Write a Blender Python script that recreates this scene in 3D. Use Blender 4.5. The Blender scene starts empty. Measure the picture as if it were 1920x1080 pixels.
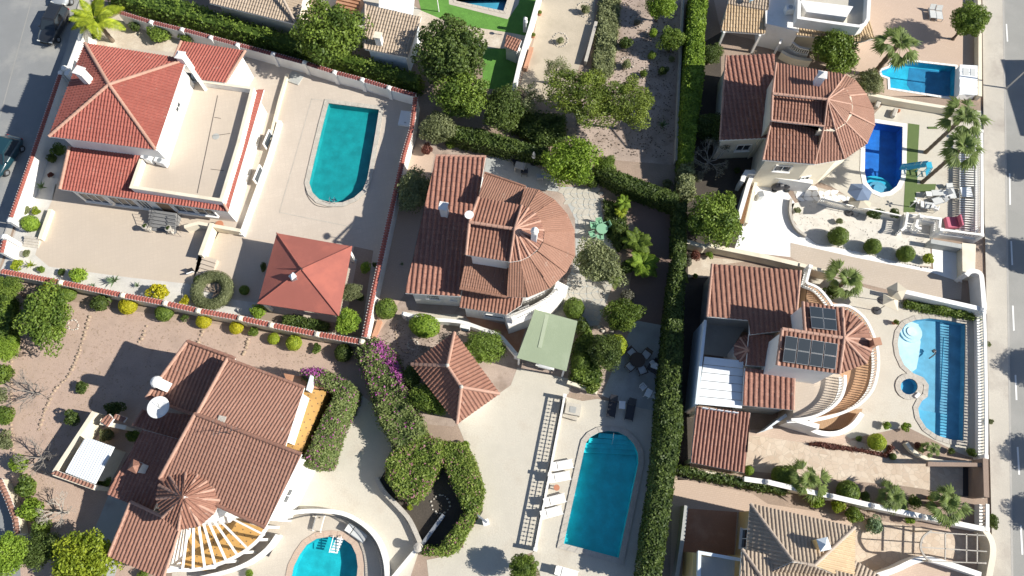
import bpy, math, random
import numpy as np
from mathutils import Vector, Matrix
from mathutils.geometry import tessellate_polygon

C = bpy.context.scene.collection
R = math.radians
rnd = random.Random(7)
npr = np.random.default_rng(11)

# ------------------------------------------------------------------ camera, sky, sun, exposure
CAM_H = 54.0; FPX = 1280.0; TILT = R(20)
cam = bpy.data.cameras.new('camera'); camo = bpy.data.objects.new('camera', cam); C.objects.link(camo)
camo.location = (0, 0, CAM_H); camo.rotation_euler = (TILT, 0, 0)
cam.sensor_width = 36; cam.lens = 36 * FPX / 1920; cam.clip_end = 2000; cam.clip_start = 0.5
bpy.context.scene.camera = camo
SUN_EL = R(34); SUN_AZ = R(-10)          # measured from +x, anticlockwise
sdir = Vector((math.cos(SUN_EL) * math.cos(SUN_AZ), math.cos(SUN_EL) * math.sin(SUN_AZ), math.sin(SUN_EL)))
sun = bpy.data.lights.new('sun', 'SUN'); sun.energy = 5.0; sun.angle = R(0.53); sun.color = (1.0, 0.955, 0.865)
suno = bpy.data.objects.new('sun', sun); C.objects.link(suno)
suno.location = (60, -10, 60); suno.rotation_euler = sdir.to_track_quat('Z', 'Y').to_euler()
world = bpy.data.worlds.new('World'); bpy.context.scene.world = world; world.use_nodes = True
wn = world.node_tree
for n in list(wn.nodes): wn.nodes.remove(n)
sky = wn.nodes.new('ShaderNodeTexSky'); sky.sky_type = 'NISHITA'; sky.sun_disc = False
sky.sun_elevation = SUN_EL; sky.sun_rotation = R(90) - SUN_AZ; sky.air_density = .75; sky.dust_density = .3
bg = wn.nodes.new('ShaderNodeBackground'); bg.inputs[1].default_value = 0.084
wo = wn.nodes.new('ShaderNodeOutputWorld')
wn.links.new(sky.outputs[0], bg.inputs[0]); wn.links.new(bg.outputs[0], wo.inputs[0])
vs = bpy.context.scene.view_settings
vs.view_transform = 'Standard'; vs.look = 'None'; vs.gamma = 1; vs.exposure = 0.66; vs.use_curve_mapping = False
bpy.context.scene.cycles.max_bounces = 6
bpy.context.scene.cycles.transparent_max_bounces = 8

# ------------------------------------------------------------------ survey helpers
ct, st = math.cos(TILT), math.sin(TILT)
def ray(px, py):
    u = px - 960; v = 540 - py
    return Vector((u, v * ct + FPX * st, v * st - FPX * ct))
def W(px, py, z=0.0):
    d = ray(px, py); s = (z - CAM_H) / d.z
    return Vector((d.x * s, d.y * s, z))
def PXM(px, py, z=0.0):            # pixels per metre there
    return FPX / (W(px, py, z) - Vector((0, 0, CAM_H))).dot(Vector((0, st, -ct)))
def onplane(px, py, p, n):
    d = ray(px, py); o = Vector((0, 0, CAM_H))
    return o + d * ((p - o).dot(n) / d.dot(n))

# ------------------------------------------------------------------ materials
M = {}
def newmat(name):
    m = bpy.data.materials.new(name); m.use_nodes = True
    nt = m.node_tree; b = nt.nodes['Principled BSDF']; M[name] = m
    return m, nt, b
def N(nt, t, **k):
    n = nt.nodes.new(t)
    for a, v in k.items():
        if a.startswith('i_'): n.inputs[a[2:].replace('_', ' ')].default_value = v
        else: setattr(n, a, v)
    return n
def rgba(c): return (c[0], c[1], c[2], 1)
def mixc(nt, fac, a, b, mode='MIX'):
    n = nt.nodes.new('ShaderNodeMix'); n.data_type = 'RGBA'; n.blend_type = mode
    for s, v in ((0, fac), (6, a), (7, b)):
        if isinstance(v, (int, float)): n.inputs[s].default_value = v
        elif isinstance(v, tuple): n.inputs[s].default_value = rgba(v)
        else: nt.links.new(v, n.inputs[s])
    return n.outputs[2]
def pos(nt, rot=0, scale=(1, 1, 1)):
    g = nt.nodes.new('ShaderNodeNewGeometry'); mp = nt.nodes.new('ShaderNodeMapping')
    mp.inputs['Rotation'].default_value = (0, 0, rot); mp.inputs['Scale'].default_value = scale
    nt.links.new(g.outputs['Position'], mp.inputs['Vector']); return mp.outputs[0]
def noise(nt, vec, scale, detail=4, rough=.6, lo=.35, hi=.65):
    n = N(nt, 'ShaderNodeTexNoise'); n.inputs['Scale'].default_value = scale
    n.inputs['Detail'].default_value = detail; n.inputs['Roughness'].default_value = rough
    nt.links.new(vec, n.inputs['Vector'])
    r = N(nt, 'ShaderNodeMapRange'); r.inputs[1].default_value = lo; r.inputs[2].default_value = hi
    nt.links.new(n.outputs[0], r.inputs[0]); return r.outputs[0]
def bump(nt, b, h, strength=.3, dist=.02):
    n = N(nt, 'ShaderNodeBump'); n.inputs['Strength'].default_value = strength; n.inputs['Distance'].default_value = dist
    nt.links.new(h, n.inputs['Height']); nt.links.new(n.outputs[0], b.inputs['Normal'])
def shade(c, k): return tuple(min(1, x * k) for x in c)

def surf(name, c, var=.18, s1=.35, s2=6, rough=.85, stain=None, bmp=.25, metal=0):
    """mottled plain surface: large stains, fine speckle"""
    m, nt, b = newmat(name); p = pos(nt)
    a = noise(nt, p, s1, 5, .62); f = noise(nt, p, s2, 3, .7)
    col = mixc(nt, a, shade(c, 1 - var), shade(c, 1 + var * .7))
    col = mixc(nt, f, shade(c, 1 - var * .9), col)
    if stain:
        s = noise(nt, p, stain[1], 6, .65, .5, .72); col = mixc(nt, s, col, stain[0])
    nt.links.new(col, b.inputs['Base Color']); b.inputs['Roughness'].default_value = rough; b.inputs['Metallic'].default_value = metal
    if bmp: bump(nt, b, f, bmp)
    return m
def paved(name, c1, c2, mortar, sx, sy, rot=0, rough=.8, ms=.02, off=.5, stain=.18):
    m, nt, b = newmat(name); p = pos(nt, rot)
    br = N(nt, 'ShaderNodeTexBrick'); br.offset = off
    br.inputs['Scale'].default_value = 1; br.inputs['Brick Width'].default_value = sx; br.inputs['Row Height'].default_value = sy
    br.inputs['Mortar Size'].default_value = ms; br.inputs['Color1'].default_value = rgba(c1); br.inputs['Color2'].default_value = rgba(c2)
    br.inputs['Mortar'].default_value = rgba(mortar); br.inputs['Mortar Smooth'].default_value = .2
    nt.links.new(p, br.inputs['Vector'])
    a = noise(nt, p, .5, 6, .65); col = mixc(nt, a, shade(c1, 1 - stain), br.outputs[0], 'MIX')
    col = mixc(nt, .55, br.outputs[0], col)
    f = noise(nt, p, 14, 2, .6); col = mixc(nt, f, shade(c1, .86), col)
    nt.links.new(col, b.inputs['Base Color']); b.inputs['Roughness'].default_value = rough
    bump(nt, b, br.outputs[1], -.25, .01)
    return m
def crazy(name, c1, c2, mortar, scale, ms=.04):
    m, nt, b = newmat(name); p = pos(nt)
    v = N(nt, 'ShaderNodeTexVoronoi'); v.inputs['Scale'].default_value = scale; nt.links.new(p, v.inputs['Vector'])
    e = N(nt, 'ShaderNodeTexVoronoi', feature='DISTANCE_TO_EDGE'); e.inputs['Scale'].default_value = scale; nt.links.new(p, e.inputs['Vector'])
    sp = N(nt, 'ShaderNodeSeparateColor'); nt.links.new(v.outputs['Color'], sp.inputs[0])
    col = mixc(nt, sp.outputs[0], c1, c2)
    r = N(nt, 'ShaderNodeMapRange'); r.inputs[1].default_value = ms * .4; r.inputs[2].default_value = ms; nt.links.new(e.outputs[0], r.inputs[0])
    col = mixc(nt, r.outputs[0], mortar, col)
    f = noise(nt, p, .6, 5, .6); col = mixc(nt, f, col, mixc(nt, .75, col, (.9, .85, .8), 'MULTIPLY'))
    nt.links.new(col, b.inputs['Base Color']); b.inputs['Roughness'].default_value = .85
    bump(nt, b, r.outputs[0], .4, .015)
    return m
def tilemat(name, c1, c2, c3, rough=.75):
    """fired clay: every tile takes its own tone from its place in the roof (UV = column, course)"""
    m, nt, b = newmat(name)
    uv = N(nt, 'ShaderNodeUVMap'); wnz = N(nt, 'ShaderNodeTexWhiteNoise', noise_dimensions='2D'); nt.links.new(uv.outputs[0], wnz.inputs['Vector'])
    p = pos(nt)
    big = noise(nt, p, .55, 6, .65); fine = noise(nt, p, 9, 3, .7)
    cr = N(nt, 'ShaderNodeValToRGB'); e = cr.color_ramp.elements
    e[0].position = 0; e[0].color = rgba(c2); e[1].position = 1; e[1].color = rgba(c3)
    x = e.new(.5); x.color = rgba(c1)
    nt.links.new(wnz.outputs[0], cr.inputs[0])
    col = mixc(nt, .55, cr.outputs[0], c1)
    col = mixc(nt, big, mixc(nt, .8, col, (.72, .68, .66), 'MULTIPLY'), col)
    col = mixc(nt, fine, shade(c2, .9), col)
    lich = noise(nt, p, 2.4, 6, .7, .6, .75); col = mixc(nt, mixc(nt, .5, lich, (0, 0, 0)), col, (.42, .36, .30))
    nt.links.new(col, b.inputs['Base Color']); b.inputs['Roughness'].default_value = rough
    bump(nt, b, fine, .2, .01)
    return m
def leafmat(name, dark, light, flower=None, trans=.28, scale=1.0):
    m, nt, b = newmat(name)
    uv = N(nt, 'ShaderNodeUVMap'); sp = N(nt, 'ShaderNodeSeparateXYZ'); nt.links.new(uv.outputs[0], sp.inputs[0])
    oi = N(nt, 'ShaderNodeObjectInfo')
    col = mixc(nt, sp.outputs[0], dark, light)
    hue = N(nt, 'ShaderNodeHueSaturation'); r = N(nt, 'ShaderNodeMapRange')
    r.inputs[3].default_value = .88; r.inputs[4].default_value = 1.14; nt.links.new(oi.outputs['Random'], r.inputs[0])
    nt.links.new(r.outputs[0], hue.inputs['Value']); nt.links.new(col, hue.inputs['Color']); col = hue.outputs[0]
    if flower: col = mixc(nt, sp.outputs[1], col, flower)
    nt.links.new(col, b.inputs['Base Color']); b.inputs['Roughness'].default_value = .55; b.inputs['Specular IOR Level'].default_value = .3
    tr = N(nt, 'ShaderNodeBsdfTranslucent'); nt.links.new(mixc(nt, .5, col, (light[0] * 1.3, light[1] * 1.3, light[2] * .6)), tr.inputs[0])
    mx = N(nt, 'ShaderNodeMixShader'); mx.inputs[0].default_value = trans
    nt.links.new(b.outputs[0], mx.inputs[1]); nt.links.new(tr.outputs[0], mx.inputs[2])
    nt.links.new(mx.outputs[0], nt.nodes['Material Output'].inputs[0])
    return m
def plain(name, c, rough=.5, metal=0, coat=0, var=.06):
    m = surf(name, c, var, 1.2, 20, rough, None, 0, metal)
    if coat: m.node_tree.nodes['Principled BSDF'].inputs['Coat Weight'].default_value = coat
    return m
def watermat(name, tint, rip=.12, sc=3.2):
    m, nt, b = newmat(name)
    nt.nodes.remove(b)
    t = N(nt, 'ShaderNodeBsdfTransparent'); t.inputs[0].default_value = rgba(tint)
    g = N(nt, 'ShaderNodeBsdfGlossy'); g.inputs['Roughness'].default_value = .06
    fr = N(nt, 'ShaderNodeLayerWeight')
    p = pos(nt); n1 = N(nt, 'ShaderNodeTexNoise'); n1.inputs['Scale'].default_value = sc; n1.inputs['Detail'].default_value = 3; n1.inputs['Distortion'].default_value = .8
    nt.links.new(p, n1.inputs['Vector'])
    bp = N(nt, 'ShaderNodeBump'); bp.inputs['Strength'].default_value = rip; bp.inputs['Distance'].default_value = .05
    nt.links.new(n1.outputs[0], bp.inputs['Height']); nt.links.new(bp.outputs[0], g.inputs['Normal']); nt.links.new(bp.outputs[0], fr.inputs['Normal'])
    pw = N(nt, 'ShaderNodeMath', operation='POWER'); pw.inputs[1].default_value = 5; nt.links.new(fr.outputs['Facing'], pw.inputs[0])
    fa = N(nt, 'ShaderNodeMath', operation='MULTIPLY_ADD'); fa.inputs[1].default_value = .9; fa.inputs[2].default_value = .02; nt.links.new(pw.outputs[0], fa.inputs[0])
    mx = N(nt, 'ShaderNodeMixShader'); nt.links.new(fa.outputs[0], mx.inputs[0]); nt.links.new(t.outputs[0], mx.inputs[1]); nt.links.new(g.outputs[0], mx.inputs[2])
    nt.links.new(mx.outputs[0], nt.nodes['Material Output'].inputs[0])
    return m
def poolmat(name, c, c2, tile=.12):
    """mosaic floor of small tiles"""
    m, nt, b = newmat(name); p = pos(nt, .2)
    br = N(nt, 'ShaderNodeTexBrick'); br.offset = 0; br.inputs['Scale'].default_value = 1
    br.inputs['Brick Width'].default_value = tile; br.inputs['Row Height'].default_value = tile; br.inputs['Mortar Size'].default_value = .008
    br.inputs['Color1'].default_value = rgba(c); br.inputs['Color2'].default_value = rgba(c2); br.inputs['Mortar'].default_value = rgba(shade(c, 1.2))
    nt.links.new(p, br.inputs['Vector'])
    a = noise(nt, p, 1.1, 5, .6); col = mixc(nt, a, shade(c, .8), br.outputs[0])
    w = N(nt, 'ShaderNodeTexVoronoi', feature='SMOOTH_F1'); w.inputs['Scale'].default_value = 2.2
    nt.links.new(col, b.inputs['Base Color']); b.inputs['Roughness'].default_value = .5
    return m

surf('soil', (.36, .27, .21), .25, .3, 9, .95, ((.24, .19, .14), .22))
surf('soil_red', (.50, .37, .295), .24, .45, 14, .95, ((.36, .26, .205), .45), .5)
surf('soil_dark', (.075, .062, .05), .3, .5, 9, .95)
surf('soil_pink', (.45, .355, .295), .28, .5, 14, .95, ((.24, .18, .14), .6), .5)
surf('asphalt', (.24, .245, .245), .12, .25, 18, .9, ((.36, .35, .32), .15))
surf('asphalt_light', (.30, .295, .275), .10, .25, 14, .9, ((.33, .32, .30), .2))
surf('pavement', (.50, .46, .395), .10, .4, 10, .9, ((.34, .30, .26), .3))
surf('kerb_stone', (.40, .38, .35), .1)
surf('concrete_cream', (.56, .52, .44), .14, .35, 9, .85, ((.44, .39, .32), .35))
surf('concrete_grey', (.42, .43, .41), .14, .4, 9, .9, ((.3, .29, .27), .35))
surf('white_gravel', (.60, .575, .53), .2, .8, 22, .95)
surf('grey_gravel', (.72, .675, .60), .22, .8, 16, .95, ((.46, .42, .36), .8))
surf('sand', (.56, .47, .37), .2, .4, 8, .95, ((.66, .6, .5), .5))
surf('sand_dry', (.50, .43, .33), .16, .4, 10, .95, ((.38, .33, .25), .5))
surf('white_paint', (.80, .785, .75), .04, .6, 6, .7, ((.66, .63, .58), .4), .1)
surf('cream_paint', (.74, .67, .53), .05, .6, 6, .7, ((.6, .52, .4), .5), .1)
surf('yellow_paint', (.72, .52, .22), .06, .6, 6, .7, ((.62, .5, .34), .5), .1)
surf('blue_white', (.66, .72, .76), .04, .6, 6, .7, None, .1)
surf('white_floor', (.80, .79, .77), .03, .5, 8, .6, ((.7, .68, .65), .3), .05)
surf('grass', (.12, .29, .045), .25, 1.2, 30, .95, None, .5)
surf('flag_stone', (.49, .455, .39), .14, 1.0, 8, .85, ((.46, .43, .37), 1.1))
surf('brown_wall', (.30, .215, .165), .12, .8, 10, .85)
surf('canopy_light', (.38, .43, .30), .05, .5, 12, .8)
surf('stone_shaded', (.20, .20, .20), .1)  # front steps: shade of the roof skirt put into the colour
surf('turf', (.11, .16, .05), .1, .8, 30, .95, None, .4)
surf('stone', (.42, .32, .23), .3, 1.5, 12, .9)
surf('stone_pale', (.5, .46, .4), .2, 1.5, 12, .9)
surf('bark', (.16, .12, .09), .3, 3, 14, .95)
surf('bark_grey', (.24, .215, .19), .25, 3, 14, .95)
surf('bark_pale', (.42, .38, .33), .25, 3, 14, .95)
surf('palm_bark', (.20, .15, .105), .35, 4, 16, .95)
surf('canopy_green', (.29, .345, .225), .05, .5, 12, .8, ((.34, .39, .27), .25))
surf('felt_red', (.33, .105, .08), .08, .6, 20, .85, ((.42, .13, .09), .3))
surf('terracotta', (.46, .24, .15), .15, 1, 10, .8)
surf('terracotta_floor', (.42, .21, .12), .12, .8, 10, .8, ((.5, .3, .19), .6))
surf('balcony_brown', (.46, .27, .15), .1, .8, 10, .8)
paved('deck_cream', (.54, .465, .39), (.58, .505, .425), (.47, .40, .335), .42, .42, R(-12), off=0, ms=.012)
paved('terrace_tile', (.56, .475, .385), (.53, .445, .36), (.46, .385, .31), .35, .35, R(-13), off=0, ms=.012)
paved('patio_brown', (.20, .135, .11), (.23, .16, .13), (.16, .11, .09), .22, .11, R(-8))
paved('patio_rose', (.53, .40, .31), (.57, .44, .345), (.44, .33, .26), .3, .15, R(-10))
paved('drive_beige', (.50, .42, .34), (.54, .46, .38), (.44, .36, .29), .3, .2, R(-11))
paved('brick_terrace', (.52, .38, .29), (.58, .44, .34), (.42, .31, .24), .3, .15, R(8))
paved('wood_deck', (.42, .27, .15), (.47, .31, .18), (.22, .14, .08), 1.6, .16, R(80), ms=.014)
paved('grass_paver', (.27, .27, .25), (.33, .33, .30), (.13, .14, .10), .3, .3, R(-14), ms=.06)
paved('pool_terrace', (.54, .48, .40), (.57, .51, .43), (.48, .42, .35), .4, .4, R(-12), off=0, ms=.012)
paved('brickwork', (.48, .33, .23), (.56, .40, .28), (.5, .42, .34), .3, .12, R(5))
crazy('crazy_pave', (.50, .40, .31), (.60, .51, .41), (.46, .39, .31), 2.4)
crazy('flag_white', (.66, .64, .60), (.72, .70, .66), (.5, .47, .42), 1.3)
crazy('flag_cream', (.55, .51, .44), (.64, .60, .52), (.36, .32, .27), 1.5)
def diamond():
    m, nt, b = newmat('ochre_tiles'); p = pos(nt, R(-24))
    br = N(nt, 'ShaderNodeTexBrick'); br.offset = 0; br.inputs['Scale'].default_value = 1
    br.inputs['Brick Width'].default_value = .45; br.inputs['Row Height'].default_value = .45; br.inputs['Mortar Size'].default_value = .01
    br.inputs['Color1'].default_value = rgba((.44, .25, .075)); br.inputs['Color2'].default_value = rgba((.50, .29, .09)); br.inputs['Mortar'].default_value = rgba((.42, .26, .1))
    nt.links.new(p, br.inputs['Vector'])
    sc = N(nt, 'ShaderNodeVectorMath', operation='MULTIPLY'); sc.inputs[1].default_value = (1 / .45,) * 3; nt.links.new(p, sc.inputs[0])
    ad = N(nt, 'ShaderNodeVectorMath', operation='ADD'); ad.inputs[1].default_value = (.5, .5, .5); nt.links.new(sc.outputs[0], ad.inputs[0])
    frc = N(nt, 'ShaderNodeVectorMath', operation='FRACTION'); nt.links.new(ad.outputs[0], frc.inputs[0])
    sx = N(nt, 'ShaderNodeSeparateXYZ'); nt.links.new(frc.outputs[0], sx.inputs[0])
    def ab(o):
        a = N(nt, 'ShaderNodeMath', operation='SUBTRACT'); a.inputs[1].default_value = .5; nt.links.new(o, a.inputs[0])
        c = N(nt, 'ShaderNodeMath', operation='ABSOLUTE'); nt.links.new(a.outputs[0], c.inputs[0]); return c.outputs[0]
    s = N(nt, 'ShaderNodeMath', operation='ADD'); nt.links.new(ab(sx.outputs[0]), s.inputs[0]); nt.links.new(ab(sx.outputs[1]), s.inputs[1])
    l = N(nt, 'ShaderNodeMath', operation='LESS_THAN'); l.inputs[1].default_value = .14; nt.links.new(s.outputs[0], l.inputs[0])
    col = mixc(nt, l.outputs[0], br.outputs[0], (.10, .06, .04))
    nt.links.new(col, b.inputs['Base Color']); b.inputs['Roughness'].default_value = .6
diamond()
tilemat('tile_red', (.38, .115, .085), (.31, .09, .068), (.45, .16, .12))
tilemat('tile_dark', (.22, .06, .055), (.17, .05, .045), (.28, .09, .08))
tilemat('tile_clay', (.33, .16, .105), (.24, .112, .078), (.43, .225, .155))
tilemat('tile_brown', (.31, .162, .11), (.265, .135, .09), (.355, .19, .132))
tilemat('tile_salmon', (.325, .165, .118), (.255, .13, .092), (.395, .215, .16))
tilemat('tile_pink', (.335, .178, .128), (.275, .142, .10), (.40, .225, .165))
tilemat('tile_old', (.36, .17, .12), (.24, .11, .08), (.5, .27, .19))
tilemat('tile_beige', (.47, .38, .29), (.38, .30, .22), (.58, .48, .37))
tilemat('tile_sand', (.56, .42, .26), (.47, .34, .2), (.64, .51, .34))
tilemat('ridge_pink', (.50, .30, .22), (.43, .25, .185), (.57, .36, .28))
tilemat('ridge_beige', (.50, .41, .33), (.42, .34, .27), (.58, .48, .39))
leafmat('leaf_mid', (.045, .085, .015), (.21, .29, .045))
leafmat('leaf_dark', (.030, .058, .014), (.135, .185, .04))
leafmat('leaf_bright', (.08, .15, .015), (.30, .42, .05))
leafmat('leaf_lime', (.12, .18, .015), (.42, .48, .04))
leafmat('leaf_yellow', (.22, .22, .01), (.60, .54, .03))
leafmat('leaf_olive', (.10, .115, .05), (.30, .33, .16))
leafmat('leaf_grey', (.10, .10, .08), (.30, .29, .23))
leafmat('leaf_pine', (.055, .09, .018), (.25, .31, .05))
leafmat('leaf_palm', (.06, .10, .025), (.26, .33, .09))
leafmat('leaf_bouga', (.07, .11, .03), (.25, .29, .10), (.42, .10, .34))
leafmat('leaf_flower', (.07, .12, .02), (.28, .35, .07), (.36, .16, .20))
leafmat('leaf_red', (.10, .03, .03), (.24, .10, .07))
leafmat('leaf_agave', (.06, .12, .06), (.22, .30, .16))
plain('glass_dark', (.03, .04, .05), .12); plain('white_plastic', (.80, .80, .78), .45); plain('black_plastic', (.03, .03, .035), .5)
plain('metal_grey', (.42, .44, .46), .4, .6); plain('metal_dark', (.06, .06, .065), .45, .5); plain('rubber', (.03, .03, .03), .8)
plain('cushion_grey', (.55, .56, .55), .9); plain('cloth_white', (.80, .79, .77), .95); plain('cyan_plastic', (.05, .42, .62), .35)
plain('pink_cloth', (.55, .14, .20), .9); plain('green_plastic', (.22, .42, .27), .5); plain('umbrella_blue', (.14, .19, .28), .9)
plain('umbrella_cream', (.55, .49, .38), .9); plain('car_black', (.02, .022, .025), .3, 0, 1); plain('car_blue', (.012, .045, .06), .3, 0, 1)
plain('car_silver', (.45, .48, .5), .3, .3, 1); plain('car_white', (.75, .75, .74), .3, 0, 1); plain('chrome', (.7, .7, .7), .2, 1)
plain('sheet_white', (.82, .85, .86), .5); plain('sheet_blue', (.42, .66, .78), .5); plain('light_clear', (.75, .75, .7), .15)
plain('light_red', (.4, .03, .03), .25); plain('wood', (.30, .19, .11), .8); plain('terracotta_pot', (.48, .2, .11), .8)
plain('paint_line', (.78, .77, .74), .8); plain('tin_white', (.74, .77, .79), .5); plain('brown_rattan', (.07, .05, .04), .8)
plain('solar_cell', (.035, .045, .055), .28, 0, .0); plain('solar_frame', (.6, .62, .63), .4, .5); plain('dark_trim', (.06, .055, .055), .6)
watermat('water', (.93, .99, 1.0)); watermat('water_deep', (.62, .90, .95)); watermat('water_rippled', (.78, .97, .97), .5, 3.0)
poolmat('pool_turquoise', (.006, .27, .29), (.008, .31, .32)); poolmat('pool_teal', (.012, .56, .62), (.015, .62, .68))
poolmat('pool_royal', (.006, .14, .52), (.009, .17, .57)); poolmat('pool_blue', (.10, .35, .52), (.11, .385, .56)); poolmat('pool_light', (.55, .75, .82), (.58, .78, .84))
poolmat('pool_mid', (.015, .20, .40), (.02, .24, .44)); poolmat('pool_cyan', (.015, .42, .50), (.02, .48, .55)); poolmat('pool_navy', (.06, .38, .58), (.07, .42, .62)); poolmat('pool_azure', (.015, .42, .62), (.02, .48, .68))

# ------------------------------------------------------------------ objects
ORG = {}
def props(o, label=None, cat=None, group=None, kind=None):
    if label: o['label'] = label
    if cat: o['category'] = cat
    if group: o['group'] = group
    if kind: o['kind'] = kind
    return o
def thing(name, label, cat, loc, group=None):
    o = bpy.data.objects.new(name, None); C.objects.link(o); o.location = loc; o.empty_display_size = .3
    ORG[o] = Vector(loc); return props(o, label, cat, group)
class MB:
    def __init__(s): s.v = []; s.f = []; s.uv = []
    def add(s, vs, fs, uv=None):
        n = len(s.v); s.v += [tuple(v) for v in vs]; s.f += [tuple(i + n for i in f) for f in fs]
        if uv is not None: s.uv += [uv] * len(fs)
        return s
    def prism(s, pts, z0, z1):
        """pts world xy, ccw; z0/z1 numbers or lists"""
        n = len(pts); a = [z0] * n if not isinstance(z0, (list, tuple)) else z0; b = [z1] * n if not isinstance(z1, (list, tuple)) else z1
        vs = [(p[0], p[1], a[i]) for i, p in enumerate(pts)] + [(p[0], p[1], b[i]) for i, p in enumerate(pts)]
        fs = [(i, (i + 1) % n, n + (i + 1) % n, n + i) for i in range(n)]
        tri = tessellate_polygon([[Vector((p[0], p[1], 0)) for p in pts]])
        for t in tri:
            ar = (pts[t[1]][0] - pts[t[0]][0]) * (pts[t[2]][1] - pts[t[0]][1]) - (pts[t[1]][1] - pts[t[0]][1]) * (pts[t[2]][0] - pts[t[0]][0])
            t = t if ar > 0 else t[::-1]
            fs.append(tuple(n + i for i in t)); fs.append(tuple(t[::-1]))
        return s.add(vs, fs)
    def box(s, c, sx, sy, sz, rz=0, rx=0, ry=0):
        m = Matrix.Rotation(rz, 3, 'Z') @ Matrix.Rotation(ry, 3, 'Y') @ Matrix.Rotation(rx, 3, 'X')
        vs = [Vector(c) + m @ Vector((x * sx / 2, y * sy / 2, z * sz / 2)) for z in (-1, 1) for x, y in ((-1, -1), (1, -1), (1, 1), (-1, 1))]
        return s.add(vs, [(3, 2, 1, 0), (4, 5, 6, 7), (0, 1, 5, 4), (1, 2, 6, 5), (2, 3, 7, 6), (3, 0, 4, 7)])
    def beam(s, a, b, w, h=None):
        """bar between two points, section w x h"""
        a = Vector(a); b = Vector(b); d = (b - a).normalized(); h = h or w
        sd = d.cross(Vector((0, 0, 1)))
        sd = Vector((1, 0, 0)) if sd.length < 1e-4 else sd.normalized()
        up = sd.cross(d)
        vs = [p + sd * x * w / 2 + up * y * h / 2 for p in (a, b) for x, y in ((-1, -1), (1, -1), (1, 1), (-1, 1))]
        return s.add(vs, [(0, 1, 2, 3), (7, 6, 5, 4), (0, 4, 5, 1), (1, 5, 6, 2), (2, 6, 7, 3), (3, 7, 4, 0)])
    def tube(s, pts, r, n=8, cap=True):
        pts = [Vector(p) for p in pts]; rs = r if isinstance(r, (list, tuple)) else [r] * len(pts)
        vs = []; k = len(pts)
        for i, p in enumerate(pts):
            d = (pts[min(i + 1, k - 1)] - pts[max(i - 1, 0)]).normalized()
            sd = d.cross(Vector((0, 0, 1))); sd = Vector((1, 0, 0)) if sd.length < 1e-3 else sd.normalized(); up = d.cross(sd)
            for j in range(n):
                a = 2 * math.pi * j / n; vs.append(p + (sd * math.cos(a) + up * math.sin(a)) * rs[i])
        fs = [(i * n + j, i * n + (j + 1) % n, (i + 1) * n + (j + 1) % n, (i + 1) * n + j) for i in range(k - 1) for j in range(n)]
        if cap: fs += [tuple(range(n))[::-1], tuple(range((k - 1) * n, k * n))]
        return s.add(vs, fs)
    def lathe(s, c, prof, n=20):
        """prof: (radius, z) from bottom to top"""
        c = Vector(c); vs = []
        for r, z in prof:
            for j in range(n):
                a = 2 * math.pi * j / n; vs.append(c + Vector((r * math.cos(a), r * math.sin(a), z)))
        k = len(prof)
        fs = [(i * n + j, i * n + (j + 1) % n, (i + 1) * n + (j + 1) % n, (i + 1) * n + j) for i in range(k - 1) for j in range(n)]
        fs += [tuple(range(n))[::-1], tuple(range((k - 1) * n, k * n))]
        return s.add(vs, fs)
    def build(s, name, mat, parent=None, smooth=False, kind=None, label=None, bevel=0):
        off = ORG.get(parent, Vector((0, 0, 0))) if parent else Vector((0, 0, 0))
        me = bpy.data.meshes.new(name)
        me.from_pydata([(v[0] - off.x, v[1] - off.y, v[2] - off.z) for v in s.v], [], s.f)
        if s.uv and len(s.uv) == len(s.f):
            l = me.uv_layers.new(name='UVMap'); d = []
            for f, u in zip(s.f, s.uv): d += list(u) * len(f)
            l.data.foreach_set('uv', d)
        me.materials.append(M[mat] if isinstance(mat, str) else mat)
        if smooth: me.polygons.foreach_set('use_smooth', [True] * len(me.polygons))
        o = bpy.data.objects.new(name, me); C.objects.link(o)
        if parent: o.parent = parent
        ORG[o] = off
        if bevel:
            b = o.modifiers.new('bevel', 'BEVEL'); b.width = bevel; b.segments = 2; b.limit_method = 'ANGLE'
        props(o, label, None, None, kind)
        return o
def copy_tree(o, parent=None):
    c = o.copy(); C.objects.link(c)
    if parent: c.parent = parent
    for ch in o.children: copy_tree(ch, c)
    return c
def place(proto, used, loc, rz=0, label=None, scale=1):
    o = proto if not used else copy_tree(proto)
    o.location = loc; o.rotation_euler = (0, 0, rz); o.scale = (scale,) * 3
    if label: o['label'] = label
    return o
def ccw(p):
    a = sum(p[i][0] * p[(i + 1) % len(p)][1] - p[(i + 1) % len(p)][0] * p[i][1] for i in range(len(p)))
    return p if a > 0 else p[::-1]
def offset(pts, d, closed=True):
    """mitred offset to the left of travel"""
    n = len(pts); out = []
    P = [Vector((p[0], p[1])) for p in pts]
    for i in range(n):
        if closed or 0 < i < n - 1:
            a = (P[i] - P[i - 1]).normalized(); b = (P[(i + 1) % n] - P[i]).normalized()
        elif i == 0: a = b = (P[1] - P[0]).normalized()
        else: a = b = (P[-1] - P[-2]).normalized()
        na = Vector((-a.y, a.x)); nb = Vector((-b.y, b.x)); m = na + nb
        m = na if m.length < 1e-4 else m.normalized(); k = max(.35, m.dot(na)); out.append(P[i] + m * d / k)
    return out
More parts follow.
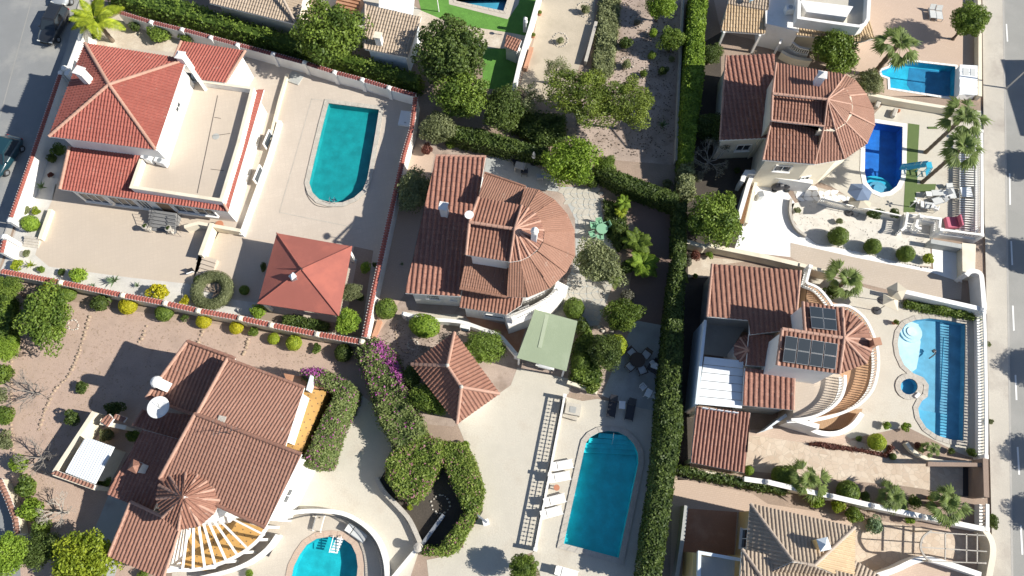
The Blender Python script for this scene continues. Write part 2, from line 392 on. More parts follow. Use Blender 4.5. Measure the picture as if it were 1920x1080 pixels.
def smooth_path(pts, n=4, closed=False):
    """Catmull-Rom through pixel points"""
    P = [tuple(p) for p in pts]; out = []; k = len(P)
    for i in range(k if closed else k - 1):
        p0 = P[i - 1] if closed or i > 0 else P[i]; p1 = P[i]; p2 = P[(i + 1) % k]; p3 = P[(i + 2) % k] if closed or i + 2 < k else P[(i + 1) % k]
        for j in range(n):
            t = j / n
            out.append(tuple(.5 * ((2 * p1[a]) + (-p0[a] + p2[a]) * t + (2 * p0[a] - 5 * p1[a] + 4 * p2[a] - p3[a]) * t * t + (-p0[a] + 3 * p1[a] - 3 * p2[a] + p3[a]) * t ** 3) for a in range(2)))
    if not closed: out.append(P[-1])
    return out
POOLS = []
def inside(p, poly):
    c = False; n = len(poly)
    for i in range(n):
        a, b = poly[i], poly[i - 1]
        if (a[1] > p[1]) != (b[1] > p[1]) and p[0] < (b[0] - a[0]) * (p[1] - a[1]) / (b[1] - a[1]) + a[0]: c = not c
    return c
def sheet(name, pts, z, mat, parent=None, kind=None, label=None):
    """flat sheet of world points, with holes wherever a pool lies in it"""
    pts = ccw([(p[0], p[1]) for p in pts])
    holes = [h for h in POOLS if inside(h[0], pts) and inside(h[len(h) // 2], pts)] if z < .3 else []
    loops = [[Vector((p[0], p[1], 0)) for p in pts]] + [[Vector((p[0], p[1], 0)) for p in h] for h in holes]
    flat = [v for l in loops for v in l]; fs = []
    for t in tessellate_polygon(loops):
        a, b, c = (flat[i] for i in t); ar = (b - a).cross(c - a).z
        if abs(ar) > 1e-7: fs.append(tuple(t) if ar > 0 else tuple(t[::-1]))
    m = MB(); m.add([(v.x, v.y, z) for v in flat], fs)
    return m.build(name, mat, parent, kind=kind, label=label)
def patch(name, px, lvl, mat, z=None):
    z = lvl * .004 if z is None else z
    return sheet(name, [W(x, y, z) for x, y in px], z, mat, kind='structure')

# ------------------------------------------------------------------ roofs
def clipspan(poly, u):
    vs_ = []
    n = len(poly)
    for i in range(n):
        a, b = poly[i], poly[(i + 1) % n]
        if (a[0] - u) * (b[0] - u) <= 0 and abs(a[0] - b[0]) > 1e-9:
            t = (u - a[0]) / (b[0] - a[0]); vs_.append(a[1] + t * (b[1] - a[1]))
    return (min(vs_), max(vs_)) if len(vs_) > 1 else None
def tile_field(P, mat, parent, w=.3, c=.4, A=.06, drop=.035):
    """rows of barrel tiles over a flat slope; P[0]->P[1] is the eave"""
    o = P[0]; U = (P[1] - P[0]).normalized(); Nn = (P[1] - P[0]).cross(P[2] - P[0]).normalized()
    if Nn.z < 0: Nn = -Nn
    V = Nn.cross(U); cen = sum(P, Vector()) / len(P)
    if (cen - o).dot(V) < 0: V = -V
    poly = [((p - o).dot(U), (p - o).dot(V)) for p in P]
    umin = min(p[0] for p in poly) + .01; umax = max(p[0] for p in poly) - .01
    fr = [0, .1, .3, .5, .6, .8]; hh = [0, .75, 1, .75, 0, -.15]
    us = []; k = 0
    while umin + k * w < umax:
        for f, h in zip(fr, hh):
            u = umin + (k + f) * w
            if u < umax: us.append((u, h, k))
        k += 1
    us.append((umax, 0, k))
    m = MB(); flip = U.cross(V).dot(Nn) < 0
    vs_, fs, uvs = m.v, m.f, m.uv
    for (ua, ha, ka), (ub, hb, kb) in zip(us, us[1:]):
        sa = clipspan(poly, ua); sb = clipspan(poly, ub)
        if not sa or not sb: continue
        lo = min(sa[0], sb[0]); hi = max(sa[1], sb[1]); r0 = math.floor(lo / c)
        for r in range(r0, math.floor(hi / c) + 1):
            v0 = r * c; v1 = v0 + c
            a0 = min(max(v0, sa[0]), sa[1]); a1 = min(max(v1, sa[0]), sa[1]); b0 = min(max(v0, sb[0]), sb[1]); b1 = min(max(v1, sb[0]), sb[1])
            if a1 - a0 < 1e-4 and b1 - b0 < 1e-4: continue
            jit = ((ka * 7919 + r * 104729) % 97) / 97 * .012
            def q(u, h, v, low=False):
                z = .03 + max(h, 0) * A + (0 if h >= 0 else h * A) + jit + drop * (1 - (v - v0) / c) - (drop + .01 if low else 0)
                p = o + U * u + V * v + Nn * z; return (p.x, p.y, p.z)
            n = len(vs_)
            vs_ += [q(ua, ha, a0), q(ub, hb, b0), q(ub, hb, b1), q(ua, ha, a1), q(ua, ha, a0, True), q(ub, hb, b0, True)]
            if flip: fs += [(n + 3, n + 2, n + 1, n), (n, n + 1, n + 5, n + 4)]
            else: fs += [(n, n + 1, n + 2, n + 3), (n + 4, n + 5, n + 1, n)]
            uvs += [(ka + .5, r + .5)] * 2
    return m.build('roof_tiles', mat, parent, kind='stuff')
def slope(parent, px, z=None, pitch=None, mat='tile_clay', w=.3, c=.4, A=.06, under='white_paint', thick=.14, name='roof_slope', tiles=True, drop=.035):
    """roof slope. px[0], px[1] is the eave. With pitch: plane rises from the eave; without: first three (x, y, z)"""
    if pitch is not None:
        a = W(px[0][0], px[0][1], z); b = W(px[1][0], px[1][1], z)
        cx = sum(p[0] for p in px) / len(px); cy = sum(p[1] for p in px) / len(px); cc = W(cx, cy, z)
        U = (b - a).normalized(); V = Vector((-U.y, U.x, 0))
        if (cc - a).dot(V) < 0: V = -V
        T = V * math.cos(R(pitch)) + Vector((0, 0, math.sin(R(pitch)))); nn = U.cross(T).normalized()
        if nn.z < 0: nn = -nn
        P = [a, b] + [onplane(p[0], p[1], a, nn) for p in px[2:]]
    else:
        a, b, c_ = (W(*p) if not isinstance(p, Vector) else p for p in px[:3]); nn = (b - a).cross(c_ - a).normalized()
        if nn.z < 0: nn = -nn
        P = [a, b, c_] + [p if isinstance(p, Vector) else onplane(p[0], p[1], a, nn) for p in px[3:]]
    ar = sum(P[i].x * P[(i + 1) % len(P)].y - P[(i + 1) % len(P)].x * P[i].y for i in range(len(P)))
    Q = P if ar > 0 else P[::-1]
    m = MB(); m.prism([(p.x, p.y) for p in Q], [p.z - thick for p in Q], [p.z for p in Q])
    s = m.build(name, under, parent)
    if tiles: tile_field(P, mat, s, w, c, A, drop)
    return P
def ridge(parent, a, b, mat='ridge_pink', r=.13, name='ridge_cap', step=.42, sides=6):
    """run of half-round ridge tiles, each lapping the next"""
    a = a if isinstance(a, Vector) else W(*a); b = b if isinstance(b, Vector) else W(*b)
    L = (b - a).length; n = max(1, round(L / step)); d = (b - a) / n; m = MB()
    sd = d.cross(Vector((0, 0, 1))).normalized(); up = sd.cross(d.normalized())
    for i in range(n):
        p0 = a + d * i; p1 = a + d * (i + 1.08); vs_ = []
        for p, k in ((p0, 1.0), (p1, .84)):
            for j in range(sides + 1):
                t = math.pi * (j / sides); vs_.append(p + sd * math.cos(t) * r * k + up * (math.sin(t) * r * k + .02) + Vector((0, 0, .02)))
        s = sides + 1
        fs = [(j, j + 1, s + j + 1, s + j) for j in range(sides)] + [tuple(range(s))[::-1], tuple(range(s, 2 * s))]
        m.add(vs_, fs, (i + .5, int(a.x * 3) + .5))
    return m.build(name, mat, parent, kind='stuff')
def hip_apex(px, py, cx, cy):
    """height at which the pixel ray passes nearest the vertical through (cx, cy)"""
    best = min((((W(px, py, z).x - cx) ** 2 + (W(px, py, z).y - cy) ** 2), z) for z in [i * .05 for i in range(40, 240)])
    return best[1]
def body(parent, px, z, inset=.4, z0=0, mat='white_paint', name='wall', drop=.16):
    """walls of a storey below the eaves px (x, y[, z]); returns world corners, ccw"""
    P = [W(p[0], p[1], p[2] if len(p) > 2 else z) for p in px]; P = ccw(P)
    Q = offset(P, inset); m = MB(); m.prism([(q.x, q.y) for q in Q], z0, [p.z - drop for p in P]); m.build(name, mat, parent)
    return [Vector((q.x, q.y, p.z)) for q, p in zip(Q, P)]
def wopen(parent, poly, px, py, zc, w, h, kind='window', frame='white_paint', pane='glass_dark', bars=1, grille=False):
    """window or door set in the nearest wall of poly"""
    t = W(px, py, zc); best = None; n = len(poly)
    for i in range(n):
        a, b = Vector((poly[i].x, poly[i].y)), Vector((poly[(i + 1) % n].x, poly[(i + 1) % n].y))
        d = b - a; L = d.length
        if L < w: continue
        s = max(w / 2, min(L - w / 2, (Vector((t.x, t.y)) - a).dot(d) / L)); q = a + d / L * s; e = (q - Vector((t.x, t.y))).length
        if best is None or e < best[0]: best = (e, q, d / L)
    if not best: return
    _, q, d = best; nr = Vector((d.y, -d.x)); rz = math.atan2(d.y, d.x)
    def at(u, o, z): p = q + d * u + nr * o; return (p.x, p.y, z)
    m = MB()
    for s in (-1, 1): m.box(at(s * (w / 2), .03, zc), .09, .10, h + .09, rz)
    for s in (-1, 1): m.box(at(0, .03, zc + s * h / 2), w - .09, .098, .09, rz)
    for k in range(bars): m.box(at((k + 1) * w / (bars + 1) - w / 2, .03, zc), .06, .07, h - .09, rz)
    f = m.build(kind, frame, parent)
    MB().box(at(0, .012, zc), w - .09, .03, h - .09, rz).build('pane' if kind == 'window' else 'leaf', pane, f)
    if kind == 'window': MB().box(at(0, .10, zc - h / 2 - .07), w + .2, .2, .05, rz).build('sill', frame, f)
    if grille:
        g = MB()
        for k in range(int(w / .14)): g.box(at(-w / 2 + .1 + k * .14, .13, zc), .025, .025, h, rz)
        g.box(at(0, .13, zc + h * .3), w, .02, .03, rz); g.box(at(0, .13, zc - h * .3), w, .02, .03, rz); g.build('grille', 'metal_dark', f)
def chimney(parent, base_px, zb, zt, s=.6, mat='white_paint', cap='tile_clay', rz=-.2, kind='hat'):
    p = W(base_px[0], base_px[1], zb); m = MB()
    m.box((p.x, p.y, (zb - .5 + zt - .35) / 2), s, s, zt - .35 - zb + .5, rz); c = m.build('chimney', mat, parent)
    g = MB(); dx = Matrix.Rotation(rz, 3, 'Z')
    for x in (-1, 1):
        for y in (-1, 1):
            q = dx @ Vector((x * (s / 2 - .07), y * (s / 2 - .07), 0)); g.box((p.x + q.x, p.y + q.y, zt - .25), .12, .12, .2, rz)
    g.build('vent_post', mat, c)
    t = MB(); h = s / 2 + .09
    if kind == 'hat':
        vs_ = [Vector((x * h, y * h, 0)) for x, y in ((-1, -1), (1, -1), (1, 1), (-1, 1))] + [Vector((0, 0, .3))]
        vs_ = [dx @ v + Vector((p.x, p.y, zt - .15)) for v in vs_]; t.add(vs_, [(3, 2, 1, 0), (0, 1, 4), (1, 2, 4), (2, 3, 4), (3, 0, 4)])
    elif kind == 'flat': t.box((p.x, p.y, zt - .11), s + .16, s + .16, .08, rz)
    elif kind == 'dome': t.lathe((p.x, p.y, zt - .15), [(h, 0), (h * .95, .12), (h * .7, .3), (h * .3, .42), (.03, .46)], 14)
    t.build('chimney_cap', cap, c)
    return c
def wall(label, px, zt, th=.2, mat='white_paint', cop='flat', copmat=None, posts=(), name='boundary_wall', postmat=None, group=None, z0=0, closed=False, parent=None, cat='wall'):
    """masonry wall along pixels of its top; coping flat or tiled; posts at the given points"""
    P = [W(x, y, zt) for x, y in px]
    t = parent if parent else thing(name, label, cat, (P[0].x, P[0].y, z0), group)
    def strip(w, a, b, nm, mt, kind=None, par=t):
        l = offset(P, w / 2, closed); r = offset(P, -w / 2, closed); n = len(P); m = MB()
        for i in range(n if closed else n - 1):
            j = (i + 1) % n
            q = [r[i], r[j], l[j], l[i]]; ar = sum(q[k].x * q[(k + 1) % 4].y - q[(k + 1) % 4].x * q[k].y for k in range(4))
            q = q if ar > 0 else q[::-1]
            m.prism(q, a, b)
        return m.build(nm, mt, par, kind=kind)
    wb = strip(th, z0, zt - .06, 'wall_body' if not parent else name, mat)
    if cop == 'flat': strip(th + .08, zt - .06, zt, 'coping', copmat or mat, par=wb if parent else t)
    if cop == 'tiles':
        m = MB()
        for i in range(len(P) - 1):
            a, b = P[i], P[i + 1]; L = (b - a).length; n = max(1, int(L / .24)); d = (b - a) / n; u = d.normalized(); sd = Vector((-u.y, u.x, 0))
            for k in range(n):
                c0 = a + d * k
                for s in (-1, 1):
                    vs_ = []
                    for o_, zz in ((.0, .06), (.22, -.05)):
                        for f, h in ((.0, 0), (.22, .05), (.5, .065), (.78, .05), (.97, 0)):
                            p = c0 + d * f + sd * s * o_; vs_.append((p.x, p.y, zt + zz + h - .02))
                    fs = [(j, j + 1, 6 + j, 5 + j) if s < 0 else (5 + j, 6 + j, j + 1, j) for j in range(4)]
                    m.add(vs_, [f[::-1] for f in fs], (k + .5, i + s + .5))
        m.build('coping_tiles', copmat or 'tile_red', t, kind='stuff')
        strip(th + .16, zt - .06, zt - .035, 'coping_bed', 'white_paint')
    for (x, y) in posts:
        p = W(x, y, zt + .12); g = MB().box((p.x, p.y, (zt + .12 + z0) / 2), th + .08, th + .08, zt + .12 - z0, math.atan2(P[1].y - P[0].y, P[1].x - P[0].x)).build('post', postmat or mat, t)
        MB().lathe((p.x, p.y, zt + .12), [(th * .75, 0), (th * .7, .05), (th * .2, .13), (.02, .15)], 8).build('post_cap', postmat or mat, g)
    return t
def balustrade(label, px, zt, h=.85, base=.0, zbase=None, mat='white_paint', sp=.2, parent=None, group=None, posts=(), pw=.2, name='balustrade', slim=.055):
    """px at the top of the rail; turned balusters between a plinth and a handrail"""
    P = [W(x, y, zt) for x, y in px]; z0 = zt - h if zbase is None else zbase
    t = thing(name, label, 'balustrade', (P[0].x, P[0].y, z0), group) if parent is None else None
    def strip(w, a, b, nm, par):
        l = offset(P, w / 2, False); r = offset(P, -w / 2, False); m = MB()
        for i in range(len(P) - 1):
            q = [r[i], r[i + 1], l[i + 1], l[i]]; ar = sum(q[k].x * q[(k + 1) % 4].y - q[(k + 1) % 4].x * q[k].y for k in range(4))
            m.prism(q if ar > 0 else q[::-1], a, b)
        return m.build(nm, mat, par)
    zl = zt - h + base
    if parent is None:
        strip(pw, zt - .1, zt, 'handrail', t); strip(pw, z0, zl + .08, 'plinth', t); root = t
    else:
        root = strip(pw, zt - .1, zt, name, parent); strip(pw, z0, zl + .08, 'plinth', root)
    m = MB(); acc = sp / 2
    for i in range(len(P) - 1):
        a, b = P[i], P[i + 1]; L = (b - a).length
        while acc < L:
            p = a + (b - a) * acc / L; m.lathe((p.x, p.y, zl + .08), [(slim * .8, 0), (slim * 1.25, (zt - .18 - zl) * .3), (slim * .6, (zt - .18 - zl) * .7), (slim, zt - .18 - zl)], 6); acc += sp
        acc -= L
    m.build('balusters', mat, root, kind='stuff')
    for (x, y) in posts:
        p = W(x, y, zt + .1); MB().box((p.x, p.y, (z0 + zt + .1) / 2), .32, .32, zt + .1 - z0, math.atan2(P[1].y - P[0].y, P[1].x - P[0].x)).build('pillar', mat, root, bevel=.02)
    return root
def stairs(label, a, b, c, n, z0, z1, mat='terracotta_floor', name='steps', parent=None, cat='steps'):
    """a-b front edge of the lowest step, c a point on the top edge (pixels); every step a piece"""
    A, B = W(a[0], a[1], z0), W(b[0], b[1], z0); U = (B - A).normalized(); V = Vector((-U.y, U.x, 0)); Cc = W(c[0], c[1], z1)
    run = (Cc - A).dot(V)
    if run < 0: V = -V; run = -run
    t = thing(name, label, cat, A) if parent is None else MB().prism(ccw([A, B, B + V * run, A + V * run]), -.02, z0 + .01).build(name, mat, parent)
    for i in range(n):
        p = [A + V * run * i / n, B + V * run * i / n, B + V * run * (i + 1) / n, A + V * run * (i + 1) / n]
        MB().prism(ccw(p), z0 - .02, z0 + (z1 - z0) * (i + 1) / n).build('step', mat, t)
    return t
def slab(parent, px, z0, z1, mat, name, label=None):
    P = ccw([W(x, y, z1) for x, y in px]); return MB().prism(P, z0, z1).build(name, mat, parent, label=label)

# ------------------------------------------------------------------ pools
def add_pool(px, grow=0): 
    p = ccw([W(x, y, 0) for x, y in px]); p = [(q.x, q.y) for q in p]; POOLS.append(p); return p
def ringmesh(inner, w, z0, z1):
    out = offset(inner, -w); m = MB(); n = len(inner)
    for i in range(n):
        j = (i + 1) % n; q = [out[i], out[j], Vector(inner[j][:2]), Vector(inner[i][:2])]
        m.prism(ccw([tuple(v[:2]) for v in q]), z0, z1)
    return m
def pool(label, poly, floor, depth=1.0, cop='stone_pale', cw=.35, water='water', wall_m=None, ch=.05, pieces=True, deep=None):
    t = thing('swimming_pool', label, 'swimming pool', (poly[0][0], poly[0][1], 0))
    n = len(poly); m = MB()
    vs_ = [(p[0], p[1], .02) for p in poly] + [(p[0], p[1], -depth) for p in poly]
    m.add(vs_, [(j, i, n + i, n + j) for i in range(n) for j in [(i + 1) % n]]); m.build('basin_wall', wall_m or floor, t)
    loops = [Vector((p[0], p[1], 0)) for p in poly]; tri = tessellate_polygon([loops])
    f = []
    for a in tri:
        ar = (loops[a[1]] - loops[a[0]]).cross(loops[a[2]] - loops[a[0]]).z; f.append(tuple(a) if ar > 0 else tuple(a[::-1]))
    MB().add([(p[0], p[1], -depth) for p in poly], f).build('basin_floor', floor, t)
    if deep:
        MB().add([(p[0], p[1], -depth + .01) for p in deep[0]], [tuple(range(len(deep[0])))]).build('deep_floor', deep[1], t)
    MB().add([(p[0], p[1], -.10) for p in poly], f).build('water', water, t)
    out = offset(poly, -cw)
    # coping stones, laid one by one
    per = [(Vector(poly[(i + 1) % n]) - Vector(poly[i])).length for i in range(n)]; stones = []
    for i in range(n):
        j = (i + 1) % n; k = max(1, round(per[i] / .55)); a, b = Vector(poly[i]), Vector(poly[j]); c, d = out[i], out[j]
        for s in range(k):
            f0, f1 = s / k + .012, (s + 1) / k - .012
            q = [c.lerp(d, f0), c.lerp(d, f1), a.lerp(b, f1), a.lerp(b, f0)]
            stones.append(MB().prism(ccw([tuple(v) for v in q]), -.03, ch + rnd.uniform(-.004, .004)))
    bed = MB()
    for i in range(n):
        j = (i + 1) % n; bed.prism(ccw([tuple(v) for v in (out[i], out[j], Vector(poly[j]), Vector(poly[i]))]), -.06, ch - .015)
    cb = bed.build('coping', cop, t)
    for s in stones: s.build('coping_stone', cop, cb)
    return t

# ------------------------------------------------------------------ foliage
def quads_mesh(name, P, T, B, size, tone, flow, extra=None):
    n = len(P); s = size[:, None]
    v = np.empty((n, 4, 3)); v[:, 0] = P - T * s; v[:, 1] = P - B * s * .55; v[:, 2] = P + T * s; v[:, 3] = P + B * s * .55
    v = v.reshape(-1, 3); nv = len(v); nf = n
    ev, ef = extra if extra else (np.zeros((0, 3)), [])
    me = bpy.data.meshes.new(name)
    co = np.concatenate([v, ev]) if len(ev) else v
    me.vertices.add(len(co)); me.vertices.foreach_set('co', co.ravel())
    loops = np.arange(nv); tot = nf + len(ef)
    el = [i + nv for f in ef for i in f]
    me.loops.add(nv + len(el)); me.loops.foreach_set('vertex_index', np.concatenate([loops, np.array(el, dtype=int)]) if el else loops)
    st_ = list(range(0, nv, 4)); k = nv
    for f in ef: st_.append(k); k += len(f)
    me.polygons.add(tot); me.polygons.foreach_set('loop_start', st_)
    try: me.polygons.foreach_set('loop_total', [4] * nf + [len(f) for f in ef])
    except Exception: pass
    uv = me.uv_layers.new(name='UVMap'); u = np.zeros((len(me.loops), 2)); u[:nv, 0] = np.repeat(tone, 4); u[:nv, 1] = np.repeat(flow, 4); u[nv:, 0] = .15
    uv.data.foreach_set('uv', u.ravel()); me.update(calc_edges=True)
    return me
def unit(a): return a / np.maximum(np.linalg.norm(a, axis=1, keepdims=True), 1e-9)
def leafdirs(nrm, spread, rg):
    n = len(nrm); nr = unit(nrm + rg.normal(0, spread, (n, 3))); a = unit(np.cross(nr, rg.normal(0, 1, (n, 3)))); b = np.cross(nr, a); return a, b
def ico(sub, r=1.0):
    t = (1 + 5 ** .5) / 2; v = [(-1, t, 0), (1, t, 0), (-1, -t, 0), (1, -t, 0), (0, -1, t), (0, 1, t), (0, -1, -t), (0, 1, -t), (t, 0, -1), (t, 0, 1), (-t, 0, -1), (-t, 0, 1)]
    v = [Vector(x).normalized() for x in v]
    f = [(0, 11, 5), (0, 5, 1), (0, 1, 7), (0, 7, 10), (0, 10, 11), (1, 5, 9), (5, 11, 4), (11, 10, 2), (10, 7, 6), (7, 1, 8), (3, 9, 4), (3, 4, 2), (3, 2, 6), (3, 6, 8), (3, 8, 9), (4, 9, 5), (2, 4, 11), (6, 2, 10), (8, 6, 7), (9, 8, 1)]
    for _ in range(sub):
        mid = {}; nf = []
        def md(a, b):
            k = (min(a, b), max(a, b))
            if k not in mid: mid[k] = len(v); v.append(((v[a] + v[b]) / 2).normalized())
            return mid[k]
        for a, b, c in f:
            x, y, z = md(a, b), md(b, c), md(c, a); nf += [(a, x, z), (b, y, x), (c, z, y), (x, y, z)]
        f = nf
    return np.array([tuple(x * r) for x in v]), f
CROWN = {}
def crown_mesh(kind, seed):
    """unit crowns, radius 1, centre at the origin"""
    key = (kind, seed)
    if key in CROWN: return CROWN[key]
    rg = np.random.default_rng(seed * 31 + len(kind)); spec = {
        # leaves, leaf size, lobes, lobe radius, surface noise, core, spread, flat
        'ball': (2600, .075, 1, 1, .05, .86, .35, 1), 'shrub': (2200, .10, 9, .52, .12, .45, .7, .9), 'tree': (9500, .056, 26, .40, .26, .0, .8, .85),
        'dense': (13000, .044, 60, .27, .15, .62, .7, .9), 'pine': (12000, .040, 40, .30, .22, .0, .9, .8), 'sparse': (2600, .05, 22, .34, .3, 0, .9, .8), 'flat': (1500, .12, 7, .5, .2, .3, .8, .5)}[kind]
    n, ls, L, lr, nz, core, spread, flat = spec
    if L == 1:
        d = unit(rg.normal(0, 1, (n, 3))); ph = rg.uniform(0, 6, 3)
        wob = 1 + .04 * np.sin(d[:, 0] * 5 + ph[0]) * np.cos(d[:, 1] * 6 + ph[1]); P = d * (wob + rg.normal(0, nz * .5, n))[:, None]; nr = d; tone = .25 + .6 * rg.random(n)
    else:
        g = math.pi * (3 - 5 ** .5); i = np.arange(L); zz = 1 - 2 * (i + .5) / L; rr = np.sqrt(1 - zz * zz)
        lc = np.stack([np.cos(g * i) * rr, np.sin(g * i) * rr, zz], 1) * (rg.uniform(.35, 1.0, L)[:, None]) * (1 - lr * .75)
        if L > 12: lc = np.stack([np.cos(g * i) * rr, np.sin(g * i) * rr, zz], 1) * (rg.uniform(.68, 1.05, L)[:, None]) * (1 - lr * .6)
        lc += rg.normal(0, .06, lc.shape); lsz = lr * rg.uniform(.65, 1.2, L); k = rg.integers(0, L, n)
        d = unit(rg.normal(0, 1, (n, 3))); rad = lsz[k] * (1 - np.abs(rg.normal(0, nz, n)) * 1.2); P = lc[k] + d * rad[:, None]; nr = unit(d + P * .6)
        lt = rg.uniform(.0, 1., L); tone = np.clip(lt[k] * .6 + .5 * rg.random(n) - .05, 0, 1)
        if kind in ('tree', 'pine', 'sparse'):
            az_ = np.arctan2(P[:, 1], P[:, 0]); ph = rg.uniform(0, 6, 3); P[:, :2] *= (1.04 + .13 * np.sin(2 * az_ + ph[0]) + .09 * np.sin(3 * az_ + ph[1]) + .06 * np.sin(5 * az_ + ph[2]))[:, None]
    P[:, 2] *= flat
    a, b = leafdirs(nr, spread, rg); size = ls * rg.uniform(.6, 1.3, n)
    fl = (rg.random(n) < .0).astype(float)
    ex = None
    if core > 0:
        cv, cf = ico(2, core); cv = cv * (1 + rg.normal(0, .05, (len(cv), 1))); cv[:, 2] *= flat; ex = (cv, cf)
    me = quads_mesh('crown', P, a, b, size, tone, fl, ex); CROWN[key] = me; return me
MATMESH = {}
def crown_obj(name, kind, seed, mat, loc, r, rz, parent=None, sz=1.0, ax=1.0):
    key = (kind, seed, mat)
    if key not in MATMESH:
        me = crown_mesh(kind, seed).copy(); me.materials.clear(); me.materials.append(M[mat]); MATMESH[key] = me
    o = bpy.data.objects.new(name, MATMESH[key]); C.objects.link(o); off = ORG.get(parent, Vector()) if parent else Vector()
    o.location = Vector(loc) - off; o.scale = (r * ax, r / ax ** .5, r * sz); o.rotation_euler = (0, 0, rz)
    if parent: o.parent = parent
    return o
SEED = [0]
def bush(label, px, py, rpx, kind='ball', mat='leaf_mid', h=None, sz=1.0, ax=1.0, rz=None, group=None, name='shrub', cat='shrub'):
    """shrub whose crown centre shows at the pixel; rpx = radius in photo pixels"""
    SEED[0] += 1; r = rpx / PXM(px, py, .6); h = h if h is not None else r * sz * .9
    p = W(px, py, h); o = crown_obj(name, kind, SEED[0] % 3, mat, p, r * .93, rnd.uniform(0, 6) if rz is None else rz, None, sz, ax)
    return props(o, label, cat, group)
def trunk_mesh(r0, h, limbs, spread, mat, parent, loc, seed=0, lean=(0, 0)):
    rg = random.Random(seed); m = MB(); x, y = loc
    top = Vector((x + lean[0], y + lean[1], h))
    m.tube([(x, y, 0), (x + lean[0] * .4 + rg.uniform(-.08, .08), y + lean[1] * .4 + rg.uniform(-.08, .08), h * .5), top], [r0 * 1.25, r0, r0 * .75], 8)
    for i in range(limbs):
        a = 2 * math.pi * i / limbs + rg.uniform(-.4, .4); e = top + Vector((math.cos(a) * spread * rg.uniform(.6, 1), math.sin(a) * spread * rg.uniform(.6, 1), spread * rg.uniform(.5, 1)))
        mid = top.lerp(e, .5) + Vector((0, 0, spread * .12)); m.tube([top - Vector((0, 0, .2)), mid, e], [r0 * .6, r0 * .4, r0 * .12], 6)
        for j in range(2):
            b = a + rg.uniform(-.9, .9); e2 = mid + Vector((math.cos(b) * spread * .5, math.sin(b) * spread * .5, spread * rg.uniform(.2, .6))); m.tube([mid, e2], [r0 * .3, r0 * .08], 5)
    return m.build('trunk', mat, parent)
def tree(label, px, py, rpx, zc, kind='tree', mat='leaf_mid', sz=.85, ax=1.0, rz=None, trunk=.16, bark='bark', group=None, limbs=5, name='tree', cat='tree', xy=None):
    SEED[0] += 1; p = W(px, py, zc) if xy is None else Vector((xy[0], xy[1], zc)); r = rpx / PXM(px, py, zc) if xy is None else rpx
    t = thing(name, label, cat, (p.x, p.y, 0), group); hz = max(.6, zc - r * sz * .55)
    trunk_mesh(trunk, hz, limbs, r * .62, bark, t, (p.x, p.y), SEED[0])
    crown_obj('crown', kind, SEED[0] % 3, mat, p, r * .95, rnd.uniform(0, 6) if rz is None else rz, t, sz, ax)
    return t
def bare_tree(label, px, py, rpx, zc, mat='bark_pale', seed=1, name='bare_tree', group=None, tufts=None):
    p = W(px, py, zc * .5); r = rpx / PXM(px, py, zc); t = thing(name, label, 'tree', (p.x, p.y, 0), group); rg = random.Random(seed); m = MB(); tips = []
    def grow(a, d, L, rad, k):
        b = a + d * L; m.tube([a, a.lerp(b, .5) + Vector((rg.uniform(-.05, .05), rg.uniform(-.05, .05), .03)) * L, b], [rad, rad * .8, rad * .6], 5 if k > 1 else 4, k > 2)
        if k == 0: tips.append(b); return
        for i in range(rg.choice((2, 3, 3))):
            dd = (d + Vector((rg.uniform(-1, 1), rg.uniform(-1, 1), rg.uniform(-.35, .6))) * .75).normalized(); grow(b, dd, L * rg.uniform(.6, .85), rad * .62, k - 1)
    for i in range(6):
        a = i * 1.047 + rg.uniform(-.3, .3); grow(Vector((p.x, p.y, zc * .35)), Vector((math.cos(a), math.sin(a), .7)).normalized(), r * .42, .055, 4)
    m.tube([(p.x, p.y, 0), (p.x, p.y, zc * .4)], [.12, .09], 7); m.build('branches', mat, t)
    if tufts:
        P = np.array([tuple(v) for v in tips for _ in range(5)]); n = len(P); P = P + npr.normal(0, .09, P.shape); a, b = leafdirs(npr.normal(0, 1, (n, 3)), 1, npr)
        off = ORG[t]; me = quads_mesh('leaves', P - np.array(tuple(off)), a, b, npr.uniform(.04, .08, n), npr.random(n), np.zeros(n)); me.materials.append(M[tufts])
        o = bpy.data.objects.new('leaves', me); C.objects.link(o); o.parent = t; o['kind'] = 'stuff'
    return t
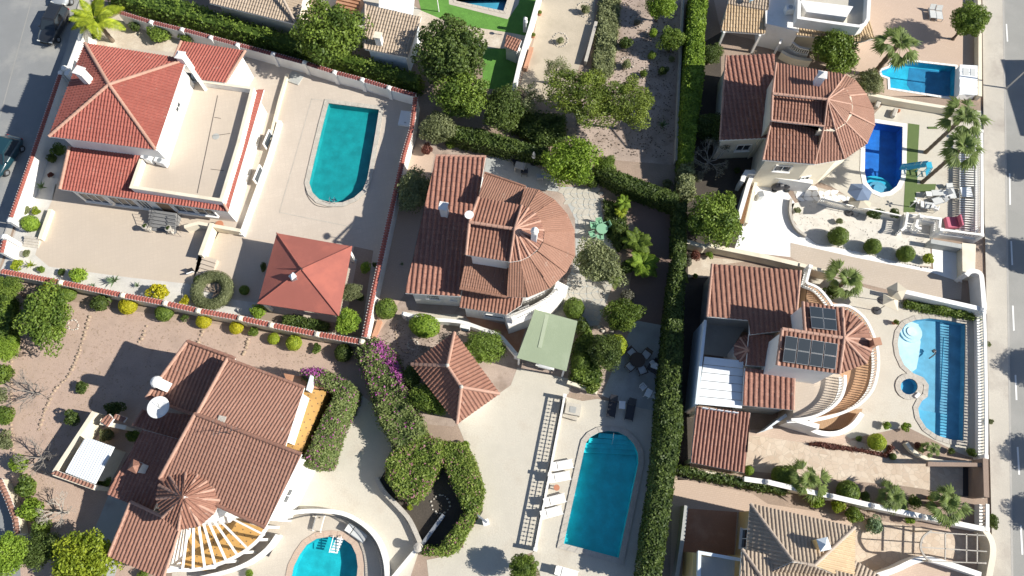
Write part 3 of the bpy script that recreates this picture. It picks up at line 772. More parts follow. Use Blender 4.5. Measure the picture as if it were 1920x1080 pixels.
def hedge(label, px, zt, mat='leaf_mid', z0=0, leaf=.10, dens=1.0, rough=.10, flower=0, name='hedge', cat='hedge', group=None, fzone=None, dome=.25):
    """clipped hedge: px is the outline of its top; leaves over top and sides, twiggy core"""
    P = ccw([W(x, y, zt) for x, y in px]); n = len(P); core = offset([(p.x, p.y) for p in P], .12)
    t = thing(name, label, cat, (P[0].x, P[0].y, z0), group)
    xs = [p.x for p in P]; ys = [p.y for p in P]; poly = [(p.x, p.y) for p in P]
    area = abs(sum(P[i].x * P[(i + 1) % n].y - P[(i + 1) % n].x * P[i].y for i in range(n))) / 2
    la = leaf * leaf * 1.1; nt_ = int(area / la * 1.9 * dens); pts = []; nr = []
    segs = [(P[i], P[(i + 1) % n]) for i in range(n)]
    A0 = np.array([(s[0].x, s[0].y) for s in segs]); A1 = np.array([(s[1].x, s[1].y) for s in segs])
    cand = np.stack([npr.uniform(min(xs), max(xs), nt_ * 4), npr.uniform(min(ys), max(ys), nt_ * 4)], 1)
    ins = np.zeros(len(cand), bool)
    for a, b in zip(A0, A1):
        c = (a[1] > cand[:, 1]) != (b[1] > cand[:, 1])
        with np.errstate(divide='ignore', invalid='ignore'): xx = (b[0] - a[0]) * (cand[:, 1] - a[1]) / (b[1] - a[1]) + a[0]
        ins ^= c & (cand[:, 0] < xx)
    cand = cand[ins][:nt_]
    dmin = np.full(len(cand), 9.0)
    for a, b in zip(A0, A1):
        d = b - a; tt = np.clip(((cand - a) @ d) / (d @ d), 0, 1); dmin = np.minimum(dmin, np.linalg.norm(cand - (a + tt[:, None] * d), axis=1))
    lump = .5 + .5 * np.sin(cand[:, 0] * 2.3 + np.sin(cand[:, 1] * 1.7) * 2) * np.cos(cand[:, 1] * 2.6 + np.sin(cand[:, 0] * 1.3))
    z = zt - dome * np.clip(1 - dmin / .5, 0, 1) ** 2 + (lump - .5) * rough * 2.2 + npr.normal(0, rough * .45, len(cand))
    pts.append(np.column_stack([cand, z])); nr.append(np.tile([0, 0, 1.0], (len(cand), 1)))
    tn = [np.clip(lump * .5 + npr.random(len(cand)) * .5, 0, 1)]
    for a, b in zip(A0, A1):
        L = np.linalg.norm(b - a); k = int(L * (zt - z0) / la * 1.3 * dens)
        if k < 1: continue
        tt = npr.random(k); q = a + tt[:, None] * (b - a); d = (b - a) / L; o = np.array([d[1], -d[0]]); w_ = npr.normal(0, rough * .6, k) - .03
        zz = npr.uniform(z0, zt - dome * .6, k); q = q + o * w_[:, None]; pts.append(np.column_stack([q, zz])); nr.append(np.tile([o[0], o[1], .25], (k, 1))); tn.append(npr.random(k) * .8)
    Pp = np.concatenate(pts); Nr = np.concatenate(nr); tone = np.concatenate(tn); a, b = leafdirs(Nr, .55, npr)
    f = np.zeros(len(Pp))
    if flower:
        fl = .5 + .5 * np.sin(Pp[:, 0] * 1.9 + 1) * np.cos(Pp[:, 1] * 1.5 + 2 + Pp[:, 0]); pr = flower * (.3 + 1.5 * fl)
        if fzone:
            c = W(fzone[0], fzone[1], zt); e = W(fzone[2], fzone[3], zt); d = np.array([e.x - c.x, e.y - c.y]); tt = np.clip(((Pp[:, :2] - [c.x, c.y]) @ d) / (d @ d), 0, 1)
            dd = np.linalg.norm(Pp[:, :2] - ([c.x, c.y] + tt[:, None] * d), axis=1); pr = pr + .95 * np.exp(-(dd / fzone[4]) ** 2)
        f = (npr.random(len(Pp)) < pr).astype(float)
    me = quads_mesh('foliage', Pp - np.array(tuple(ORG[t])), a, b, leaf * npr.uniform(.6, 1.3, len(Pp)), tone, f); me.materials.append(M[mat])
    o = bpy.data.objects.new('foliage', me); C.objects.link(o); o.parent = t
    cm = MB(); cm.prism([tuple(c) for c in core], z0, zt - .10 - dome * .4); cm.uv = [(.1, 0)] * len(cm.f); cm.build('inner_growth', mat, t)
    return t
# fan palms
def frond_mesh(seed, L=1.0, fan=1.15, blades=13):
    rg = random.Random(seed); m = MB(); m.tube([(0, 0, 0), (L * .5, 0, .10), (L, 0, 0)], [.03, .022, .015], 4)
    for i in range(blades):
        a = (i / (blades - 1) - .5) * 2.0; l = fan * (1 - .22 * abs(a)) * rg.uniform(.85, 1.08); d = Vector((math.cos(a), math.sin(a), 0)); s = Vector((-d.y, d.x, 0)); o = Vector((L, 0, 0)); w = .085
        z = [.0, -.03 - .05 * rg.random(), -.22 - .2 * rg.random()]
        m.add([o, o + d * l * .55 + s * w + Vector((0, 0, z[1] - .02)), o + d * l * .55 + Vector((0, 0, z[1] + .03)), o + d * l * .55 - s * w + Vector((0, 0, z[1] - .02)), o + d * l + Vector((0, 0, z[2]))],
              [(0, 1, 2), (0, 2, 3), (1, 4, 2), (2, 4, 3)])
    m.uv = [(rg.random(), 0) for _ in m.f]; me = bpy.data.meshes.new('frond'); me.from_pydata([tuple(v) for v in m.v], [], m.f)
    l = me.uv_layers.new(name='UVMap'); d = []
    tone = rg.random()
    for f in m.f: d += [.25 + .6 * rg.random(), 0] * len(f)
    l.data.foreach_set('uv', d); me.materials.append(M['leaf_palm']); return me
def feather_mesh(seed, L=2.0, mat='leaf_bright'):
    rg = random.Random(seed); m = MB(); pts = [(L * t, 0, .5 * L * (t * .7 - t * t)) for t in (0, .25, .5, .75, 1)]; m.tube(pts, [.03, .025, .02, .012, .006], 4)
    for i in range(22):
        t = .12 + .86 * i / 21; x = L * t; z = .5 * L * (t * .7 - t * t); l = .42 * L * math.sin(math.pi * min(1, t * .9 + .08)) * .6 + .08
        for s in (-1, 1):
            e = Vector((x + l * .45, s * l, z - l * .35)); a = Vector((x - .03, 0, z)); b = Vector((x + .035, 0, z)); mid = (a + e) / 2 + Vector((0, 0, .05)); m.add([a, b, mid + Vector((.04, 0, 0)), e, mid - Vector((.04, 0, 0))], [(0, 1, 2, 3, 4)])
    d = []
    for f in m.f: d += [.2 + .7 * rg.random(), 0] * len(f)
    me = bpy.data.meshes.new('frond'); me.from_pydata([tuple(v) for v in m.v], [], m.f); me.uv_layers.new(name='UVMap').data.foreach_set('uv', d); me.materials.append(M[mat]); return me
FR = [frond_mesh(s) for s in range(3)]; FS = [frond_mesh(s + 7, .22, 1.2, 11) for s in range(3)]; FE = {}
def blade_mesh(mat, L=1.0, w=.1):
    m = MB(); m.add([(0, -w * .6, 0), (0, w * .6, 0), (L * .45, w, .2 * L), (L * .45, 0, .13 * L), (L * .45, -w, .2 * L), (L, 0, .22 * L)], [(0, 3, 4), (0, 1, 3), (1, 2, 3), (2, 5, 3), (3, 5, 4)])
    me = bpy.data.meshes.new('blade'); me.from_pydata([tuple(v) for v in m.v], [], m.f); me.uv_layers.new(name='UVMap').data.foreach_set('uv', [.5, 0] * len(me.loops)); me.materials.append(M[mat]); return me
BL = {}
def palm(label, px, py, h, rpx, n=30, kind='fan', mat='leaf_bright', lean=(0, 0), tr=.16, group=None, name='palm_tree', at='base', cat='palm'):
    """px, py: foot of the trunk (at='base') or the crown centre (at='crown')"""
    p = W(px, py, 0) if at == 'base' else W(px, py, h) - Vector((lean[0], lean[1], h)); p.z = 0
    t = thing(name, label, cat, p, group); r = rpx / PXM(px, py, h); top = Vector((p.x + lean[0], p.y + lean[1], h))
    if h > .5:
        m = MB(); k = max(4, int(h / .3)); m.tube([(p.x + lean[0] * (i / k) ** 1.6, p.y + lean[1] * (i / k) ** 1.6, h * i / k) for i in range(k + 1)], [tr * (1.25 if i == 0 else 1) * (1.08 if i % 2 else .92) for i in range(k + 1)], 9); m.build('trunk', 'palm_bark', t)
    elif kind != 'blade': MB().lathe((p.x, p.y, 0), [(tr, 0), (tr * 1.1, h * .6), (tr * .5, h)], 8).build('trunk', 'palm_bark', t)
    rg = random.Random(int(px + py))
    for i in range(n):
        if kind == 'fan': me = FR[i % 3] if i < n * .55 else FS[i % 3]; u = 2.1
        elif kind == 'feather':
            if mat not in FE: FE[mat] = feather_mesh(5, 2.0, mat)
            me = FE[mat]; u = 2.0
        else:
            if mat not in BL: BL[mat] = blade_mesh(mat)
            me = BL[mat]; u = 1.0
        o = bpy.data.objects.new('frond' if kind != 'blade' else 'blade', me); C.objects.link(o); o.parent = t; el = (i / n); sc = r / u * rg.uniform(.75, 1.2) * (1 - .25 * el)
        if kind == 'blade': pitch = -R(8 + 55 * el)
        else: pitch = R(30 - 85 * el) if kind == 'fan' else R(18 - 70 * el)
        o.location = top - ORG[t]; o.rotation_euler = (rg.uniform(-.25, .25), pitch, i * 2.39996 + rg.uniform(-.2, .2)); o.scale = (sc,) * 3
    return t

# ================================================================== POOL OUTLINES (cut out of every sheet laid later)
PL1 = add_pool([(616,194),(711,206),(702,262),(689,335),(681,356),(664,371),(642,380),(619,380),(599,374),(586,361),(580,343),(592,290),(604,240)])
PL2 = add_pool([(1095,846),(1099,830),(1108,819),(1123,811),(1141,808),(1159,810),(1176,819),(1188,832),(1196,849),(1197,868),(1160,1046),(1057,1019)])
PL3 = add_pool([(546,1085),(551,1062),(562,1040),(575,1022),(594,1010),(620,1006),(642,1009),(659,1021),(668,1040),(671,1062),(668,1090),(655,1125),(625,1142),(580,1138),(552,1115)])
PL4 = add_pool([(1630,229),(1692,238),(1691,310),(1689,333),(1681,349),(1668,359),(1651,362),(1635,355),(1625,342),(1621,322),(1622,270)])
PL4B = add_pool([(1675,112),(1791,125),(1790,184),(1669,165),(1668,146),(1654,141),(1652,133),(1669,127)])
PL5 = add_pool([(1697,609),(1717,600),(1742,597),(1776,601),(1810,608),(1809,700),(1806,827),(1780,824),(1756,816),(1736,802),(1724,783),(1721,766),(1728,752),(1739,744),(1741,722),(1731,708),(1712,700),(1695,685),(1686,665),(1683,645),(1686,625)])
SPA = add_pool([(1704 + 16 * math.cos(a), 725 + 15 * math.sin(a)) for a in [i * math.pi / 8 for i in range(16)]])
PLN = add_pool([(850,-14),(856,2),(944,21),(951,0),(955,-24),(930,-60),(868,-60)])

def flagstones(parent, px, cell, z, mat='flag_stone'):
    poly = [tuple(W(x, y, 0))[:2] for x, y in px]; xs = [p[0] for p in poly]; ys = [p[1] for p in poly]; rg = random.Random(5)
    nx = int((max(xs) - min(xs)) / cell) + 2; ny = int((max(ys) - min(ys)) / cell) + 2
    gp = {(i, j): Vector((min(xs) + (i + (.5 if j % 2 else 0) - .5 + rg.uniform(-.28, .28)) * cell, min(ys) + (j - .5 + rg.uniform(-.28, .28)) * cell)) for i in range(nx + 1) for j in range(ny + 1)}
    for i in range(nx):
        for j in range(ny):
            q = [gp[i, j], gp[i + 1, j], gp[i + 1, j + 1], gp[i, j + 1]]; c = sum(q, Vector((0, 0))) / 4
            if not inside(c, poly): continue
            q = [c + (p - c) * (1 - .035 / max(.1, (p - c).length)) for p in q]; r = []
            for k in range(4): r += [q[k].lerp(q[k - 1], .18), q[k].lerp(q[(k + 1) % 4], .18)]
            MB().prism(ccw([tuple(p) for p in r]), z - .01, z + .012 + rg.uniform(0, .012)).build('flagstone', mat, parent)

# ================================================================== GROUND, ROADS, PAVEMENTS
sheet('ground', [(-300,-300),(300,-300),(300,300),(-300,300)], 0, 'soil', kind='structure')
patch('road', [(-1500,-900),(300,-900),(178,-60),(148,10),(124,98),(60,285),(-8,492),(-150,900),(-300,1500),(-1500,1500)], 1, 'asphalt')
patch('pavement', [(178,-60),(148,10),(124,98),(60,285),(-8,492),(0,498),(68,300),(132,118),(160,40),(196,-60)], 2, 'pavement', z=.12)
patch('road', [(1876,-500),(2700,-500),(2700,1600),(1908,1600),(1897,1080)], 1, 'asphalt_light')
patch('pavement', [(1830,-500),(1876,-500),(1897,1080),(1908,1600),(1866,1600),(1862,1090),(1856,850),(1846,400),(1842,0)], 2, 'pavement', z=.12)
patch('road', [(-300,820),(0,905),(22,950),(34,990),(40,1100),(-300,1300)], 2, 'asphalt')
g = MB()
for a, b in (((1876,-300),(1897,1080)), ((1897,1080),(1908,1500))):
    g.beam(W(*a, .0625), W(*b, .0625), .14, .125)
props(g.build('kerb', 'kerb_stone'), kind='structure')
g = MB(); pts = [(178,-60),(148,10),(124,98),(60,285),(-8,492)]
for a, b in zip(pts, pts[1:]): g.beam(W(*a, .0625), W(*b, .0625), .12, .125)
props(g.build('kerb', 'kerb_stone'), kind='structure')
for (xa, ya, xb, yb) in ((1887,45,1889,78),(1893,325,1894,384),(1896,452,1898,497),(1899,573,1901,620),(1904,703,1906,750),(1908,838,1911,890),(1914,985,1917,1040)):
    a = W(xa, ya, .012); b = W(xb, yb, .012); s = Vector((.07, 0, 0))
    q = MB().add([a - s, a + s, b + s, b - s], [(3, 2, 1, 0)]).build('lane_mark', 'paint_line'); props(q, kind='structure')
a_, b_ = W(62, -10, .012), W(-6, 240, .012); s = Vector((.05, 0, 0))
props(MB().add([b_ - s, b_ + s, a_ + s, a_ - s], [(0, 1, 2, 3)]).build('lane_line', 'asphalt_light'), kind='structure')

# lot of the red-roofed villa
patch('paving', [(0,508),(8,490),(60,330),(132,118),(160,62),(225,25),(475,96),(780,182),(770,260),(683,636),(360,588)], 1, 'deck_cream')
patch('forecourt', [(66,478),(92,400),(104,345),(430,400),(372,505),(355,535),(240,520),(90,500)], 2, 'terrace_tile')
patch('porch_paving', [(372,480),(405,415),(450,445),(510,452),(482,560),(440,558),(360,530)], 2, 'terrace_tile')
patch('gravel_bed', [(2,506),(100,250),(128,262),(100,370),(86,400),(66,478),(40,505)], 2, 'white_gravel')
patch('gravel_bed', [(4,509),(66,478),(92,500),(240,520),(352,532),(362,540),(440,562),(484,568),(484,592),(360,582)], 3, 'white_gravel')
patch('sand_bed', [(160,62),(225,25),(350,62),(345,100),(165,84)], 2, 'sand')
patch('planting_bed', [(484,572),(640,590),(664,462),(700,470),(676,632),(484,598)], 3, 'soil')
g = MB()
for a, b in (((585,184),(524,398)), ((524,398),(682,430)), ((606,188),(584,186))):
    p, q = W(*a, .02), W(*b, .02); u = (q - p).normalized(); sd = Vector((-u.y, u.x, 0)) * .035; g.add([p - sd, q - sd, q + sd, p + sd], [(0, 1, 2, 3)])
props(g.build('drain_strip', 'stone_pale'), kind='structure')
# lot of the salmon-roofed villa
patch('soil_yard', [(-60,520),(0,545),(360,600),(660,652),(690,660),(740,780),(600,760),(540,850),(330,1000),(260,1100),(-60,1100)], 1, 'soil_red')
patch('side_yard', [(205,925),(250,935),(235,1020),(215,1080),(165,1080),(170,1010)], 2, 'concrete_grey')
patch('driveway', [(560,725),(650,718),(740,790),(735,860),(712,900),(745,950),(790,1020),(770,1080),(730,1300),(560,1300),(330,1130),(330,1040),(440,1000),(500,960),(520,880),(548,835)], 2, 'concrete_cream')
patch('pool_terrace', [(322,1075),(440,1040),(500,985),(540,966),(590,960),(640,966),(682,990),(708,1020),(720,1060),(722,1110),(700,1200),(480,1250),(330,1180)], 3, 'pool_terrace')
patch('soil_court', [(735,860),(830,850),(905,900),(905,960),(848,1040),(790,1020),(745,950),(712,900)], 3, 'soil_dark')  # deep shade of the court put into the ground colour
# lot of the round-roofed villa
patch('soil_yard', [(783,258),(830,262),(960,280),(1120,340),(1190,600),(1130,745),(960,720),(930,740),(850,800),(740,790),(683,640)], 1, 'soil_pink')
patch('side_path', [(768,280),(783,258),(815,290),(758,552),(700,640),(688,630)], 2, 'patio_rose')
patch('driveway', [(930,742),(958,722),(970,690),(1075,712),(1066,738),(1057,744),(1002,1034),(975,1044),(945,1100),(925,1400),(840,1400),(800,1050),(850,1040),(905,960),(905,900),(880,850),(858,795)], 2, 'concrete_cream')
patch('pool_deck', [(1054,742),(1092,752),(1120,748),(1240,770),(1222,900),(1206,1060),(1196,1150),(1040,1150),(998,1040)], 2, 'concrete_cream')
patch('patio', [(1128,742),(1172,640),(1190,600),(1252,612),(1240,772),(1200,765)], 3, 'concrete_grey')
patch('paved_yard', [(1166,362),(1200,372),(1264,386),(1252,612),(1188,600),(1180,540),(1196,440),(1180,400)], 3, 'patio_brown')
ft = patch('flagged_terrace', [(1048,350),(1122,352),(1132,420),(1158,470),(1150,530),(1122,610),(1060,612),(1030,590),(1060,540),(1080,480),(1078,410)], 2, 'concrete_grey')
flagstones(ft, [(1050,352),(1120,354),(1130,420),(1156,470),(1148,530),(1120,606),(1062,610),(1034,590),(1062,540),(1082,480),(1080,410)], .52, .012)
patch('terrace', [(912,296),(960,290),(1040,330),(1050,360),(985,352),(908,322)], 2, 'concrete_grey')
patch('entry_path', [(870,590),(985,618),(970,665),(932,632),(885,606)], 3, 'terracotta_floor')
patch('front_path', [(760,585),(862,590),(880,604),(760,602)], 3, 'concrete_cream')
# north gardens
patch('lawn', [(780,-20),(1010,-20),(985,90),(955,170),(905,165),(905,62),(850,45),(790,20)], 2, 'grass')
patch('path', [(790,20),(850,45),(960,62),(1000,70),(990,92),(905,90),(780,90),(780,30)], 3, 'sand')
patch('pool_surround', [(838,-50),(842,8),(952,36),(972,8),(985,-50)], 4, 'pool_terrace')
patch('dirt_track', [(1020,-60),(1120,-60),(1112,60),(1084,130),(1065,180),(1000,190),(975,160),(1000,80)], 1, 'sand_dry')
patch('orchard_soil', [(1160,-60),(1282,-60),(1272,310),(1150,300),(1060,262),(1060,180),(1140,100)], 1, 'soil_pink')
patch('terrace', [(560,-40),(700,-40),(790,20),(770,110),(690,90),(620,30)], 1, 'concrete_cream')
# lot of the villa with the royal blue pool
patch('terrace', [(1325,-60),(1640,-60),(1640,60),(1560,70),(1480,90),(1352,60)], 2, 'patio_rose')
patch('patio', [(1560,60),(1640,0),(1640,-60),(1838,-60),(1840,180),(1670,180),(1630,172),(1540,120)], 1, 'patio_rose')
patch('terrace', [(1420,300),(1530,307),(1625,230),(1660,190),(1842,208),(1846,420),(1790,440),(1690,430),(1640,400),(1560,350)], 2, 'concrete_cream')
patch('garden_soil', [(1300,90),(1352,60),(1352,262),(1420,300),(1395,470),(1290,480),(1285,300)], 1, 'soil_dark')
patch('driveway', [(1412,345),(1470,350),(1490,380),(1484,398),(1482,482),(1376,470),(1400,400)], 3, 'white_floor')
gp_ = patch('garden_path', [(1484,350),(1530,350),(1600,370),(1600,385),(1530,375),(1496,378)], 4, 'stone_pale')
flagstones(gp_, [(1484,350),(1530,350),(1600,370),(1600,385),(1530,375),(1496,378)], .6, .02, 'white_floor')
patch('gravel_bed', [(1484,382),(1530,372),(1640,388),(1742,420),(1746,500),(1700,496),(1600,470),(1530,456),(1500,432),(1488,412)], 3, 'grey_gravel')
patch('driveway', [(1482,455),(1600,482),(1750,512),(1804,525),(1802,562),(1700,552),(1530,510),(1482,482)], 3, 'drive_beige')
patch('ramp', [(1484,398),(1490,418),(1502,434),(1530,457),(1600,470),(1700,496),(1750,505),(1746,450),(1802,464),(1804,530),(1750,512),(1600,482),(1482,455)], 4, 'white_floor')
patch('artificial_turf', [(1703,231),(1724,234),(1721,290),(1720,345),(1755,345),(1753,360),(1718,360),(1716,398),(1694,398)], 5, 'turf')
# lot of the villa with solar panels
patch('terrace', [(1505,500),(1560,520),(1640,545),(1844,590),(1852,870),(1800,850),(1700,800),(1560,830),(1500,812)], 1, 'concrete_cream')
patch('driveway', [(1395,805),(1560,815),(1690,850),(1735,860),(1804,872),(1845,880),(1845,935),(1700,912),(1394,882)], 2, 'crazy_pave')
patch('path', [(1404,806),(1560,800),(1600,826),(1560,838),(1404,815)], 3, 'patio_rose')
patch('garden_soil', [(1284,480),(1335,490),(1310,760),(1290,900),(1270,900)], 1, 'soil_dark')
patch('sand_bed', [(1290,478),(1400,490),(1335,498),(1330,520),(1290,520)], 2, 'sand')
# lot at the bottom right
patch('patio', [(1262,895),(1410,925),(1440,945),(1700,985),(1862,1000),(1870,1300),(1250,1300)], 1, 'patio_rose')
patch('terrace', [(1560,990),(1640,975),(1850,1010),(1850,1046),(1700,1050),(1600,1100)], 2, 'crazy_pave')
patch('yard_floor', [(1284,953),(1382,960),(1376,1048),(1280,1035)], 2, 'terracotta_floor')

# ================================================================== POOLS
p = lambda l: [tuple(W(x, y, 0))[:2] for x, y in l]
pool('long turquoise pool with one rounded end beside the red-roofed villa', PL1, 'pool_turquoise', .72, 'stone_pale', .42, 'water', ch=.07)
t = pool('large blue-green pool with rounded step end beside the four white loungers', PL2, 'pool_teal', .8, 'stone_pale', .42, 'water', ch=.09)
for k in range(4):
    q = W(1146, 812 + 2, 0); a = k * 1.0
    y0, y1 = 809 + 9 * k, 809 + 9 * k + 9; xa = [1124, 1106, 1099, 1096][k]; xb = [1176, 1188, 1193, 1196][k]
    MB().prism(ccw([W(xa, y0 + 2, 0), W(xb, y0 + 7, 0), W(xb + 2, y1 + 7, 0), W(xa - 2, y1 + 2, 0)]), -.78, -.18 - .13 * k).build('pool_step', 'pool_teal', t)
MB().tube([W(1151, 812, .5), W(1150, 822, .45), W(1147, 833, -.1)], .025, 6).build('grab_rail', 'chrome', t)
t = pool('oval cyan pool with white steps below the fan pergola', PL3, 'pool_cyan', .95, 'patio_rose', .45, 'water_rippled', ch=.05)
for k in range(6):
    MB().box(W(637 - k * 2.2, 1010 + k * 5, 0) + Vector((0, 0, -.02 - k * .01)), .55, .13, .05, R(-8)).build('pool_step', 'white_plastic', t)
for s in (-9, 6): MB().tube([W(633 + s, 1003, 0), W(634 + s, 1006, .3), W(626 + s, 1036, .05)], .03, 6).build('ladder_rail', 'white_plastic', t)
t = pool('deep royal blue pool with a round end beside the half-round terracotta roof', PL4, 'pool_royal', 1.0, 'white_paint', .40, 'water', ch=.05)
q = W(1650, 352, 0)
for k in range(4):
    MB().lathe((q.x, q.y, -1.0), [(1.6 - .38 * k, 0), (1.6 - .38 * k, (.3 + .17 * k))], 18).build('pool_step', 'pool_azure' if k < 2 else 'pool_blue', t)
pool('rectangular blue pool behind the tall leaning palm', PL4B, 'pool_azure', .7, 'white_paint', .22, 'water',
     deep=(ccw([tuple(v)[:2] for v in (W(1712,118,0), W(1790,126,0), W(1789,182,0), W(1722,172,0), W(1708,150,0))]), 'pool_mid'))
t = pool('large blue pool with curved shallow shelf beside the street balustrade', PL5, 'pool_blue', .6, 'stone_pale', .38, 'water', ch=.05)
MB().prism(ccw([tuple(v)[:2] for v in [W(x, y, 0) for x, y in ((1699,611),(1718,603),(1726,606),(1730,640),(1727,665),(1722,690),(1712,697),(1697,683),(1688,665),(1686,645),(1689,626))]]), -.59, -.3).build('shallow_shelf', 'pool_light', t)
q = W(1711, 621, 0)
for k in range(3): MB().lathe((q.x, q.y, -.4), [(.9 - .25 * k, 0), (.9 - .25 * k, .2 + .07 * k)], 18).build('pool_step', 'pool_light', t)
for a, b in (((1770,632),(1764,740)), ((1764,740),(1760,760))): MB().beam(W(*a, -.59), W(*b, -.59), .05).build('floor_line', 'pool_navy', t)
MB().prism(ccw([tuple(W(x, y, 0))[:2] for x, y in ((1723,765),(1784,775),(1782,822),(1757,814),(1738,801),(1726,783))]), -.6, -.57).build('deep_step', 'pool_navy', t)
pool('small round spa tub joined to the curved blue pool', SPA, 'pool_navy', .5, 'stone_pale', .42, 'water', ch=.07)
pool('blue pool in the green lawn at the top edge', PLN, 'pool_blue', .5, 'pool_terrace', .3, 'water_rippled', ch=.04)

# ================================================================== VILLA 1: bright red hip roof and terrace
h = thing('villa', 'white villa with bright red hip roof and walled roof terrace beside the left street', 'house', W(250, 250, 0))
EZ = 6.2
pts = [(160,82),(349,112),(292,281),(93,256)]
c = sum((W(x, y, EZ) for x, y in pts), Vector()) / 4; AZ = max(7.4, min(8.6, hip_apex(205, 159, c.x, c.y))); ap = (205, 159, AZ)
for i in range(4):
    a, b = pts[i], pts[(i + 1) % 4]; slope(h, [(*a, EZ), (*b, EZ), ap], mat='tile_red', w=.27, c=.38)
for a in pts: ridge(h, (*a, EZ + .05), (*ap[:2], AZ + .05), r=.15, mat='ridge_pink')
up = body(h, pts, EZ, .45, 0)
for x, y, zc, w_, hh in ((325,200,4.6,.9,.5),): wopen(h, up, x, y, zc, w_, hh)
chimney(h, (172,158), 6.6, 8.5, .62, cap='white_paint', kind='flat', rz=-.35)
chimney(h, (352,124), 5.6, 7.2, .6, cap='white_paint', kind='hat', rz=-.2)
gf = body(h, [(121,352),(420,390),(483,174),(352,146),(352,104),(150,100),(135,276)], 3.0, .12, 0, drop=.12)
an = body(h, [(340,78),(460,96),(425,156),(352,148)], 3.4, .3, 0, drop=.1)
slope(h, [(340,78),(460,96),(423,156),(372,150),(330,108)], 3.4, 10, 'tile_red', w=.27, c=.38)
ridge(h, W(460, 96, 3.5), W(423, 156, 4.0), r=.15)
ridge(h, W(340, 78, 3.5), W(328, 106, 3.7), r=.13)
slope(h, [(113,355),(428,397),(416,384),(244,357),(264,290),(131,275)], 3.0, 14, 'tile_red', w=.27, c=.38)
slope(h, [(428,397),(495,168),(476,170),(412,378)], 3.0, 17, 'tile_red', w=.27, c=.38)
ridge(h, W(113, 355, 3.05), W(131, 275, 4.0), r=.15)
ridge(h, W(428, 397, 3.05), W(418, 379, 3.5), r=.12)
tf = [(246,351),(414,376),(446,270),(473,166),(374,151),(352,160),(316,290),(264,292)]
slab(h, tf, 2.6, 3.3, 'terrace_tile', 'roof_terrace')
for seg in ([(264,298),(246,350),(414,375),(446,270),(473,165),(374,151)],): wall('', seg, 4.0, .2, 'white_paint', 'flat', 'cream_paint', parent=h, name='parapet', z0=2.9)
wall('', [(374,151),(345,108)], 4.7, .28, 'white_paint', 'flat', parent=h, name='sloping_parapet', z0=3.0)
g = MB()
for a, b in (((408,179),(370,362)), ((398,255),(432,250)), ((395,317),(420,320)), ((402,220),(414,222))): g.beam(W(*a, 3.32), W(*b, 3.32), .03, .02)
g.build('pipe_run', 'metal_dark', h)
MB().lathe(W(405, 256, 3.3), [(.3, 0), (.3, .03)], 16).build('drain_cover', 'concrete_grey', h)
for x, y in ((278,298),(303,304)):
    p = W(x, y, 3.7); ac = MB().box(p, 1.0, .45, .7, R(-20)).build('condenser_unit', 'white_plastic', h, bevel=.04)
    MB().lathe(p + Vector((0, 0, .35)), [(.2, 0), (.2, .03)], 12).build('fan_grille', 'metal_grey', ac)
ct_ = gf
for x, w_ in ((176,2.2),(232,2.2),(272,1.0)): wopen(h, gf, x, 372 + (x - 176) * .12, 1.4, w_, 1.5, bars=2)
wopen(h, gf, 312, 392, 1.2, 1.3, 2.1, 'door', pane='wood', bars=0)
for x in (345, 385): wopen(h, gf, x, 396 + (x - 345) * .1, 1.5, 1.6, 1.2, bars=1)
for x, y in ((500,225),(484,285),(466,345)): wopen(h, gf, x, y, 1.5, 2.4, 1.7, bars=0, pane='cream_paint')
for x, y in ((502,262),(484,328)):
    q = W(x, y, .7); wf = MB().box(q, .1, 1.6, 1.0, R(-14)).build('porch_window', 'white_paint', h); MB().box(q + Vector((.03, 0, 0)), .1, 1.3, .75, R(-14)).build('pane', 'glass_dark', wf)
wall('', [(524,226),(505,292),(470,390),(452,440)], .5, .3, 'white_paint', 'flat', parent=h, name='porch_kerb')
for x, y in ((530,205),(510,270),(490,330),(455,425)):
    q = W(x, y, 2.6); 
wall('', [(345,425),(372,418),(450,432)], 1.0, .22, 'cream_paint', 'flat', parent=h, name='porch_wall')
stairs('', (279,432), (329,440), (322,398), 6, 0, 1.0, 'stone_shaded', parent=h)
for a, b in (((277,428),(285,392)), ((331,436),(333,400))):
    g = MB(); A = W(*a, .9); B = W(*b, 1.9); g.tube([A, B], .025, 6)
    for k in range(6): q = A.lerp(B, k / 5); g.tube([q, q - Vector((0, 0, .85))], .015, 5)
    g.build('stair_railing', 'metal_dark', h)
stairs('', (548,133), (571,141), (562,160), 4, 0, .12, 'concrete_grey', parent=h, name='garden_steps')
stairs('three pale steps beside the round clipped hedge in the front yard', (372,510), (398,518), (405,486), 4, 0, .5, 'terrace_tile')
stairs('pale steps between the gravel beds inside the street gate', (44,462), (72,466), (78,446), 4, 0, .35, 'stone_pale')
wall('straight cream wall standing across the front yard by the round table', [(397,418),(375,478)], 1.1, .28, 'cream_paint', name='garden_wall')
wall('low cream kerb wall along the white gravel bed', [(94,392),(74,448)], .5, .25, 'cream_paint', name='garden_wall')
wall('low white retaining wall with steps running beside the north end of the pool', [(538,138),(524,186),(505,262)], .45, .16, 'cream_paint', name='garden_wall')
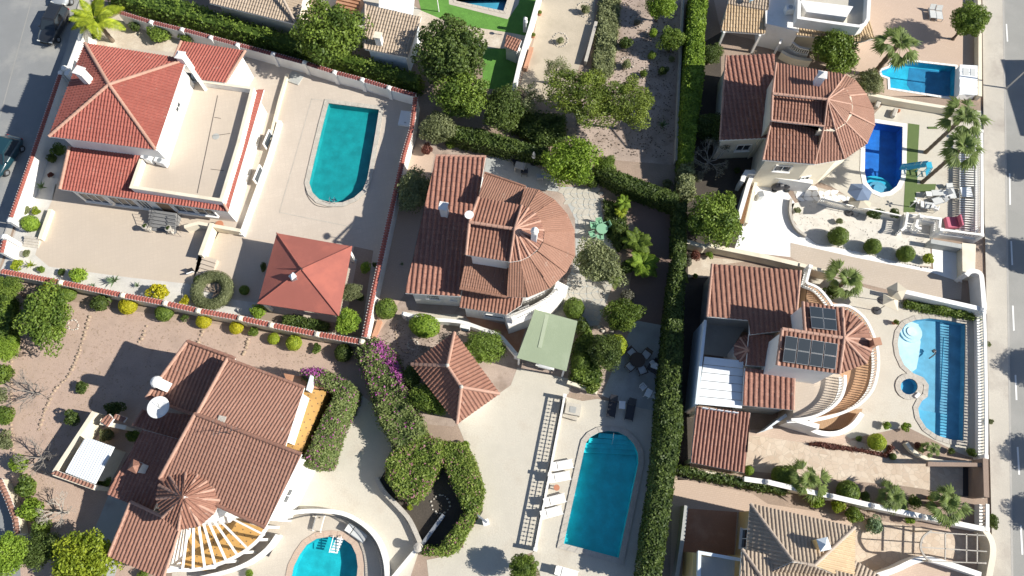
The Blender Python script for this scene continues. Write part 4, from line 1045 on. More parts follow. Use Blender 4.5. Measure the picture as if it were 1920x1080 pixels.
# boundary walls of villa 1
wall('white street wall with red tile coping and two gate posts', [(2,474),(8,450)], 1.7, .3, 'white_paint', 'tiles', 'tile_red', posts=((7,443),))
wall('long white street wall with red tile coping beside the parked cars', [(20,407),(68,270),(113,138)], 1.7, .3, 'white_paint', 'tiles', 'tile_red', posts=((18,412),(113,136)))
wall('plain white street wall rising beside the bright palm', [(124,140),(150,70),(164,20)], 2.0, .35, 'white_paint', 'flat', posts=((120,127),))
wall('stepped white north wall with dark red tile coping below the hedge', [(222,22),(283,41),(350,57),(420,76),(512,101),(571,117),(627,135),(680,149),(729,164),(779,178)], 1.5, .3, 'white_paint', 'tiles', 'tile_dark', posts=((283,41),(341,55),(395,70),(445,84),(512,101),(571,117),(627,135),(679,149),(729,164)))
wall('tall white east wall with red tile coping beside the pool deck', [(779,182),(772,240),(757,290),(728,420),(700,548),(683,632)], 1.8, .3, 'white_paint', 'tiles', 'tile_red')
wall('white south wall with red tiled coping and nine square posts', [(2,508),(113,529),(229,553),(309,568),(371,582),(450,596),(508,609),(594,626),(679,641)], 1.7, .3, 'cream_paint', 'tiles', 'tile_red', posts=((113,529),(229,553),(309,568),(371,582),(450,596),(508,609),(594,626),(678,640)))
# red canopy
gz = thing('gazebo', 'square gazebo with smooth red pyramid roof in the pool yard', 'gazebo', W(572, 540, 0))
ga = [(519,437),(660,462),(635,592),(483,569)]; gap = (566, 505, 3.9)
for i in range(4):
    a, b = ga[i], ga[(i + 1) % 4]
    P = slope(gz, [(*a, 2.6), (*b, 2.6), gap], mat='felt_red', under='felt_red', tiles=False, thick=.1, name='roof_panel')
for a in ga: ridge(gz, W(*a, 2.62), W(gap[0], gap[1], 3.92), r=.05, mat='felt_red', sides=4)
MB().lathe(W(566, 505, 3.88), [(.12, 0), (.08, .15), (.04, .5), (.02, .7)], 8).build('finial', 'metal_dark', gz)
q = W(552, 522, 3.5); MB().box(q + Vector((0, 0, .15)), .42, .42, .7, .3).build('vent_stack', 'metal_grey', gz)
MB().lathe(q + Vector((0, 0, .5)), [(.34, 0), (.02, .3)], 4).build('vent_cap', 'blue_white', gz)
for x, y in ((521,445),(652,468),(630,582),(490,563)):
    a = W(x, y, 2.5); MB().box((a.x, a.y, 1.27), .28, .28, 2.54, -.2).build('post', 'white_paint', gz)
gb = [W(x, y, 2.6) for x, y in ((519,437),(660,462),(635,592),(483,569))]; gi = offset(ccw([tuple(v)[:2] for v in gb]), .35)
g = MB()
for i in range(4): g.beam(Vector((*gi[i], 2.42)), Vector((*gi[(i + 1) % 4], 2.42)), .16, .2)
g.build('eaves_beam', 'white_paint', gz)
sheet('gazebo_floor', offset(ccw([tuple(v)[:2] for v in gb]), .1), .016, 'terrace_tile', kind='structure')

# ================================================================== VILLA 2: half-round roof
h = thing('villa', 'white villa with half-round brown tile roof in the centre of the photo', 'house', W(920, 440, 0))
P = slope(h, [(760,550),(863,556),(911,294),(818,292)], 3.5, 4, 'tile_old', w=.4, c=.42, A=.09)
body(h, [(760,550),(863,556),(911,294),(818,292)], 3.5, .35)
wb = body(h, [(763,548),(884,560),(925,330),(830,300)], 3.2, .35)
ridge(h, P[3], P[2], 'ridge_pink', .12)
wopen(h, wb, 810, 566, 1.9, 1.0, .7, grille=True); wopen(h, wb, 848, 575, 1.9, .45, .5)
chimney(h, (834,400), 4.2, 5.6, .55, cap='white_paint', kind='flat', rz=-.2)
CZ = 7.3
O = [(984,351),(1010,357),(1040,376),(1063,402),(1076,432),(1077,480),(1061,511),(1031,540),(990,557),(950,556)]
I = [(975,384),(990,390),(1003,401),(1013,415),(1020,434),(1018,454),(1008,470),(993,481),(976,488),(955,491)]
for i in range(len(O) - 1):
    slope(h, [(*O[i], 4.7), (*O[i + 1], 4.7), (*I[i + 1], 7.0), (*I[i], 7.0)], mat='tile_brown', w=.19, c=.3, A=.022, drop=.02)
for i in range(1, len(O) - 1): ridge(h, W(*O[i], 4.74), W(*I[i], 7.04), 'tile_brown', .05)
body(h, O + [(905,548),(925,340)], 4.7, .6)
body(h, I + [(915,486),(925,386)], 6.9, .25)
slope(h, [(978,386),(897,371),(880,417),(966,430)], CZ, 15, 'tile_clay', w=.27, c=.38)
slope(h, [(874,478),(956,491),(966,430),(880,417)], CZ - .1, 15, 'tile_clay', w=.27, c=.38)
body(h, [(978,386),(897,371),(874,478),(956,491)], CZ, .3)
AP = (965, 429, 8.5)
K = [(978,386),(990,391),(1003,401),(1013,415),(1019,432),(1017,452),(1008,467),(993,480),(976,488),(956,491)]
for i in range(len(K) - 1): slope(h, [(*K[i], CZ), (*K[i + 1], CZ), AP], mat='tile_clay', w=.24, c=.38)
for a in K: ridge(h, W(*a, CZ + .04), W(AP[0], AP[1], AP[2] + .05), 'ridge_pink', .10)
ridge(h, W(880, 417, 8.3), W(966, 430, 8.4), 'ridge_pink', .14)
for a, b in (((897,371),(880,417)), ((874,478),(880,417))): ridge(h, W(*a, CZ + .05), W(*b, 8.3), 'ridge_pink', .12)
slope(h, [(909,324),(987,350),(976,386),(897,372)], 4.9, 9, 'tile_brown', w=.19, c=.3, A=.022)
ridge(h, W(909, 324, 4.95), W(985, 350, 4.95), 'tile_brown', .1)
slope(h, [(862,541),(950,557),(957,491),(874,479)], 4.6, 10, 'tile_brown', w=.19, c=.3, A=.022)
ridge(h, W(862, 541, 4.66), W(950, 557, 4.66), 'tile_brown', .12)
slope(h, [(861,576),(950,590),(978,572),(981,558),(957,556),(868,541)], 3.0, 20, 'tile_clay', w=.28, c=.4)
sb = body(h, [(864,577),(950,590),(976,574),(985,550),(870,520)], 2.95, .25)
wopen(h, sb, 925, 600, 1.3, 1.6, .5)
chimney(h, (1001,452), 7.3, 9.2, .42, cap='white_paint', kind='dome', mat='blue_white', rz=-.2)
q = W(884, 412, 8.0); MB().tube([q, q + Vector((-.1, 0, .7))], .03, 6).build('aerial_mast', 'metal_grey', h)
MB().lathe(q + Vector((-.12, 0, .72)), [(.05, 0), (.32, .10), (.34, .12)], 14).build('dish', 'white_plastic', h)
# curved balcony and stair on the south-east
balustrade('', smooth_path([(962,596),(985,585),(1010,572),(1035,556),(1048,540)], 3), 3.0, .8, 0, parent=h, posts=((962,596),(1048,540)))
cw_ = smooth_path([(950,602),(985,590),(1012,577),(1040,558),(1056,532)], 4)
wall('', cw_, 2.2, .9, 'white_paint', 'flat', parent=h, name='balcony_block')
stairs('', (978,604), (996,596), (970,580), 6, .3, 2.2, 'white_paint', parent=h, name='outside_steps')
wall('low white front wall curving round the entry path to the carport', smooth_path([(757,588),(800,598),(862,603),(905,617),(935,628),(952,645),(968,664)], 3), 1.0, .22, 'white_paint', posts=((757,588),(968,664)), name='garden_wall')
ml = thing('meter_box', 'white meter cabinet on the low front wall of the round-roofed villa', 'meter box', W(872, 620, 0)); MB().box(W(872, 614, .8) , .8, .3, .5, -.2).build('cabinet', 'white_plastic', ml, bevel=.02); MB().box(W(872, 618, .75), .6, .3, .3, -.2).build('cabinet_door', 'glass_dark', ml)
# carport
cp = thing('carport', 'carport with pale green sheet roof on white posts', 'carport', W(1025, 650, 0))
cc = [(1003,580),(1083,602),(1062,696),(969,671)]
cz = [2.6, 2.6, 2.45, 2.45]; Pc = ccw([W(x, y, z) for (x, y), z in zip(cc, cz)]); MB().prism(Pc, [q.z - .06 for q in Pc], [q.z for q in Pc]).build('canopy_sheet', 'canopy_green', cp)
MB().beam(W(1026, 590, 2.60), W(1012, 652, 2.53), .30, .012).build('joint_strip', 'canopy_light', cp)
for x, y in ((1005,586),(1079,606),(1058,692),(973,669)):
    a = W(x, y, 2.45); MB().box((a.x, a.y, 1.22), .14, .14, 2.44, -.25).build('post', 'white_paint', cp)
for a, b in (((1005,586),(1079,606)), ((1058,692),(973,669)), ((1005,586),(973,669)), ((1079,606),(1058,692))): MB().beam(W(*a, 2.36), W(*b, 2.36), .1, .12).build('roof_beam', 'white_paint', cp)
# tiled pavilion
pv = thing('pavilion', 'small pavilion with clay tile hip roof between the bougainvillea and the carport', 'pavilion', W(856, 700, 0))
Np, Wp, Sp, Ep = (852,624), (772,683), (857,794), (936,738); EZ = 2.9
R1 = (839, 686, 4.3); R2 = (865, 726, 4.3)
slope(pv, [(*Wp, EZ), (*Np, EZ), R1], mat='tile_clay', w=.29, c=.4); slope(pv, [(*Sp, EZ), (*Wp, EZ), R1, R2[:2]], mat='tile_clay', w=.29, c=.4)
slope(pv, [(*Ep, EZ), (*Sp, EZ), R2], mat='tile_clay', w=.29, c=.4); slope(pv, [(*Np, EZ), (*Ep, EZ), R2, R1[:2]], mat='tile_clay', w=.29, c=.4)
for a, b in ((Np, R1), (Wp, R1), (Sp, R2), (Ep, R2)): ridge(pv, W(*a, EZ + .05), W(b[0], b[1], 4.35), 'ridge_pink', .14)
ridge(pv, W(R1[0], R1[1], 4.35), W(R2[0], R2[1], 4.35), 'ridge_pink', .14)
body(pv, [Np, Wp, Sp, Ep], EZ, .5)
for q in (R1, R2): MB().lathe(W(*q) + Vector((0, 0, .1)), [(.16, 0), (.16, .1), (.05, .25)], 10).build('ridge_knob', 'stone_pale', pv)

# ================================================================== VILLA 3: salmon roofs, turret, fan pergola
h = thing('villa', 'villa with salmon gable roofs, round tiled turret and white fan pergola', 'house', W(420, 830, 0))
a1 = [(275,746),(366,778),(441,672),(352,640)]
slope(h, a1, 4.2, 10, 'tile_salmon', w=.3, c=.4); body(h, a1, 4.2, .3)
ridge(h, W(275, 746, 4.25), W(352, 640, 5.15), r=.14); ridge(h, W(352, 640, 5.15), W(441, 672, 5.15), 'tile_salmon', .14)
ridge(h, W(275, 746, 4.25), W(366, 778, 4.25), 'tile_salmon', .13)
P2 = slope(h, [(427,673),(571,727),(535,838),(371,776)], 6.0, 19, 'tile_pink', w=.24, c=.36, A=.045)
ZR = (P2[2].z + P2[3].z) / 2
P3 = slope(h, [(498,989),(301,897),(367,776),(566,852)], 6.0, 17, 'tile_pink', w=.24, c=.36, A=.045)
body(h, [(427,673),(571,727),(535,838),(371,776)], 6.0, .35); m3 = body(h, [(498,989),(301,897),(367,776),(566,852)], 5.9, .35)
ridge(h, P2[0] + Vector((0, 0, .04)), P2[3] + Vector((0, 0, .04)), r=.14); ridge(h, P2[0] + Vector((0, 0, .04)), P2[1] + Vector((0, 0, .04)), 'tile_pink', .13)
ridge(h, P3[3] + Vector((0, 0, .05)), P3[2] + Vector((0, 0, .05)), 'tile_pink', .14); ridge(h, P3[1] + Vector((0, 0, .05)), P3[2] + Vector((0, 0, .05)), r=.14); ridge(h, P3[0] + Vector((0, 0, .05)), P3[1] + Vector((0, 0, .05)), 'tile_salmon', .14)
slope(h, [(251,798),(346,826),(362,778),(269,769)], 3.1, 8, 'tile_old', w=.3, c=.4); body(h, [(251,798),(346,826),(362,778),(269,769)], 3.1, .25)
slope(h, [(202,926),(286,962),(345,826),(268,806)], 2.9, 10, 'tile_old', w=.3, c=.4); body(h, [(202,926),(286,962),(345,826),(268,806)], 2.9, .25)
P5 = slope(h, [(204,1043),(306,1085),(340,985),(246,941)], 2.9, 12, 'tile_salmon', w=.27, c=.4); body(h, [(204,1043),(306,1085),(340,985),(246,941)], 2.9, .25)
ridge(h, P5[0], P5[3], r=.14); ridge(h, P5[1], P5[2], r=.12); ridge(h, P5[3], P5[2], 'ridge_pink', .12)
ridge(h, W(251, 798, 3.15), W(269, 769, 3.5), 'tile_salmon', .13)
T = [(295,935),(299,910),(318,891),(350,877),(378,880),(399,895),(412,915),(413,938),(402,962),(375,985),(335,993),(305,970)]
TA = (345, 932, 7.5)
for i in range(len(T)): slope(h, [(*T[i], 6.0), (*T[(i + 1) % len(T)], 6.0), TA], mat='tile_clay', w=.24, c=.38)
for a in T: ridge(h, W(*a, 6.06), W(TA[0], TA[1], 7.35), 'ridge_pink', .11)
body(h, T, 6.0, .3)
chimney(h, (312,724), 4.4, 6.0, .7, cap='white_paint', kind='dome', rz=-.45)
chimney(h, (270,878), 3.3, 4.7, .6, cap='tile_clay', kind='hat', rz=-.4)
chimney(h, (423,790), 6.8, 7.6, .35, cap='stone_pale', kind='flat')
g = MB(); q = W(437, 815, 7.1)
g.tube([q, q + Vector((0, 0, 1.3))], .02, 5)
for k in range(5): g.tube([q + Vector((-.8 + k * .05, -.3, 1.25 - k * 0)) + Vector((k * .32, .12 * k, 0)), q + Vector((-.8 + k * .37, .05 + .12 * k, 1.25))], .012, 4)
g.tube([q + Vector((-.9, -.15, 1.25)), q + Vector((.9, .2, 1.25))], .015, 4); g.build('tv_aerial', 'metal_dark', h)
ds = MB(); q = W(298, 764, 5.0); prof = [(.05, -.16), (.3, -.12), (.55, -.03), (.78, .1), (.80, .12), (.78, .13), (.5, .02), (.05, -.1)]
ds.lathe(q, prof, 24); ds.build('satellite_dish', 'white_plastic', h, True); MB().tube([q - Vector((0, 0, 1.4)), q - Vector((0, 0, .12))], .05, 8).build('dish_mast', 'metal_grey', h); MB().tube([q + Vector((0, 0, -.05)), q + Vector((.1, .25, .5))], .02, 5).build('dish_arm', 'metal_dark', h)
for x, y in ((555,870),(530,925)): wopen(h, m3, x, y, 3.6, 1.0, 1.0)
for x, y in ((546,885),(515,960)): wopen(h, m3, x, y, 1.3, 1.2, 1.8, 'door', bars=1)
# balcony with ochre tiles on the east side
slab(h, [(570,728),(612,733),(566,846),(530,838)], 0, 3.2, 'ochre_tiles', 'balcony_floor')
slab(h, [(532,700),(620,716),(614,731),(540,722)], 2.9, 3.18, 'terracotta_floor', 'balcony_landing')
wall('', [(584,704),(576,732)], 4.2, .12, 'blue_white', 'flat', parent=h, name='balcony_divider', z0=3.1)
# fan pergola
sheet('balcony_floor', [W(x, y, .4) for x, y in ((410,962),(497,992),(474,1022),(430,1052),(385,1070),(335,1070),(350,1000))], .4, 'ochre_tiles', h)
arc = smooth_path([(500,988),(484,1012),(455,1036),(420,1054),(380,1066),(345,1069),(318,1064)], 3)
wall('', arc, 2.75, .16, 'white_paint', 'flat', parent=h, name='pergola_ring_beam', z0=2.5)
tips = [(496,1003),(462,1026),(444,1039),(424,1051),(404,1060),(384,1065),(362,1068),(342,1068)]; roots = [(407,958),(402,966),(398,972),(391,978),(382,983),(373,986),(363,990),(352,994)]
for a, b in zip(roots, tips): MB().beam(W(*a, 3.1), W(*b, 2.85), .12, .16).build('pergola_beam', 'white_paint', h)
for k, (x, y) in enumerate(arc[::3]):
    a = W(x, y, 2.5); MB().box((a.x, a.y, 1.25), .18, .18, 2.5).build('pergola_post', 'white_paint', h)
wall('', smooth_path([(520,1003),(500,1030),(465,1056),(425,1072),(375,1084)], 3), 1.0, .2, 'white_paint', 'flat', parent=h, name='terrace_parapet')
for a, b in (((494,1040),(508,1018)), ((528,970),(534,955))): slab(h, [(a[0], a[1]), (a[0] + 10, a[1] + 4), (b[0] + 8, b[1] + 3), b], 0, .05, 'metal_dark', 'vent_grating')
# walled yard with white tin roof
yd = thing('walled_yard', 'small walled yard with cream walls and tiled copings left of the salmon villa', 'yard', W(150, 850, 0))
wall('', [(176,772),(101,886)], 1.9, .25, 'cream_paint', 'flat', parent=yd, name='yard_wall')
wall('', [(101,887),(181,915)], 1.9, .3, 'cream_paint', 'flat', parent=yd, name='yard_wall')
slope(yd, [(97,888),(176,917),(179,909),(107,882)], 1.95, 8, 'tile_salmon', w=.28, c=.3)
wall('', [(188,792),(236,802)], 1.9, .25, 'cream_paint', 'flat', parent=yd, name='yard_wall')
slope(yd, [(189,790),(203,800),(214,785),(205,776)], 2.0, 8, 'tile_salmon', w=.28, c=.3); slope(yd, [(213,784),(232,792),(238,783),(218,776)], 2.0, 8, 'tile_salmon', w=.28, c=.3)
sh = thing('shed', 'shed with white corrugated tin roof inside the walled yard', 'shed', W(168, 870, 0))
sp_ = [(161,819),(214,838),(178,907),(123,885)]
P = slope(sh, [(123,885),(178,907),(214,838),(161,819)], 2.2, 5, 'tin_white', w=.2, c=3, A=.02, under='tin_white'); body(sh, [(123,885),(178,907),(214,838),(161,819)], 2.2, .2, mat='cream_paint')

# ================================================================== VILLA 4: half-round roof by the royal blue pool
h = thing('villa', 'cream villa with half-round terracotta roof beside the royal blue pool', 'house', W(1480, 210, 0))
w4 = [(1350,263),(1442,259),(1453,102),(1361,105)]
P = slope(h, w4, 3.6, 4, 'tile_old', w=.4, c=.42, A=.09); b4 = body(h, w4, 3.6, .3, mat='cream_paint')
ridge(h, P[0], P[3], 'ridge_pink', .1)
wopen(h, b4, 1395, 285, 1.8, 1.2, .9)
slope(h, [(1584,141),(1455,119),(1448,176),(1551,187)], 7.0, 12, 'tile_clay', w=.26, c=.38)
slope(h, [(1446,226),(1548,237),(1551,187),(1448,176)], 7.0, 12, 'tile_clay', w=.26, c=.38)
slope(h, [(1430,300),(1527,308),(1540,236),(1446,226)], 5.7, 9, 'tile_clay', w=.26, c=.38)
AP = (1551, 187, 8.1); O = [(1584,141),(1604,152),(1623,177),(1637,205),(1639,235),(1625,269),(1583,298),(1527,308)]
I = [(1571,160),(1581,167),(1591,180),(1594,196),(1592,211),(1581,226),(1564,237),(1545,237)]
for i in range(7):
    slope(h, [(*I[i], 7.0), (*I[i + 1], 7.0), AP], under='terracotta', thick=.08, mat='tile_brown' if i < 5 else 'tile_clay', w=.19 if i < 5 else .26, c=.34, A=.022 if i < 5 else .05)
    slope(h, [(*O[i], 5.1), (*O[i + 1], 5.1), (*I[i + 1], 6.97), I[i]], mat='tile_brown' if i < 5 else 'tile_clay', w=.19 if i < 5 else .26, c=.34, A=.022 if i < 5 else .05)
for i in (0, 1, 3, 5, 6, 7): ridge(h, W(*I[i], 7.03), W(AP[0], AP[1], 8.15), 'ridge_pink', .08)
for i in (0, 2, 4, 5, 6, 7): ridge(h, W(*O[i], 5.14), W(*I[i], 7.0), 'ridge_pink', .08)
ridge(h, W(1448, 176, 8.05), W(1551, 187, 8.1), 'ridge_pink', .12); ridge(h, W(1446, 226, 7.05), W(1545, 237, 7.05), 'ridge_pink', .09)
ridge(h, W(1446, 226, 7.05), W(1448, 176, 8.0), 'ridge_pink', .10); ridge(h, W(1455, 119, 7.05), W(1448, 176, 8.0), 'ridge_pink', .10); ridge(h, W(1430, 300, 5.75), W(1446, 226, 6.4), 'ridge_pink', .10)
m4 = body(h, [(1430,300),(1527,308)] + O[::-1][1:] + [(1455,119)], 5.1, .45, mat='cream_paint'); body(h, I[::-1] + [(1446,226),(1455,119),(1571,141)], 7.0, .3, mat='cream_paint')
wopen(h, m4, 1467, 312, 3.4, 1.3, .8, bars=1); wopen(h, m4, 1500, 322, 1.5, .8, 1.2)
chimney(h, (1530,158), 7.4, 8.8, .55, cap='white_paint', kind='hat', mat='blue_white')
slab(h, [(1425,319),(1524,332),(1520,312),(1430,305)], .9, 1.05, 'balcony_brown', 'south_terrace')
wall('', smooth_path([(1392,340),(1400,322),(1420,325)], 2) + [(1524,341)], 1.7, .3, 'white_paint', 'flat', parent=h, name='terrace_parapet')
q = W(1540, 300, .5)
wall('long pale wall with white rail running up beside the narrow orange path', [(1415,318),(1404,345),(1385,410)], 1.4, .28, 'white_paint', name='garden_wall')
patch('orange_path', [(1403,332),(1413,333),(1396,420),(1384,418)], 5, 'balcony_brown')
wall('low pale wall between the orange path and the white driveway', [(1420,332),(1400,418)], .7, .2, 'cream_paint', name='garden_wall')
# neighbour north-east
h = thing('villa', 'cream villa with walled roof terrace and sand coloured tile skirt at the top edge', 'house', W(1540, 0, 0))
tz = 3.6
slab(h, [(1498,-60),(1640,-60),(1630,30),(1618,49),(1500,34)], 0, tz, 'concrete_cream', 'terrace_block')
wall('', [(1500,-30),(1498,33),(1560,42),(1612,49),(1622,45),(1628,35),(1632,-40)], 4.5, .22, 'white_paint', 'flat', parent=h, name='parapet', z0=tz - .2)
slab(h, [(1500,0),(1600,12),(1588,32),(1512,22)], tz, tz + .9, 'white_paint', 'stair_head')
slope(h, [(1492,66),(1614,79),(1612,48),(1498,34)], 2.7, 18, 'tile_sand', w=.26, c=.38); slope(h, [(1614,79),(1638,72),(1630,35),(1612,50)], 2.7, 18, 'tile_sand', w=.26, c=.38)
body(h, [(1492,62),(1612,75),(1634,60),(1640,-40),(1500,-40)], 2.7, .5, mat='cream_paint')
slab(h, [(1432,-60),(1500,-60),(1498,60),(1470,52),(1436,44)], 0, 3.0, 'white_paint', 'wing'); q = W(1480, 18, 3.4); a = MB().box(q, .8, .6, .7, .1).build('condenser_unit', 'white_plastic', h, bevel=.04); MB().lathe(q + Vector((0, 0, .35)), [(.22, 0), (.22, .03)], 12).build('fan_grille', 'metal_grey', a)
pg = thing('porch_roof', 'small lean-to porch with sand tile roof and white posts at the top edge', 'porch', W(1395, 30, 0))
slope(pg, [(1352,58),(1434,64),(1440,20),(1364,8)], 2.4, 12, 'tile_sand', w=.26, c=.38); slope(pg, [(1364,8),(1440,20),(1444,-30),(1372,-40)], 3.0, 5, 'tile_beige', w=.26, c=.38)
for x, y in ((1358,60),(1425,66),(1366,12)): a = W(x, y, 2.4); MB().box((a.x, a.y, 1.2), .2, .2, 2.4).build('post', 'white_paint', pg)
tb = thing('planter_table', 'round pale blue table on the porch roof edge at the top', 'table', W(1405, 8, 3.2)); MB().lathe(W(1405, 4, 3.2), [(.05, 0), (.05, .5), (.3, .5), (.3, .55)], 14).build('table_top', 'sheet_blue', tb)
balustrade('curved white balustrade of the stair beside the round tree near the top', smooth_path([(1462,82),(1468,72),(1482,76),(1500,88),(1521,92)], 3), 1.6, .85, 0, zbase=0)
wall('curved cream stair wall under the balustrade near the top', smooth_path([(1466,96),(1480,104),(1500,110),(1522,112)], 3), .9, .25, 'cream_paint', name='garden_wall')

# ================================================================== VILLA 5: solar panels
h = thing('villa', 'villa with solar panels on tiled roofs and curved balconies facing the shelf pool', 'house', W(1480, 650, 0))
P = slope(h, [(1335,496),(1500,508),(1490,618),(1405,628),(1405,601),(1326,594)], 3.9, 8, 'tile_clay', w=.39, c=.28, A=.07)
body(h, [(1335,496),(1500,508),(1490,612),(1326,594)], 3.6, .3, mat='concrete_grey'); ridge(h, P[0], P[-1], 'ridge_pink', .12); ridge(h, P[1], P[2], 'ridge_pink', .12)
slope(h, [(1399,685),(1447,688),(1449,629),(1404,626)], 4.0, 4, 'tile_old', w=.39, c=.28); body(h, [(1399,685),(1447,688),(1449,629),(1404,626)], 4.0, .1)
K = [(1405,627),(1388,634),(1377,648),(1377,665),(1386,678),(1399,686)]
for i in range(5): slope(h, [(*K[i], 3.3), (*K[i + 1], 3.3), (1403, 656, 4.1)], mat='tile_old', w=.26, c=.36)
for a in K: ridge(h, W(*a, 3.34), W(1403, 656, 4.14), 'ridge_pink', .09)
body(h, K, 3.3, .15)
P = slope(h, [(1392,760),(1487,769),(1489,699),(1396,690)], 3.6, 8, 'tile_old', w=.39, c=.28, A=.07); s5 = body(h, [(1392,760),(1487,769),(1489,699),(1396,690)], 3.6, .25, mat='concrete_grey')
ridge(h, P[1], P[2], 'ridge_pink', .1)
EZ = 7.2
PA = slope(h, [(1578,578),(1505,567),(1509,624),(1582,634)], EZ, 13, 'tile_clay', w=.3, c=.4); PB = slope(h, [(1457,685),(1573,701),(1582,634),(1466,617)], EZ, 13, 'tile_clay', w=.3, c=.4)
body(h, [(1578,578),(1505,567),(1509,624),(1582,634)], EZ, .12, z0=3.2); body(h, [(1457,685),(1573,701),(1582,634),(1466,617)], EZ, .12, z0=3.2)
ridge(h, PA[0], PA[3], 'ridge_pink', .14); ridge(h, PA[1], PA[2], 'ridge_pink', .14); ridge(h, PB[1], PB[2], 'ridge_pink', .14); ridge(h, PB[0], PB[3], 'ridge_pink', .14); ridge(h, PB[3], PB[2] , 'ridge_pink', .14)
AP = (1582, 634, max(PA[3].z, PB[2].z) + .02)
K = [(1578,578),(1598,588),(1616,604),(1627,617),(1633,637),(1633,658),(1624,681),(1573,701)]
for i in range(7): slope(h, [(*K[i], EZ - .3), (*K[i + 1], EZ - .3), AP], mat='tile_clay', w=.3, c=.4)
for i in (0, 2, 4, 5, 6, 7): ridge(h, W(*K[i], EZ - .25), W(AP[0], AP[1], AP[2] + .05), 'ridge_pink', .11)
body(h, K + [(1560,640)], EZ - .3, .3, z0=0)
def panels(pl, corners, nx, ny):
    a, b, c, d = [pl(x, y) for x, y in corners]
    for i in range(nx):
        for j in range(ny):
            f = lambda u, v: (a.lerp(b, u)).lerp(d.lerp(c, u), v)
            e = .012; u0, u1, v0, v1 = i / nx + e, (i + 1) / nx - e, j / ny + e * .8, (j + 1) / ny - e * .8
            q = [f(u0, v0), f(u1, v0), f(u1, v1), f(u0, v1)]; q = q if (q[1] - q[0]).cross(q[2] - q[0]).z > 0 else q[::-1]; nn = (q[1] - q[0]).cross(q[2] - q[0]).normalized()
            m = MB(); vs_ = [p + nn * .12 for p in q] + [p + nn * .17 for p in q]; fs = [(3, 2, 1, 0), (4, 5, 6, 7)] + [(k, (k + 1) % 4, 4 + (k + 1) % 4, 4 + k) for k in range(4)]
            pn = m.add(vs_, fs).build('solar_panel', 'solar_frame', h)
            cen = sum(q, Vector()) / 4; g = MB()
            r = [cen + (p - cen) * .965 for p in q]; mid = lambda s, t_: [r[0].lerp(r[1], s), r[0].lerp(r[1], t_), r[3].lerp(r[2], t_), r[3].lerp(r[2], s)]
            g.add([p + nn * .176 for p in r], [(0, 1, 2, 3)]); g.build('cell_sheet', 'solar_cell', pn)
def onp(Pl, lift=.0):
    n_ = (Pl[1] - Pl[0]).cross(Pl[2] - Pl[0]).normalized(); n_ = n_ if n_.z > 0 else -n_
    return lambda x, y: onplane(x, y, Pl[0] + n_ * .15, n_)
panels(onp(PA), [(1516,576),(1565,582),(1568,622),(1520,617)], 2, 2)
panels(onp(PB), [(1471,629),(1570,645),(1565,693),(1465,678)], 4, 2)
q = W(1632, 647, 6.9); ch = MB().box(q + Vector((0, 0, -.6)), .42, .42, 3.0, .1).build('chimney', 'terracotta', h); MB().box(q + Vector((0, 0, .95)), .54, .54, .12, .1).build('chimney_cap', 'terracotta', ch)
# terraces
t1 = [(1489,699),(1575,702),(1584,712),(1583,735),(1571,757),(1550,771),(1522,781),(1487,786)]
slab(h, t1, 0, 3.2, 'drive_beige', 'upper_terrace'); 
balustrade('', smooth_path([(1585,703),(1585,722),(1577,746),(1560,764),(1535,778),(1508,785),(1484,787)], 3), 4.1, .95, 0, parent=h, sp=.22)
t2 = smooth_path([(1519,503),(1514,528),(1532,542),(1553,564),(1590,575),(1618,597),(1634,625),(1642,655),(1643,690),(1634,726),(1611,753),(1582,768),(1548,777),(1500,780)], 2)
slab(h, t2 + [(1500,640)], 0, 1.6, 'balcony_brown', 'lower_terrace')
balustrade('', smooth_path([(1520,499),(1512,530)], 2), 2.7, 1.0, 0, parent=h, sp=.22, posts=((1520,499),))
balustrade('', smooth_path([(1512,530),(1535,540),(1556,564),(1562,576)], 3), 2.6, .9, 0, parent=h, sp=.22)
balustrade('', smooth_path([(1562,572),(1592,574),(1620,594),(1636,622),(1646,655),(1647,692),(1637,730),(1612,758),(1580,774),(1546,783),(1518,788)], 3), 2.6, .95, 0, parent=h, sp=.22)
t3 = smooth_path([(1518,800),(1560,806),(1592,798),(1612,780),(1617,766)], 3)
slab(h, [(1522,783),(1600,768)] + t3[::-1], 0, .5, 'wood_deck', 'deck')
wall('', smooth_path([(1512,800),(1540,812),(1572,812),(1600,797),(1617,775)], 4), 1.2, .3, 'white_paint', 'flat', parent=h, name='curved_wall')
wall('', [(1448,800),(1440,803),(1475,778)], 2.0, .18, 'blue_white', 'flat', parent=h, name='stair_wall'); wall('', [(1485,785),(1536,800)], 2.6, .3, 'white_paint', 'flat', parent=h, name='stair_block')
sheet('courtyard_floor', [W(x, y, 1.0) for x, y in ((1326,597),(1404,604),(1380,640),(1378,672),(1318,664))], 1.0, 'concrete_grey', h)
wall('', [(1323,600),(1306,758)], 3.6, .14, 'blue_white', 'flat', parent=h, name='courtyard_wall')
